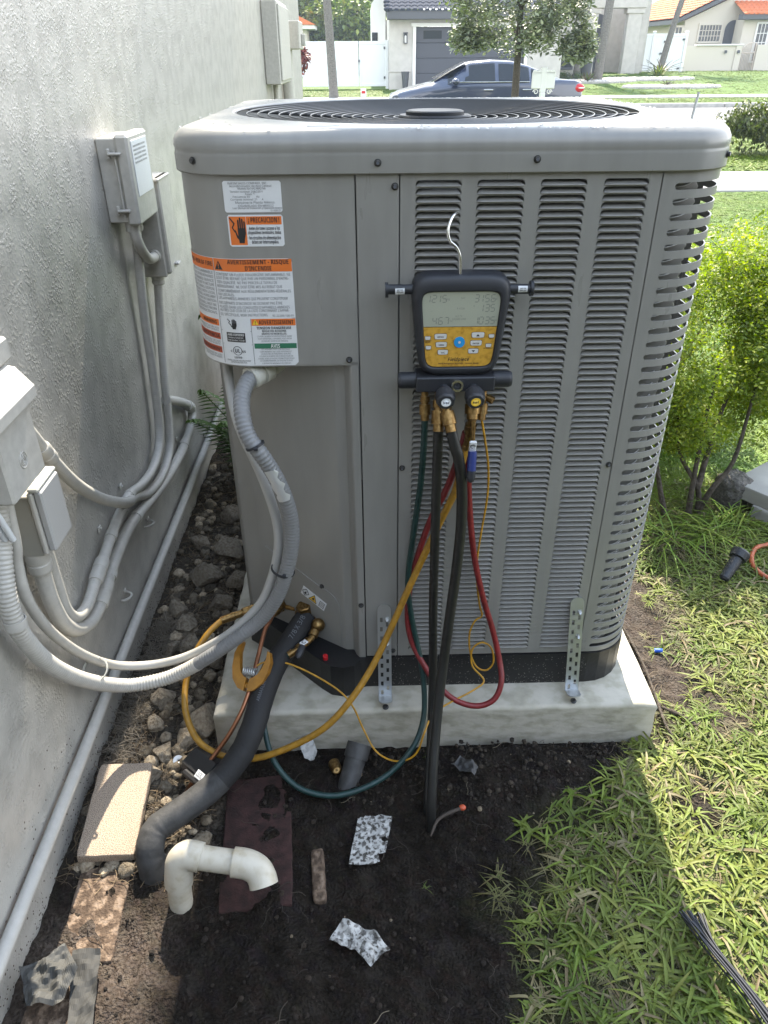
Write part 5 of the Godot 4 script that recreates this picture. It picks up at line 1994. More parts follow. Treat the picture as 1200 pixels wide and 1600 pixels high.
func build_brackets() -> void:
	# perforated straps that hold the unit down
	for e in 2:
		var top := V(-0.1210, 0.334, 0.0048) if e == 0 else V(0.303, 0.343, 0.0045)
		var low := V(-0.1205, SLAB + 0.012, 0.046) if e == 0 else V(0.3105, SLAB + 0.012, 0.040)
		var t := thing("hold_down_strap", "perforated zinc strap bolted at the left of the louvered panel" if e == 0 else "perforated zinc strap bolted at the right of the louvered panel", "strap", low, 0.0, "straps holding the air conditioner down")
		var up := top - low
		var long := up.length()
		up = up / long
		var side := V(1, 0, 0) - up * up.x
		side = side.normalized()
		var out := side.cross(up)
		var xs := [-0.0150, -0.0095, -0.0035, 0.0035, 0.0095, 0.0150]
		var ys := [0.0]
		var n := 9
		for k in n:
			for q in [0.006, 0.0125, 0.018, 0.0245]: ys.append(k * (long - 0.012) / n + q)
		ys.append(long)
		var s := Shape.new()
		for f in 2:
			var lift: float = 0.0 if f == 0 else 0.0022
			s = sheet(xs, ys, func(i, j): return (i == 1 and j % 4 in [1, 2] and j < 37) or (i == 3 and j % 4 in [3, 0] and j > 2 and j < 35), func(x, y): return side * x + up * y + out * lift) if f == 0 else s
		var back := s.v.size()
		var flat := PackedInt32Array(s.idx)
		# a second skin gives the sheet its thickness
		for k in back:
			s.v.append(s.v[k] + out * 0.0022)
			s.n.append(s.n[k])
			s.uv.append(s.uv[k])
			s.c.append(s.c[k])
		for k in flat: s.idx.append(back + k)
		for k in 2:
			var x := -0.0150 if k == 0 else 0.0150
			s.poly([side * x, side * x + up * long, side * x + up * long + out * 0.0022, side * x + out * 0.0022], Vector3.ZERO + up * long * 0.5)
		var cap := PackedVector2Array()
		for k in 13: cap.append(Vector2(cos(PI * k / 12.0), sin(PI * k / 12.0)) * 0.0150)
		s.extrude(cap, 0.0, 0.0022, Transform3D(Basis(side, up, out), up * long))
		obj("strap", s, M.zinc, t)
		s = Shape.new()
		var foot := PackedVector2Array()
		for k in 13: foot.append(Vector2(cos(PI * k / 12.0) * 0.0150, -0.026 - sin(PI * k / 12.0) * 0.012))
		foot.append(Vector2(-0.0150, 0.002))
		foot.append(Vector2(0.0150, 0.002))
		s.extrude(foot, 0.0, 0.0022, Transform3D(Basis(V(1, 0, 0), V(0, -0.35, -0.94), V(0, 0.94, -0.35)), V(0, 0.0, 0)))
		obj("foot", s, M.zinc, t)
		var screw := screw_shape().mesh()
		part("bolt", screw, M.screw_metal, t, Transform3D(Basis(V(1.2, 0, 0), V(0, 0.4, -1.1), V(0, 1.1, 0.4)), V(0, -0.008, 0.026)))
		for k in 2: part("screw", screw, M.zinc, t, Transform3D(Basis(side, up, out), side * 0.0065 + up * (long * (0.90 - 0.27 * k)) + out * 0.0024))


# ------------------------------------------------------------------ gauge set and its hoses
# rounded trapezoid: half widths at top and bottom, half height, about a centre
func casing(cx: float, cy: float, top: float, low: float, hh: float, power: float, n := 64) -> PackedVector2Array:
	var out := PackedVector2Array()
	for k in n:
		var a := TAU * k / n
		var sx := signf(cos(a)) * pow(absf(cos(a)), power)
		var sy := signf(sin(a)) * pow(absf(sin(a)), power)
		out.append(Vector2(cx + sx * lerpf(low, top, 0.5 + 0.5 * sy), cy + sy * hh))
	return out


func loft(s: Shape, rings: Array, levels: Array) -> void:
	var p := PackedVector3Array()
	var n: int = rings[0].size()
	for j in rings.size():
		for k in n + 1:
			var q: Vector2 = rings[j][k % n]
			p.append(V(q.x, q.y, levels[j]))
	s.grid(p, n + 1, rings.size(), true)


func cap_of(s: Shape, ring: PackedVector2Array, z: float) -> void:
	var pts := []
	for q in ring: pts.append(V(q.x, q.y, z))
	s.poly(pts, V(ring[0].x, ring[0].y, z - 1.0))


# a turned brass fitting between two points: [fraction along, radius]
func turned(s: Shape, a: Vector3, b: Vector3, prof: Array, sides := 20) -> void:
	var y := (b - a).normalized()
	var x := y.cross(V(0.2, 0.1, 0.97)).normalized()
	var xf := Transform3D(Basis(x, y, x.cross(y)), a)
	var steps := []
	for q in prof: steps.append(Vector2(q[1], q[0] * a.distance_to(b)))
	s.lathe(steps, xf, sides)


func seven(s: Shape, digit: int, x: float, y: float, w: float, h: float, z: float) -> void:
	var on: String = ["abcdef", "bc", "abged", "abgcd", "fgbc", "afgcd", "afgedc", "abc", "abcdefg", "abcdfg"][digit]
	var th := h * 0.115
	var segs := {"a": [0.1, 1.0, 0.9, 1.0], "b": [1.0, 0.95, 1.0, 0.55], "c": [1.0, 0.45, 1.0, 0.05], "d": [0.1, 0.0, 0.9, 0.0], "e": [0.0, 0.45, 0.0, 0.05], "f": [0.0, 0.95, 0.0, 0.55], "g": [0.1, 0.5, 0.9, 0.5]}
	for c in on:
		var q: Array = segs[c]
		var lean := 0.10 * h
		var a := Vector2(x + q[0] * w + lean * q[1], y + q[1] * h)
		var b := Vector2(x + q[2] * w + lean * q[3], y + q[3] * h)
		var d := (b - a).normalized() * th * 0.1
		var e := Vector2(-d.y, d.x) * 5.0
		s.poly([V(a.x + d.x + e.x, a.y + d.y + e.y, z), V(b.x - d.x + e.x, b.y - d.y + e.y, z), V(b.x - d.x - e.x, b.y - d.y - e.y, z), V(a.x + d.x - e.x, a.y + d.y - e.y, z)], V(a.x, a.y, z - 1.0))


func build_gauge_set() -> void:
	var t := thing("manifold_gauge", "yellow faced digital manifold gauge hanging on the louvers", "gauge")
	var s := Shape.new()
	var cx := 0.0092
	var cy := 0.9775
	var outer := casing(cx, cy, 0.0855, 0.0675, 0.0865, 0.34)
	var inner := casing(cx, cy - 0.001, 0.0795, 0.0625, 0.0805, 0.34)
	var lip := casing(cx, 0.9725, 0.0695, 0.0595, 0.0675, 0.22)
	var face_ := casing(cx, 0.9725, 0.0672, 0.0572, 0.0650, 0.22)
	loft(s, [casing(cx, cy, 0.078, 0.062, 0.080, 0.34), outer, outer, inner, lip, face_, face_], [0.006, 0.016, 0.044, 0.0535, 0.0545, 0.0525, 0.0480])
	cap_of(s, face_, 0.0482)
	obj("case", s, M.rubber_dark, t)
	var split := 0.9780
	var upper := PackedVector2Array()
	var lower := PackedVector2Array()
	var ring_ := casing(cx, 0.9725, 0.0663, 0.0563, 0.0640, 0.22, 128)
	for e in 2:
		var y := split + (0.0006 if e == 0 else -0.0006)
		var half := lerpf(0.0563, 0.0663, 0.5 + 0.5 * (y - 0.9725) / 0.0640)
		(upper if e == 0 else lower).append(Vector2(cx + half * (1.0 if e == 0 else -1.0), y))
		for q in ring_:
			if e == 0 and q.y > y + 0.0004: upper.append(q)
			if e == 1 and q.y < y - 0.0004 and q.y < 0.9725 - 0.001: lower.append(q)
		(upper if e == 0 else lower).append(Vector2(cx - half * (1.0 if e == 0 else -1.0), y))
	s = Shape.new()
	s.extrude(upper, 0.0482, 0.0500)
	var lcd := obj("screen", s, M.lcd, t)
	s = Shape.new()
	s.extrude(lower, 0.0482, 0.0504)
	var plate := obj("face_plate", s, M.face_yellow, t)
	var z := 0.0502
	for q in [[1, -0.0495, 1.0195], [2, -0.0395, 1.0195], [1, -0.0325, 1.0195], [5, -0.0225, 1.0195], [3, 0.0310, 1.0195], [1, 0.0380, 1.0195], [5, 0.0480, 1.0195], [6, 0.0580, 1.0195], [1, 0.0390, 1.0035], [3, 0.0490, 1.0035], [5, 0.0580, 1.0035], [4, -0.0380, 0.9825], [6, -0.0280, 0.9825], [7, -0.0180, 0.9825], [1, 0.0310, 0.9825], [0, 0.0400, 0.9825], [3, 0.0500, 0.9825], [5, 0.0590, 0.9825]]:
		s = Shape.new()
		seven(s, q[0], q[1], q[2], 0.0065, 0.0118, z)
		obj("digit", s, M.lcd_dark, lcd)
	s = Shape.new()
	s = Shape.new()
	for q in [["psig", -0.0135, 1.0245], ["SAT", 0.0120, 1.0262], ["psig", 0.0650, 1.0245], ["R 410A", 0.0090, 1.0090], ["- - -", -0.0400, 1.0050], ["°F SC", -0.0080, 0.9880], ["°F SH", 0.0650, 0.9885], ["VLT °F", 0.0060, 0.9960], ["LIQUID LINE", 0.0070, 0.9910], ["K", 0.0310, 1.0130]]:
		write(s, q[0], Transform3D(Basis(), V(q[1], q[2], z)), 0.0030, 0.0, false, 1)
	obj("print", s, M.lcd_dark, lcd)
	# keys
	z = 0.0504
	s = Shape.new()
	for q in [[-0.0232, 0.9620, 0.0105, 0.0045], [-0.0215, 0.9480, 0.0095, 0.0043], [-0.0185, 0.9345, 0.0088, 0.0040], [0.0400, 0.9640, 0.0108, 0.0045], [0.0375, 0.9500, 0.0098, 0.0043], [0.0335, 0.9360, 0.0088, 0.0040], [-0.0450, 0.9595, 0.0048, 0.0028], [-0.0435, 0.9430, 0.0048, 0.0028], [0.0630, 0.9620, 0.0048, 0.0028], [0.0590, 0.9455, 0.0048, 0.0028]]:
		var ring := casing(q[0], q[1], q[2] + 0.0006, q[2], q[3] + 0.0006, 0.35, 24)
		s = Shape.new()
		s.extrude(ring, z - 0.001, z + 0.0004)
		obj("key_border", s, M.print_black, plate)
		s = Shape.new()
		ring = casing(q[0], q[1], q[2], q[2] - 0.0006, q[3], 0.35, 24)
		s.extrude(ring, z, z + 0.0012)
		obj("key", s, M.button_grey, plate)
	s = Shape.new()
	s.extrude(casing(0.0090, 0.9520, 0.0092, 0.0092, 0.0092, 1.0, 32), z - 0.001, z + 0.0022)
	obj("power_key", s, M.button_blue, plate)
	s = Shape.new()
	s.extrude(casing(0.0090, 0.9520, 0.0022, 0.0022, 0.0022, 1.0, 16), z, z + 0.0026)
	obj("power_mark", s, M.button_grey, plate)
	s = Shape.new()
	for q in [["MENU", -0.0232, 0.9614, 0.0027], ["VIEW", -0.0215, 0.9474, 0.0027], ["VAC", -0.0185, 0.9340, 0.0027], ["ENTER", 0.0375, 0.9494, 0.0027]]: write(s, q[0], Transform3D(Basis(), V(q[1], q[2], z + 0.0014)), q[3], 0.0, true, 1)
	s.extrude(PackedVector2Array([Vector2(0.0368, 0.9618), Vector2(0.0432, 0.9618), Vector2(0.0400, 0.9655)]), z, z + 0.0014)
	s.extrude(PackedVector2Array([Vector2(0.0305, 0.9375), Vector2(0.0365, 0.9375), Vector2(0.0335, 0.9340)]), z, z + 0.0014)
	for q in [["BACKLIGHT", -0.0450, 0.9545], ["ON/OFF", -0.0450, 0.9520], ["ZERO", -0.0435, 0.9385], ["HOLD", 0.0630, 0.9568], ["REFRIGERANT", 0.0590, 0.9405]]: write(s, q[0], Transform3D(Basis(), V(q[1], q[2], z + 0.0002)), 0.0018, 0.0, true, 1)
	var slant := Transform3D(Basis(V(1, 0, 0), V(0.22, 1, 0), V(0, 0, 1)), V(0.0090, 0.9205, z + 0.0002))
	write(s, "Fieldpiece", slant, 0.0064, 0.036, true, 1)
	write(s, "SMAN Refrigerant Manifold + Vacuum Gauge", Transform3D(Basis(), V(0.0090, 0.9138, z + 0.0002)), 0.0024, 0.070, true, 1)
	obj("print", s, M.print_black, plate)
	# carrying rod with clip ends
	s = Shape.new()
	s.tube([V(-0.112, 1.0375, 0.034), V(0.1262, 1.0355, 0.034)], 0.0082, 16)
	for x in [-0.1135, 0.1265]: turned(s, V(x - 0.0025, 1.0365, 0.034), V(x + 0.0025, 1.0365, 0.034), [[0, 0.0], [0, 0.0125], [1, 0.0125], [1, 0]])
	obj("rod", s, M.rubber_dark, t)
	for x in [-0.092, 0.111]:
		s = Shape.new()
		var g := PackedVector3Array()
		for q in [0.0078, -0.0078]:
			for k in 5:
				var a := lerpf(-0.75, 0.75, k / 4.0)
				g.append(V(x + q, 1.0365 + sin(a) * 0.0086, 0.034 + cos(a) * 0.0086))
		s.grid(g, 5, 2)
		for k in s.n.size(): s.n[k] = (s.v[k] - V(s.v[k].x, 1.0365, 0.034)).normalized()
		var lab := obj("label", s, M.sticker_white, t)
		s = Shape.new()
		write(s, "UP TO", Transform3D(Basis(), V(x, 1.0385, 0.0428)), 0.0024, 0.0, true, 1)
		obj("print", s, M.print_black, lab)
		s = Shape.new()
		write(s, "800 psi", Transform3D(Basis(), V(x, 1.0350, 0.0428)), 0.0024, 0.0, true, 1)
		obj("print", s, M.print_black, lab)
	# bent hook
	var hook := spline([V(0.0045, 1.150, -0.006), V(0.003, 1.1525, 0.010), V(-0.004, 1.152, 0.022), V(-0.012, 1.144, 0.033), V(-0.0165, 1.129, 0.040), V(-0.013, 1.115, 0.042), V(-0.003, 1.106, 0.042), V(0.003, 1.095, 0.042), V(0.0055, 1.080, 0.042), V(0.006, 1.055, 0.042)], 6)
	s = Shape.new()
	s.tube(hook, 0.0026, 10)
	obj("hook", s, M.chrome, t)
	# manifold block with grips
	s = Shape.new()
	s.span(V(-0.0640, 0.8660, 0.012), V(0.0735, 0.8925, 0.062), 0.002)
	obj("manifold_block", s, M.rubber_dark, t)
	for e in [-1.0, 1.0]:
		s = Shape.new()
		turned(s, V(cx - 0.004 + e * 0.066, 0.8805, 0.040), V(cx - 0.004 + e * 0.100, 0.8805, 0.040), [[0, 0.0], [0, 0.0135], [0.08, 0.0145], [0.85, 0.0145], [1.0, 0.0125], [1.0, 0.0]], 24)
		obj("grip", s, M.rubber_dark, t)
	s = Shape.new()
	turned(s, V(0.0075, 0.8790, 0.060), V(0.0075, 0.8785, 0.0665), [[0, 0.0110], [1, 0.0110], [1, 0.0072], [0.4, 0.0068]], 24)
	obj("sight_ring", s, M.chrome, t)
	s = Shape.new()
	turned(s, V(0.0075, 0.8790, 0.060), V(0.0075, 0.8787, 0.0640), [[0, 0.0070], [1, 0.0068], [1, 0.0]], 20)
	obj("sight_glass", s, M.hub_black, t)
	for e in 2:
		var x := -0.0155 if e == 0 else 0.0355
		var a := V(x, 0.872, 0.060)
		var b := V(x + 0.001, 0.862, 0.098)
		s = Shape.new()
		turned(s, a, b, [[0, 0.010], [0.3, 0.010], [0.3, 0.0150], [0.45, 0.0178], [0.9, 0.0168], [1.0, 0.0142], [1.0, 0.0]], 8)
		var knob := obj("knob", s, M.rubber_dark, t)
		s = Shape.new()
		var out := (b - a).normalized()
		turned(s, b, b + out * 0.0008, [[0, 0.0085], [1, 0.0085], [1, 0.0]], 20)
		var disc := obj("disc", s, M.sticker_white if e == 0 else M.print_yellow, knob)
		s = Shape.new()
		var right := Vector3.UP.cross(out).normalized()
		write(s, "Vac" if e == 0 else "Ref", Transform3D(Basis(right, out.cross(right), out), b + out * 0.001), 0.0048, 0.0, true, 1)
		obj("print", s, M.print_black, disc)
	# brass ports
	var nut := [[0, 0.0065], [0.26, 0.0065], [0.26, 0.0088], [0.44, 0.0088], [0.44, 0.0070], [0.5, 0.0070], [0.5, 0.0102], [0.82, 0.0102], [0.82, 0.0078], [1.0, 0.0078], [1.0, 0.0]]
	for q in [[V(-0.047, 0.867, 0.042), V(-0.047, 0.812, 0.060), 1.0], [V(-0.022, 0.867, 0.050), V(-0.025, 0.800, 0.083), 1.25], [V(-0.018, 0.867, 0.060), V(-0.003, 0.806, 0.099), 1.25], [V(0.0365, 0.867, 0.050), V(0.036, 0.818, 0.072), 1.35], [V(0.058, 0.867, 0.040), V(0.054, 0.812, 0.062), 0.95]]:
		s = Shape.new()
		var prof := []
		for e in nut: prof.append([e[0], e[1] * q[2]])
		turned(s, q[0], q[1], prof, 18)
		obj("port", s, M.brass, t)
	s = Shape.new()
	turned(s, V(0.058, 0.852, 0.045), V(0.0735, 0.846, 0.056), [[0, 0.005], [0.5, 0.005], [0.5, 0.0068], [1, 0.0068], [1, 0.0]], 12)
	obj("side_port", s, M.brass, t)
	# ball valve on the yellow hose with its blue lever
	var valve := thing("ball_valve", "small brass ball valve with blue lever under the gauge", "valve")
	s = Shape.new()
	turned(s, V(0.036, 0.820, 0.072), V(0.0335, 0.785, 0.062), [[0, 0.008], [0.4, 0.008], [0.4, 0.0105], [0.9, 0.0105], [1, 0.006], [1, 0.0]], 18)
	turned(s, V(0.0335, 0.785, 0.062), V(0.031, 0.752, 0.052), [[0, 0.0075], [0.7, 0.0075], [0.8, 0.0095], [1, 0.0095], [1, 0.0]], 6)
	turned(s, V(0.036, 0.822, 0.084), V(0.036, 0.786, 0.094), [[0, 0.0], [0, 0.0045], [0.3, 0.0045], [1, 0.0038]], 12)
	obj("body", s, M.brass, valve)
	s = Shape.new()
	s.box(V(0.036, 0.777, 0.0965), V(0.0125, 0.024, 0.006), 0.0015, Basis(V(1, 0, 0), 0.28))
	obj("lever_plate", s, M.sticker_white, valve)
	s = Shape.new()
	for ringq in [[0.0042, 24, 4.7], [0.0022, 16, 3.0]]:
		var path := []
		for k in ringq[1]:
			var a: float = ringq[2] * k / (ringq[1] - 1.0)
			path.append(V(0.036, 0.7785, 0.1000) + Basis(V(1, 0, 0), 0.28) * V(cos(a) * ringq[0], sin(a) * ringq[0], 0.0))
		s.tube(path, 0.0007, 5)
	obj("mark", s, M.print_black, valve)
	s = Shape.new()
	s.tube([V(0.0358, 0.768, 0.0985), V(0.0352, 0.752, 0.1035), V(0.0345, 0.735, 0.108)], [0.0078, 0.0082, 0.0080], 14)
	obj("lever", s, M.handle_blue, valve)
	s = Shape.new()
	s.tube([V(0.0345, 0.735, 0.108), V(0.0340, 0.723, 0.111), V(0.0337, 0.716, 0.1128), V(0.0336, 0.713, 0.1132)], [0.0080, 0.0079, 0.0060, 0.002], 14)
	obj("lever_tip", s, M.rubber_dark, valve)
	s = Shape.new()
	# hoses
	var hoses := [
		["hose", "dark green thin hose looping from gauge to the service valve", "hose_green", 0.0062, [V(-0.047, 0.813, 0.059), V(-0.047, 0.752, 0.05), V(-0.05, 0.66, 0.032), V(-0.06, 0.549, 0.02), V(-0.069, 0.451, 0.016), V(-0.069, 0.383, 0.016), V(-0.057, 0.298, 0.022), V(-0.042, 0.225, 0.045), V(-0.034, 0.157, 0.078), V(-0.039, 0.103, 0.115), V(-0.065, 0.07, 0.161), V(-0.121, 0.032, 0.199), V(-0.191, 0.022, 0.231), V(-0.252, 0.022, 0.24), V(-0.313, 0.035, 0.227), V(-0.36, 0.065, 0.192), V(-0.385, 0.1, 0.142), V(-0.39, 0.14, 0.096), V(-0.377, 0.18, 0.048), V(-0.353, 0.21, 0.023), V(-0.335, 0.224, 0.019)]],
		["hose", "thick yellow hose sweeping in a wide loop across the slab corner", "hose_yellow", 0.0072, [V(0.031, 0.756, 0.053), V(0.025, 0.720, 0.05), V(0.017, 0.659, 0.045), V(-0.007, 0.591, 0.04), V(-0.038, 0.508, 0.04), V(-0.071, 0.426, 0.05), V(-0.107, 0.341, 0.07), V(-0.144, 0.27, 0.1), V(-0.19, 0.213, 0.14), V(-0.249, 0.156, 0.17), V(-0.326, 0.108, 0.18), V(-0.405, 0.08, 0.185), V(-0.476, 0.078, 0.175), V(-0.532, 0.092, 0.145), V(-0.565, 0.122, 0.095), V(-0.572, 0.158, 0.04), V(-0.557, 0.198, -0.01), V(-0.528, 0.23, -0.05), V(-0.500, 0.240, -0.085)]],
		["hose", "red hose hanging in a narrow loop in front of the louvers", "hose_red", 0.0064, [V(0.033, 0.790, 0.058), V(0.037, 0.74, 0.04), V(0.041, 0.688, 0.03), V(0.05, 0.596, 0.024), V(0.066, 0.484, 0.022), V(0.091, 0.377, 0.025), V(0.117, 0.291, 0.03), V(0.133, 0.225, 0.05), V(0.136, 0.186, 0.08), V(0.119, 0.152, 0.1), V(0.081, 0.138, 0.105), V(0.034, 0.152, 0.1), V(-0.005, 0.18, 0.08), V(-0.038, 0.22, 0.05), V(-0.061, 0.264, 0.028), V(-0.07, 0.319, 0.014), V(-0.066, 0.397, 0.012), V(-0.051, 0.48, 0.012), V(-0.028, 0.569, 0.016), V(0.001, 0.648, 0.025), V(0.018, 0.72, 0.040), V(0.028, 0.785, 0.055)]],
		["hose", "straight black hose hanging from the gauge into the mud", "hose_black", 0.0092, [V(-0.0245, 0.803, 0.082), V(-0.024, 0.687, 0.08), V(-0.023, 0.558, 0.08), V(-0.022, 0.403, 0.085), V(-0.019, 0.239, 0.1), V(-0.022, 0.125, 0.14), V(-0.029, 0.053, 0.2), V(-0.036, 0.01, 0.25), V(-0.036, -0.04, 0.27)]],
		["hose", "bowed black hose crossing over the straight black one", "hose_black", 0.0102, [V(-0.0035, 0.808, 0.098), V(0.004, 0.780, 0.103), V(0.0115, 0.755, 0.104), V(0.020, 0.698, 0.102), V(0.023, 0.614, 0.102), V(0.018, 0.514, 0.107), V(0.009, 0.41, 0.117), V(-0.001, 0.303, 0.133), V(-0.011, 0.224, 0.165), V(-0.02, 0.153, 0.205), V(-0.027, 0.09, 0.25), V(-0.031, 0.03, 0.285), V(-0.031, -0.04, 0.30)]]]
	for h in hoses:
		s = Shape.new()
		var path := spline(h[4], 8)
		s.tube(path, h[3], 14)
		single(h[0], s, M[h[2]], h[1], "hose", "charging hoses of the gauge set")
	s = Shape.new()
	s.tube(spline([V(0.054, 0.815, 0.062), V(0.064, 0.768, 0.06), V(0.077, 0.704, 0.04), V(0.083, 0.629, 0.022), V(0.078, 0.542, 0.014), V(0.074, 0.479, 0.014), V(0.076, 0.42, 0.014), V(0.086, 0.351, 0.014), V(0.093, 0.322, 0.016), V(0.078, 0.311, 0.02), V(0.068, 0.275, 0.02), V(0.072, 0.222, 0.025), V(0.088, 0.184, 0.03), V(0.11, 0.178, 0.035), V(0.125, 0.198, 0.03), V(0.117, 0.239, 0.028), V(0.095, 0.253, 0.026), V(0.075, 0.236, 0.03), V(0.076, 0.197, 0.04), V(0.101, 0.171, 0.06), V(0.076, 0.162, 0.08), V(0.017, 0.151, 0.108), V(-0.018, 0.138, 0.125), V(-0.039, 0.125, 0.165), V(-0.054, 0.081, 0.178), V(-0.077, 0.057, 0.18), V(-0.11, 0.044, 0.17), V(-0.145, 0.053, 0.15), V(-0.171, 0.088, 0.12), V(-0.193, 0.138, 0.1), V(-0.223, 0.168, 0.08), V(-0.281, 0.190, 0.05), V(-0.34, 0.212, 0.035), V(-0.385, 0.222, 0.04), V(-0.405, 0.220, 0.05)], 8), 0.0021, 8)
	single("sensor_wire", s, M.wire_yellow, "thin yellow sensor wire curling from gauge to the pipe clamp", "wire")


# ------------------------------------------------------------------ boxes and conduits on the wall
const WX := -0.775


func build_wall_boxes() -> void:
	var s: Shape
	# disconnect box, upper
	var t := thing("disconnect_box", "upper grey disconnect box with hinged cover on the stucco wall", "electrical box")
	s = Shape.new()
	s.span(V(WX + 0.001, 1.018, -0.840), V(WX + 0.050, 1.205, -0.668), 0.003)
	obj("body", s, M.conduit_paint, t)
	s = Shape.new()
	s.span(V(WX + 0.046, 1.012, -0.846), V(WX + 0.078, 1.212, -0.661), 0.006)
	obj("cover", s, M.conduit_paint, t)
	s = Shape.new()
	s.span(V(WX + 0.078, 1.075, -0.825), V(WX + 0.0800, 1.198, -0.685), 0.0008)
	obj("label", s, M.sticker_white, t)
	s = Shape.new()
	for k in 5: write(s, "DANGER DISCONNECT SWITCH 60 A", Transform3D(Basis(V(0, 0, -1), V(0, 1, 0), V(1, 0, 0)), V(WX + 0.0806, 1.185 - k * 0.009, -0.695)), 0.004, 0.11, true, 0)
	obj("print", s, M.print_grey, t)
	for y in [1.045, 1.170]:
		s = Shape.new()
		s.span(V(WX + 0.030, y, -0.664), V(WX + 0.060, y + 0.006, -0.648), 0.002)
		s.span(V(WX + 0.026, y - 0.008, -0.664), V(WX + 0.034, y + 0.014, -0.655), 0.002)
		obj("hinge", s, M.conduit_paint, t)
	s = Shape.new()
	s.tube([V(WX + 0.043, 1.030, -0.662), V(WX + 0.043, 1.180, -0.662)], 0.0025, 8)
	obj("hinge_pin", s, M.conduit_paint, t)
	# second box behind it
	t = thing("junction_box", "tall grey junction box behind the upper disconnect box", "electrical box")
	s = Shape.new()
	s.span(V(WX + 0.001, 0.838, -0.990), V(WX + 0.070, 1.085, -0.862), 0.003)
	obj("body", s, M.conduit_paint, t)
	s = Shape.new()
	s.span(V(WX + 0.066, 0.845, -0.996), V(WX + 0.082, 1.092, -0.870), 0.004)
	obj("cover", s, M.conduit_paint, t)
	s = Shape.new()
	s.span(V(WX + 0.001, 1.0851, -0.992), V(WX + 0.085, 1.092, -0.858), 0.002)
	obj("rain_hood", s, M.conduit_paint, t)
	s = Shape.new()
	s.box(V(WX + 0.088, 0.862, -0.93), V(0.012, 0.006, 0.03), 0.002)
	obj("tab", s, M.conduit_paint, t)
	# meter side boxes at the left edge
	t = thing("meter_box", "pale box with domed hood and round emblem at the left edge", "electrical box")
	s = Shape.new()
	s.span(V(WX + 0.001, 0.790, 0.172), V(-0.682, 0.925, 0.298), 0.004)
	obj("body", s, M.conduit_paint, t)
	s = Shape.new()
	var hood := PackedVector2Array([Vector2(WX + 0.002, 0.915), Vector2(-0.668, 0.915), Vector2(-0.668, 0.932), Vector2(-0.690, 0.962), Vector2(-0.715, 0.968), Vector2(WX + 0.002, 0.968)])
	s.extrude(hood, 0.166, 0.36)
	obj("hood", s, M.conduit_paint, t)
	s = Shape.new()
	s.span(V(WX + 0.001, 0.968, 0.145), V(-0.700, 1.005, 0.34), 0.004)
	obj("upper_body", s, M.conduit_paint, t)
	s = Shape.new()
	var em := []
	for k in 24: em.append(V(-0.6815, 0.838 + sin(TAU * k / 24.0) * 0.0125, 0.238 + cos(TAU * k / 24.0) * 0.0125))
	s.tube(em, 0.001, 5, false, true)
	for k in 3:
		var sp := []
		for q in 8: sp.append(V(-0.6815, 0.838 + sin(q * 0.6 + k * 2.1) * (0.002 + q * 0.0011), 0.238 + cos(q * 0.6 + k * 2.1) * (0.002 + q * 0.0011)))
		s.tube(sp, 0.0009, 5)
	obj("emblem", s, M.conduit_paint, t)
	s = Shape.new()
	var disc := Transform3D(Basis(V(1, 0, 0), V(0, 0, 1), V(0, -1, 0)), V(-0.735, 0.850, 0.298))
	s.lathe([Vector2(0.024, 0), Vector2(0.024, 0.003), Vector2(0.02, 0.004), Vector2(0, 0.004)], disc, 24)
	obj("knockout", s, M.conduit_paint, t)
	t = thing("outlet_box", "small grey outlet box with clear hinged lid below the meter box", "electrical box")
	s = Shape.new()
	s.span(V(WX + 0.001, 0.622, 0.112), V(-0.718, 0.742, 0.190), 0.002)
	obj("body", s, M.box_grey, t)
	s = Shape.new()
	s.span(V(-0.7178, 0.629, 0.108), V(-0.708, 0.752, 0.196), 0.003)
	obj("gasket", s, M.conduit_paint, t)
	s = Shape.new()
	s.span(V(-0.7079, 0.634, 0.112), V(-0.694, 0.752, 0.192), 0.003)
	obj("lid", s, M.conduit_light, t)
	s = Shape.new()
	s.box(V(-0.706, 0.756, 0.152), V(0.018, 0.007, 0.085), 0.002)
	obj("hinge", s, M.fitting_white, t)
	# far boxes near the corner of the house
	t = thing("meter_cabinet", "tall grey meter cabinet near the far corner of the stucco wall", "electrical box")
	s = Shape.new()
	s.span(V(WX + 0.001, 1.20, -5.05), V(WX + 0.10, 1.66, -4.30), 0.006)
	obj("body", s, M.conduit_paint, t)
	s = Shape.new()
	s.span(V(WX + 0.1001, 1.22, -5.03), V(WX + 0.112, 1.64, -4.32), 0.004)
	obj("door", s, M.conduit_paint, t)
	t = thing("service_box", "small grey service box beyond the tall meter cabinet", "electrical box")
	s = Shape.new()
	s.span(V(WX + 0.001, 1.40, -5.60), V(WX + 0.17, 1.58, -5.20), 0.006)
	s.span(V(WX + 0.1701, 1.425, -5.42), V(WX + 0.20, 1.50, -5.36), 0.004)
	obj("body", s, M.conduit_paint, t)
	s = Shape.new()
	s.tube([V(WX + 0.05, 1.40, -5.40), V(WX + 0.05, 0.2, -5.40)], 0.045, 14)
	obj("riser", s, M.conduit_paint, t)
	s = Shape.new()
	s.tube([V(WX + 0.03, 1.20, -4.62), V(WX + 0.03, 0.1, -4.62)], 0.02, 10)
	single("riser_pipe", s, M.conduit_paint, "thin grey riser pipe below the tall meter cabinet", "pipe")


func ribbed(path: Array, r: float, pitch: float, depth: float) -> Array:
	var fine := even(path, pitch / 4.0)
	var rad := PackedFloat32Array()
	for k in fine.size(): rad.append(r - depth * (0.0 if k % 4 < 2 else (1.0 if k % 4 == 3 else 0.6)))
	return [fine, rad]


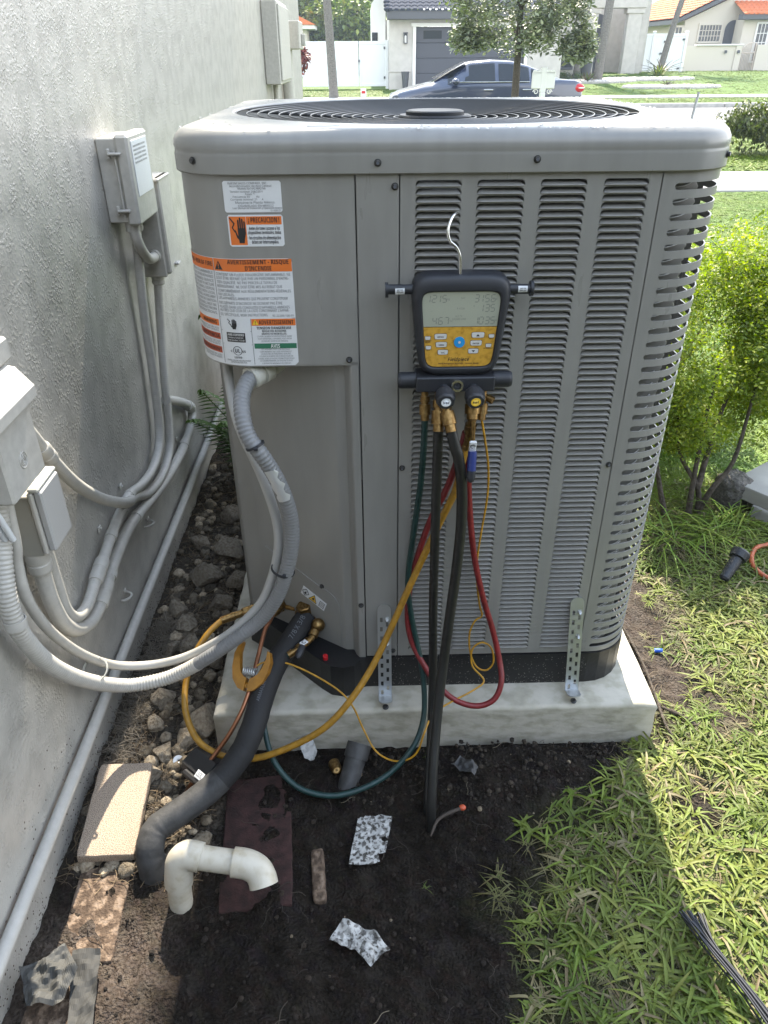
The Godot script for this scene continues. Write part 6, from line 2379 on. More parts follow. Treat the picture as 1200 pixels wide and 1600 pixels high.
func strap(at: Vector3, along: Vector3, r: float) -> Shape:
	var s := Shape.new()
	var y := along.normalized()
	turned(s, at - y * 0.008, at + y * 0.008, [[0, r], [0, r + 0.0018], [1, r + 0.0018], [1, r]], 16)
	var side := y.cross(V(1, 0, 0)).normalized()
	s.box(V(WX + 0.004, 0, 0) + V(0, at.y, at.z) + side * (r + 0.010), V(0.005, 0.016, 0.016), 0.0015)
	s.ball(V(WX + 0.007, at.y, at.z) + side * (r + 0.011), V(0.003, 0.004, 0.004), 8, 5)
	return s


func build_conduits() -> void:
	var s: Shape
	var runs := [
		["conduit", "grey conduit dropping from the disconnect box to the inner bend", 0.0125, [V(-0.735, 1.02, -0.755), V(-0.745, 0.89, -0.747), V(-0.752, 0.761, -0.738), V(-0.752, 0.649, -0.73), V(-0.752, 0.541, -0.714), V(-0.752, 0.452, -0.69), V(-0.752, 0.405, -0.641), V(-0.752, 0.388, -0.559), V(-0.752, 0.40, -0.456), V(-0.752, 0.429, -0.356), V(-0.750, 0.433, -0.282), V(-0.750, 0.423, -0.195), V(-0.750, 0.403, -0.096), V(-0.750, 0.393, -0.038), V(-0.750, 0.384, -0.005), V(-0.750, 0.379, 0.033), V(-0.750, 0.398, 0.085), V(-0.750, 0.442, 0.115), V(-0.750, 0.50, 0.120), V(-0.750, 0.625, 0.122)]],
		["conduit", "grey conduit from the junction box sweeping up to the meter box", 0.0130, [V(-0.74, 0.84, -0.893), V(-0.752, 0.675, -0.873), V(-0.752, 0.536, -0.823), V(-0.752, 0.408, -0.783), V(-0.752, 0.347, -0.731), V(-0.752, 0.329, -0.626), V(-0.752, 0.353, -0.492), V(-0.752, 0.403, -0.385), V(-0.738, 0.44, -0.30), V(-0.735, 0.48, -0.23), V(-0.745, 0.539, -0.153), V(-0.750, 0.62, -0.071), V(-0.750, 0.71, 0.0), V(-0.750, 0.80, 0.06), V(-0.750, 0.86, 0.10), V(-0.750, 0.88, 0.18)]],
		["conduit", "grey conduit with far elbow bending down to the outlet box", 0.0150, [V(-0.752, 0.495, -0.80), V(-0.752, 0.462, -0.87), V(-0.752, 0.425, -0.945), V(-0.752, 0.385, -1.02), V(-0.752, 0.352, -1.072), V(-0.752, 0.322, -1.080), V(-0.752, 0.294, -1.02), V(-0.752, 0.283, -0.879), V(-0.752, 0.296, -0.686), V(-0.752, 0.322, -0.528), V(-0.752, 0.352, -0.379), V(-0.752, 0.365, -0.28), V(-0.752, 0.357, -0.167), V(-0.752, 0.338, -0.072), V(-0.752, 0.330, -0.024), V(-0.752, 0.337, 0.03), V(-0.752, 0.372, 0.092), V(-0.750, 0.428, 0.138), V(-0.748, 0.497, 0.160), V(-0.746, 0.563, 0.165), V(-0.744, 0.625, 0.168)]]]
	for q in runs:
		s = Shape.new()
		var r := ribbed(spline(q[3], 8), q[2], 0.0056, 0.0004)
		s.tube(r[0], r[1], 14)
		single(q[0], s, M.conduit_paint, q[1], "conduit", "painted conduits on the stucco wall")
	s = Shape.new()
	s.tube(spline([V(-0.728, 1.02, -0.695), V(-0.724, 0.985, -0.692), V(-0.722, 0.95, -0.71), V(-0.724, 0.915, -0.76), V(-0.728, 0.90, -0.82), V(-0.73, 0.897, -0.87)], 6), 0.0135, 14)
	turned(s, V(-0.728, 1.016, -0.695), V(-0.728, 0.995, -0.694), [[0, 0.0], [0, 0.0175], [1, 0.0175], [1, 0.0]])
	turned(s, V(-0.73, 0.897, -0.848), V(-0.73, 0.897, -0.862), [[0, 0.0], [0, 0.0165], [1, 0.0165], [1, 0.0]])
	single("conduit", s, M.conduit_paint, "short bent conduit between the disconnect box and junction box", "conduit", "painted conduits on the stucco wall")
	# couplings and connectors
	for q in [["grey coupling on the inner conduit bend", V(-0.750, 0.405, -0.105), V(-0.750, 0.393, -0.040), 0.0165], ["grey coupling on the outer conduit bend", V(-0.752, 0.345, -0.100), V(-0.752, 0.331, -0.035), 0.0190], ["grey connector under the junction box", V(-0.740, 0.838, -0.893), V(-0.741, 0.812, -0.892), 0.0185], ["grey connector under the disconnect box", V(-0.735, 1.014, -0.755), V(-0.737, 0.985, -0.754), 0.0170], ["ribbed connector under the outlet box", V(-0.744, 0.624, 0.168), V(-0.746, 0.575, 0.166), 0.0215], ["smooth elbow hub on the far conduit bend", V(-0.752, 0.375, -1.035), V(-0.752, 0.348, -1.076), 0.0185], ["grey coupling where conduit meets the meter box", V(-0.750, 0.72, 0.008), V(-0.750, 0.76, 0.035), 0.0165]]:
		s = Shape.new()
		turned(s, q[1], q[2], [[0, 0.0], [0, q[3] * 0.92], [0.12, q[3]], [0.42, q[3]], [0.45, q[3] * 0.94], [0.55, q[3] * 0.94], [0.58, q[3]], [0.88, q[3]], [1, q[3] * 0.92], [1, 0.0]], 20)
		single("coupling", s, M.conduit_paint, q[0], "coupling", "conduit couplings on the wall")
	for q in [["one hole strap holding the upper conduit at the crossing", V(-0.752, 0.428, -0.352), V(0, 0.02, 0.10), 0.0130], ["one hole strap holding the lower conduit at the crossing", V(-0.752, 0.355, -0.365), V(0, 0.012, 0.10), 0.0155], ["strap just past the coupling of the inner bend", V(-0.750, 0.420, -0.180), V(0, -0.02, 0.10), 0.0130], ["strap on the far conduit elbow near the wall foot", V(-0.752, 0.286, -0.92), V(0, -0.03, 0.10), 0.0155], ["strap below the coupling of the outer bend", V(-0.752, 0.347, -0.125), V(0, -0.02, 0.10), 0.0155]]:
		single("conduit_strap", strap(q[1], q[2], q[3]), M.conduit_paint, q[0], "strap", "straps holding conduit to the wall")
	# loose half clip left on the wall
	for q in [["empty pipe clip on the wall beside the long straight pipe", V(WX, 0.215, -0.215)], ["empty pipe clip below the conduit crossing", V(WX, 0.262, -0.48)]]:
		s = Shape.new()
		var arc := []
		for k in 9: arc.append(q[1] + V(0.004 + sin(PI * k / 8.0) * 0.02, 0.0, cos(PI * k / 8.0) * 0.018))
		s.tube(arc, 0.004, 6)
		s.box(q[1] + V(0.003, 0, -0.022), V(0.005, 0.012, 0.016), 0.001)
		single("pipe_clip", s, M.conduit_paint, q[0], "clip", "empty pipe clips")
	# long straight pipe along the foot of the wall
	s = Shape.new()
	var pts := []
	for k in 24: pts.append(V(-0.757, 0.128 + 0.001 * n_soft.get_noise_1d(k * 3.0), 0.95 - k * 0.112))
	s.tube(pts, 0.0125, 14)
	single("straight_pipe", s, M.conduit_paint, "long straight painted pipe running along the foot of the wall", "pipe")
	for z in [-1.28, -1.55]:
		single("pipe_strap", strap(V(-0.757, 0.128, z), V(0, 0, 1), 0.0125), M.conduit_paint, "nearer strap on the far end of the straight pipe" if z > -1.4 else "farther strap on the far end of the straight pipe", "strap", "straps of the straight pipe")
	# flexible conduits to the unit
	var l1 := [V(-0.735, 0.78, 0.25), V(-0.735, 0.713, 0.275), V(-0.735, 0.681, 0.291), V(-0.735, 0.625, 0.31), V(-0.735, 0.556, 0.309), V(-0.735, 0.461, 0.272), V(-0.73, 0.368, 0.217), V(-0.72, 0.268, 0.14), V(-0.69, 0.190, 0.07), V(-0.625, 0.180, 0.046), V(-0.565, 0.205, 0.043), V(-0.5, 0.256, 0.052), V(-0.435, 0.307, 0.053), V(-0.385, 0.349, 0.048), V(-0.345, 0.41, 0.052), V(-0.32, 0.477, 0.055), V(-0.305, 0.538, 0.056), V(-0.3, 0.593, 0.058), V(-0.305, 0.654, 0.068), V(-0.32, 0.715, 0.08), V(-0.34, 0.764, 0.088), V(-0.36, 0.795, 0.08), V(-0.37, 0.827, 0.06), V(-0.372, 0.852, 0.025), V(-0.362, 0.868, -0.01), V(-0.345, 0.872, -0.038)]
	var whole := spline(l1, 8)
	var cut := 84
	s = Shape.new()
	var r := ribbed(whole.slice(0, cut + 1), 0.0158, 0.0075, 0.0014)
	s.tube(r[0], r[1], 16)
	var whip := thing("flexible_conduit", "thick ribbed flexible conduit, painted pale near the wall and grey at the unit", "conduit", Vector3.ZERO, 0.0, "flexible conduits to the air conditioner")
	obj("painted_length", s, M.conduit_paint, whip)
	s = Shape.new()
	r = ribbed(whole.slice(cut), 0.0150, 0.0075, 0.0013)
	s.tube(r[0], r[1], 16)
	obj("grey_length", s, M.conduit_grey, whip)
	var l2 := spline([V(-0.73, 0.76, 0.235), V(-0.73, 0.689, 0.248), V(-0.735, 0.653, 0.252), V(-0.735, 0.598, 0.259), V(-0.735, 0.534, 0.244), V(-0.735, 0.451, 0.205), V(-0.73, 0.344, 0.138), V(-0.71, 0.240, 0.059), V(-0.65, 0.200, 0.018), V(-0.575, 0.217, 0.016), V(-0.503, 0.258, 0.018), V(-0.443, 0.310, 0.026), V(-0.382, 0.382, 0.03), V(-0.348, 0.465, 0.033), V(-0.332, 0.535, 0.036), V(-0.332, 0.596, 0.036), V(-0.345, 0.671, 0.04), V(-0.362, 0.731, 0.038), V(-0.379, 0.765, 0.022), V(-0.395, 0.797, -0.01), V(-0.407, 0.834, -0.05), V(-0.415, 0.868, -0.088), V(-0.418, 0.918, -0.11)], 8)
	s = Shape.new()
	s.tube(l2.slice(0, 82), 0.0098, 14)
	whip = thing("flexible_conduit", "thinner smooth conduit running above the thick ribbed one", "conduit", Vector3.ZERO, 0.0, "flexible conduits to the air conditioner")
	obj("painted_length", s, M.conduit_paint, whip)
	s = Shape.new()
	s.tube(l2.slice(81), 0.0096, 14)
	obj("light_length", s, M.conduit_light, whip)
	# white fitting where the thick conduit enters
	var fit := thing("conduit_fitting", "white plastic elbow fitting under the wiring cover", "fitting")
	s = Shape.new()
	turned(s, V(-0.362, 0.868, -0.012), V(-0.331, 0.874, -0.052), [[0, 0.0], [0, 0.0195], [0.08, 0.0225], [0.38, 0.0225], [0.42, 0.0190], [0.50, 0.0190], [0.52, 0.0235], [0.92, 0.0235], [1, 0.021], [1, 0.0]], 10)
	obj("nut", s, M.fitting_white, fit)
	s = Shape.new()
	s.tube(spline([V(-0.333, 0.873, -0.050), V(-0.322, 0.876, -0.060), V(-0.312, 0.884, -0.064), V(-0.309, 0.897, -0.066), V(-0.309, 0.91, -0.066)], 6), 0.0180, 18)
	obj("elbow", s, M.fitting_white, fit)
	# cable ties
	for q in [["black cable tie round the thick conduit below its fitting", V(-0.349, 0.780, 0.086), V(0.02, -0.045, 0.008), 0.0178, "rubber_dark"], ["black cable tie joining both flexible conduits at mid height", V(-0.327, 0.478, 0.046), V(-0.025, -0.066, 0.0), 0.0250, "rubber_dark"], ["pale cable tie round both flexible conduits against the wall", V(-0.7225, 0.288, 0.122), V(0.01, -0.10, -0.07), 0.0265, "fitting_white"]]:
		s = Shape.new()
		turned(s, q[1] - (q[2] as Vector3).normalized() * 0.0022, q[1] + (q[2] as Vector3).normalized() * 0.0022, [[0, q[3] - 0.002], [0, q[3]], [1, q[3]], [1, q[3] - 0.002]], 20)
		s.box(q[1] + V(0.2, 0.1, 0.97).normalized() * q[3], V(0.007, 0.006, 0.006), 0.001)
		single("cable_tie", s, M[q[4]], q[0], "cable tie", "cable ties on the flexible conduits")
	# torn foil tape on the ribbed conduit
	s = Shape.new()
	var g := PackedVector3Array()
	for j in 9:
		var f := j / 8.0
		var c := V(-0.327, 0.735, 0.083).lerp(V(-0.306, 0.664, 0.071), f)
		for i in 5:
			var a := lerpf(-0.6, 0.7 + 0.25 * sin(j * 2.0), i / 4.0)
			g.append(c + V(sin(a) * 0.0165, 0.004 * sin(a), cos(a) * 0.0165) + V(0.004, 0, 0.0015) * n_fine.get_noise_2d(i * 3.0, j * 3.0))
	s.grid(g, 5, 9)
	single("foil_tape", s, M.foil, "torn silver foil tape on the grey ribbed conduit", "tape")
	# bracket of the thick conduit and white cable ends at the left edge
	single("conduit_clamp", strap(V(-0.735, 0.575, 0.312), V(0, 1, -0.1), 0.0165), M.conduit_paint, "clamp holding thick ribbed conduit at the left edge", "strap")
	s = Shape.new()
	for k in 3: s.tube([V(-0.735 + k * 0.011, 0.80, 0.300 + 0.004 * k), V(-0.735 + k * 0.012, 0.72, 0.283)], 0.005, 8)
	single("cable_bundle", s, M.sticker_white, "white cable bundle entering the thick ribbed conduit", "cable")


# ------------------------------------------------------------------ refrigerant lines, litter
func build_lines() -> void:
	var s: Shape
	# insulated suction line
	var t := thing("suction_line", "fat black foam insulated pipe running from valve to the ground", "pipe")
	var path := spline([V(-0.300, 0.247, -0.082), V(-0.314, 0.240, -0.058), V(-0.334, 0.224, -0.024), V(-0.367, 0.202, 0.029), V(-0.39, 0.177, 0.098), V(-0.405, 0.15, 0.16), V(-0.429, 0.115, 0.202), V(-0.469, 0.085, 0.242), V(-0.519, 0.07, 0.284), V(-0.560, 0.066, 0.318), V(-0.585, 0.060, 0.340), V(-0.592, 0.045, 0.368), V(-0.588, 0.01, 0.388), V(-0.585, -0.06, 0.398)], 10)
	var seam := 72
	s = Shape.new()
	var rad := PackedFloat32Array()
	for k in seam + 1: rad.append(0.0265 + 0.0008 * n_soft.get_noise_1d(k * 0.31) - (0.012 if k == 0 else 0.0))
	s.tube(path.slice(0, seam + 1), rad, 24)
	obj("black_foam", s, M.foam_black, t)
	s = Shape.new()
	rad = PackedFloat32Array()
	for k in path.size() - seam + 2: rad.append(0.0275 + 0.0014 * n_soft.get_noise_1d(k * 0.5 + 20.0))
	s.tube(path.slice(seam - 2), rad, 24)
	obj("grey_foam", s, M.foam_grey, t)
	for q in [["7/8 X 3/8", 14, 0.020], ["ARMAFLEX", 40, 0.013]]:
		s = Shape.new()
		var c: Vector3 = path[q[1]]
		var d: Vector3 = -((path[q[1] + 3] as Vector3) - (path[q[1] - 3] as Vector3)).normalized()
		var out := (V(-0.10, 0.75, 0.75) - d * V(-0.10, 0.75, 0.75).dot(d)).normalized()
		write(s, q[0], Transform3D(Basis(d, out.cross(d), out), c + out * 0.0273), q[2] * 0.55, 0.0, false, 1)
		obj("print", s, M.print_grey, t)
	# thin liquid line
	s = Shape.new()
	s.tube(spline([V(-0.377, 0.255, -0.098), V(-0.384, 0.255, -0.06), V(-0.393, 0.25, -0.034), V(-0.404, 0.225, 0.03), V(-0.414, 0.2, 0.083), V(-0.430, 0.17, 0.128), V(-0.455, 0.135, 0.160), V(-0.480, 0.105, 0.178), V(-0.507, 0.075, 0.196), V(-0.543, 0.03, 0.205), V(-0.574, -0.03, 0.194)], 8), 0.0050, 12)
	single("liquid_line", s, M.copper, "thin bare copper liquid line beside the black insulated pipe", "pipe")
	# service valves
	var v := thing("service_valve", "larger brass service valve with hexagon cap and hose tee", "valve")
	s = Shape.new()
	turned(s, V(-0.303, 0.232, -0.085), V(-0.3065, 0.282, -0.083), [[0, 0.0], [0, 0.0135], [0.45, 0.0135], [0.45, 0.0185], [0.95, 0.0185], [1.0, 0.0165], [1.0, 0.0]], 6)
	obj("cap", s, M.brass, v)
	s = Shape.new()
	turned(s, V(-0.318, 0.240, -0.110), V(-0.278, 0.240, -0.055), [[0, 0.0], [0, 0.016], [0.7, 0.016], [1, 0.013], [1, 0]], 16)
	s.ball(V(-0.273, 0.247, -0.052), V(0.0165, 0.0165, 0.0165), 14, 10)
	turned(s, V(-0.276, 0.245, -0.048), V(-0.288, 0.232, -0.018), [[0, 0.008], [0.3, 0.008], [0.3, 0.0115], [0.7, 0.0115], [0.7, 0.007], [1, 0.007], [1, 0]], 14)
	obj("body", s, M.brass, v)
	s = Shape.new()
	turned(s, V(-0.284, 0.236, -0.026), V(-0.300, 0.234, -0.006), [[0, 0.0072], [0.5, 0.0072], [0.5, 0.009], [1, 0.009], [1, 0]], 8)
	obj("port", s, M.brass, v)
	v = thing("ball_valve", "brass hose end valve with white tag on the service valve", "valve")
	s = Shape.new()
	turned(s, V(-0.300, 0.2345, -0.006), V(-0.3165, 0.230, 0.010), [[0, 0.009], [0.6, 0.009], [0.6, 0.0105], [1, 0.0105], [1, 0.0]], 8)
	turned(s, V(-0.3165, 0.230, 0.010), V(-0.337, 0.223, 0.021), [[0, 0.007], [0.5, 0.007], [0.5, 0.0088], [1, 0.0088], [1, 0.0]], 10)
	obj("body", s, M.brass, v)
	s = Shape.new()
	s.box(V(-0.302, 0.2445, 0.004), V(0.017, 0.003, 0.013), 0.001, Basis(Vector3.UP, 0.75))
	var tagged := obj("tag_plate", s, M.sticker_white, v)
	s = Shape.new()
	var loop := []
	for k in 14: loop.append(V(-0.302 + cos(k * 0.36) * 0.0042, 0.2462, 0.004 + sin(k * 0.36) * 0.0042))
	s.tube(loop, 0.0007, 5)
	obj("mark", s, M.print_black, tagged)
	s = Shape.new()
	s.tube([V(-0.304, 0.243, 0.014), V(-0.309, 0.239, 0.028), V(-0.313, 0.235, 0.039), V(-0.3145, 0.234, 0.044)], [0.0075, 0.0085, 0.0075, 0.003], 12)
	obj("lever", s, M.rubber_dark, v)
	v = thing("service_valve", "smaller brass service valve behind the grey conduit", "valve")
	s = Shape.new()
	turned(s, V(-0.366, 0.232, -0.130), V(-0.369, 0.275, -0.124), [[0, 0.0], [0, 0.010], [0.45, 0.010], [0.45, 0.0140], [0.95, 0.0140], [1, 0.0125], [1, 0]], 6)
	obj("cap", s, M.brass, v)
	s = Shape.new()
	turned(s, V(-0.357, 0.250, -0.140), V(-0.380, 0.250, -0.092), [[0, 0.0], [0, 0.012], [0.8, 0.012], [1, 0.009], [1, 0]], 14)
	turned(s, V(-0.372, 0.247, -0.118), V(-0.425, 0.247, -0.118), [[0, 0.0075], [0.3, 0.0075], [0.3, 0.0105], [0.55, 0.0105], [0.55, 0.007], [1, 0.007], [1, 0]], 12)
	turned(s, V(-0.352, 0.247, -0.12), V(-0.33, 0.249, -0.11), [[0, 0.006], [1, 0.006], [1, 0]], 10)
	obj("body", s, M.brass, v)
	s = Shape.new()
	turned(s, V(-0.425, 0.247, -0.118), V(-0.502, 0.240, -0.083), [[0, 0.0], [0, 0.0115], [0.35, 0.0115], [0.4, 0.009], [0.6, 0.009], [0.62, 0.0105], [1, 0.0095], [1, 0]], 16)
	single("hose_coupler", s, M.brass, "brass quick coupler on the end of the yellow hose", "coupler")
	# spring clamp thermocouple
	var c := thing("pipe_clamp", "orange sprung pipe clamp sensor gripping the copper line", "clamp", V(-0.416, 0.218, 0.070), -0.25)
	for e in [-1.0, 1.0]:
		s = Shape.new()
		var jaw := PackedVector2Array()
		for q in [[0.004, -0.040], [0.018, -0.036], [0.034, -0.018], [0.041, 0.006], [0.043, 0.030], [0.036, 0.050], [0.030, 0.052], [0.031, 0.034], [0.026, 0.014], [0.020, 0.000], [0.010, -0.010], [0.004, -0.012]]: jaw.append(Vector2(e * q[0], q[1] * (1.25 if e < 0.0 and q[1] > 0.0 else 1.0)))
		s.extrude(jaw, -0.010, 0.010, Transform3D(Basis(V(1, 0, 0), V(0, 0.62, -0.78), V(0, 0.78, 0.62)), Vector3.ZERO))
		obj("jaw", s, M.clamp_orange, c)
	s = Shape.new()
	var coil := []
	for k in 48: coil.append(V(lerpf(-0.014, 0.014, k / 47.0), cos(k * 0.8) * 0.009 + 0.004, sin(k * 0.8) * 0.009))
	s.tube(coil, 0.0016, 6)
	obj("spring", s, M.zinc, c)
	s = Shape.new()
	turned(s, V(0, -0.016, 0.020), V(0, -0.013, 0.026), [[0, 0.0065], [1, 0.0055], [1, 0]], 6)
	obj("pivot", s, M.clamp_orange, c)
	# black probe box strapped beside the pipe
	var b := thing("clamp_probe", "black wireless probe box with white tag lying by the insulated pipe", "probe", V(-0.517, 0.058, 0.190), -0.72)
	s = Shape.new()
	s.box(Vector3.ZERO, V(0.088, 0.052, 0.060), 0.010, Basis(Vector3.RIGHT, 0.35))
	obj("housing", s, M.black_plastic, b)
	s = Shape.new()
	s.box(V(0.008, 0.008, 0.036), V(0.055, 0.018, 0.014), 0.004, Basis(Vector3.RIGHT, 0.35))
	obj("jaw", s, M.black_plastic, b)
	s = Shape.new()
	s.box(V(0.026, 0.024, 0.028), V(0.022, 0.0015, 0.016), 0.0004, Basis(Vector3.RIGHT, 0.55))
	var lab := obj("label", s, M.sticker_white, b)
	s = Shape.new()
	for k in 3: write(s, ["CE 24H", "FCC ID", "MADE IN"][k], Transform3D(Basis(Vector3.RIGHT, 0.55 - PI / 2.0), V(0.026, 0.0262 - k * 0.0, 0.028) + Basis(Vector3.RIGHT, 0.55) * V(0, 0.0, -0.004 + k * 0.004)), 0.0028, 0.0, true, 1)
	obj("print", s, M.print_black, lab)
	s = Shape.new()
	s.box(V(0.030, -0.012, -0.034), V(0.05, 0.05, 0.014), 0.006, Basis(Vector3.RIGHT, 0.35))
	obj("grip", s, M.black_plastic, b)
	# white drain trap
	var d := thing("drain_pipe", "white plastic drain pipe with two elbows standing in the mud", "pipe")
	var ea := V(-0.502, 0.125, 0.438)
	var eb := V(-0.372, 0.107, 0.450)
	s = Shape.new()
	s.tube([ea.lerp(eb, 0.15), ea.lerp(eb, 0.85)], 0.0218, 24)
	obj("pipe", s, M.pvc_white, d)
	s = Shape.new()
	s.tube(spline([V(-0.516, 0.060, 0.450), V(-0.512, 0.090, 0.446), V(-0.507, 0.112, 0.441), V(-0.492, 0.1245, 0.438), V(-0.468, 0.1205, 0.441)], 6), 0.0262, 24)
	obj("elbow", s, M.pvc_white, d)
	s = Shape.new()
	var bend := spline([V(-0.410, 0.1125, 0.4465), V(-0.385, 0.109, 0.449), V(-0.366, 0.101, 0.4555), V(-0.357, 0.091, 0.465), V(-0.353, 0.082, 0.475)], 6)
	s.tube(bend, 0.0262, 24, false)
	s.tube(bend.slice(8), 0.0220, 24, false)
	obj("elbow", s, M.pvc_white, d)
	s = Shape.new()
	s.tube([V(-0.514, 0.080, 0.448), V(-0.519, 0.02, 0.452), V(-0.522, -0.05, 0.455)], 0.0220, 24)
	obj("leg", s, M.pvc_white, d)
	# grey stub and brass cap under the slab edge
	d = thing("drain_stub", "short grey plastic pipe leaning against the slab edge", "pipe")
	s = Shape.new()
	turned(s, V(-0.212, -0.02, 0.205), V(-0.181, 0.045, 0.122), [[0, 0.023], [0.70, 0.023], [0.70, 0.0272], [1, 0.0272], [1, 0.021], [0.85, 0.0205], [0.84, 0.0]], 24)
	obj("pipe", s, M.pvc_grey, d)
	s = Shape.new()
	turned(s, V(-0.186, 0.036, 0.134), V(-0.1825, 0.043, 0.125), [[0, 0.012], [1, 0.012], [1, 0.0095], [0.9, 0.0]], 18)
	obj("inner_ring", s, M.conduit_light, d)
	s = Shape.new()
	turned(s, V(-0.240, 0.010, 0.146), V(-0.232, 0.016, 0.170), [[0, 0.0], [0, 0.013], [0.7, 0.013], [1, 0.0105], [1, 0.0]], 18)
	single("brass_cap", s, M.brass, "small brass cap lying beside the grey pipe stub", "cap")


func rock_shape(seed_: int, flat := 1.0, rough := 0.35) -> Shape:
	var r := RandomNumberGenerator.new()
	r.seed = seed_
	var nn := FastNoiseLite.new()
	nn.seed = seed_
	nn.frequency = 0.9
	nn.fractal_octaves = 4
	var cuts := []
	for k in 11: cuts.append([V(r.randfn(), r.randfn(), r.randfn()).normalized(), r.randf_range(0.48, 0.85)])
	var s := Shape.new()
	var p := PackedVector3Array()
	for j in 19:
		var b := -PI / 2 + PI * j / 18.0
		for i in 27:
			var a := -TAU * (i % 26) / 26.0
			var d := V(cos(b) * cos(a), sin(b), cos(b) * sin(a))
			var m := 1.0 + rough * nn.get_noise_3dv(d * 2.2) + rough * 0.4 * nn.get_noise_3dv(d * 7.0)
			var q := d * m
			for c in cuts:
				var over := q.dot(c[0]) - float(c[1])
				if over > 0.0: q -= (c[0] as Vector3) * over * 0.97
			p.append(V(q.x, q.y * flat, q.z))
	s.grid(p, 27, 19, true)
	return s


func brick(called: String, label: String, category: String, m: Material, at: Vector3, size: Vector3, turn: Basis, seed_: int, group := "", bev := 0.006, rough := 0.0018) -> void:
	var s := Shape.new()
	var nn := FastNoiseLite.new()
	nn.seed = seed_
	nn.frequency = 30.0
	var n := 14
	for f in 6:
		var ax: int = f % 3
		var sg := 1.0 if f < 3 else -1.0
		var u := (ax + 1) % 3
		var w := (ax + 2) % 3
		var p := PackedVector3Array()
		for j in n + 1:
			for i in n + 1:
				var q := Vector3.ZERO
				q[ax] = sg
				q[u] = lerpf(-1.0, 1.0, float(i) / n) * sg
				q[w] = lerpf(-1.0, 1.0, float(j) / n)
				var e := q * size * 0.5
				# ease the arrises
				var core := V(clampf(e.x, -size.x * 0.5 + bev, size.x * 0.5 - bev), clampf(e.y, -size.y * 0.5 + bev, size.y * 0.5 - bev), clampf(e.z, -size.z * 0.5 + bev, size.z * 0.5 - bev))
				var off := e - core
				if off.length() > bev: e = core + off.normalized() * bev
				e += e.normalized() * rough * nn.get_noise_3dv(e)
				p.append(e)
		s.grid(p, n + 1, n + 1)
	var o := single(called, s, m, label, category, group)
	o.transform = Transform3D(turn, at)


func crumpled(at: Vector3, turn: float, outline: PackedVector2Array, lift: float, seed_: int) -> Shape:
	var s := Shape.new()
	var tris := Geometry2D.triangulate_polygon(outline)
	var nn := FastNoiseLite.new()
	nn.seed = seed_
	nn.frequency = 19.0
	nn.fractal_octaves = 3
	var b := Basis(Vector3.UP, turn)
	for k in range(0, tris.size(), 3):
		var corner := [outline[tris[k]], outline[tris[k + 1]], outline[tris[k + 2]]]
		if (corner[1] - corner[0]).cross(corner[2] - corner[0]) > 0.0: corner.reverse()
		var n := 16
		for i in n:
			for j in n - i:
				for h in 2:
					if h == 1 and i + j >= n - 1: continue
					var tri_ := []
					for q in ([[i, j], [i + 1, j], [i, j + 1]] if h == 0 else [[i + 1, j], [i + 1, j + 1], [i, j + 1]]):
						var p: Vector2 = corner[0] + (corner[1] - corner[0]) * (float(q[0]) / n) + (corner[2] - corner[0]) * (float(q[1]) / n)
						tri_.append(at + b * V(p.x, lift * (0.6 + nn.get_noise_2d(p.x, p.y)), p.y))
					s.face(tri_)
	return s


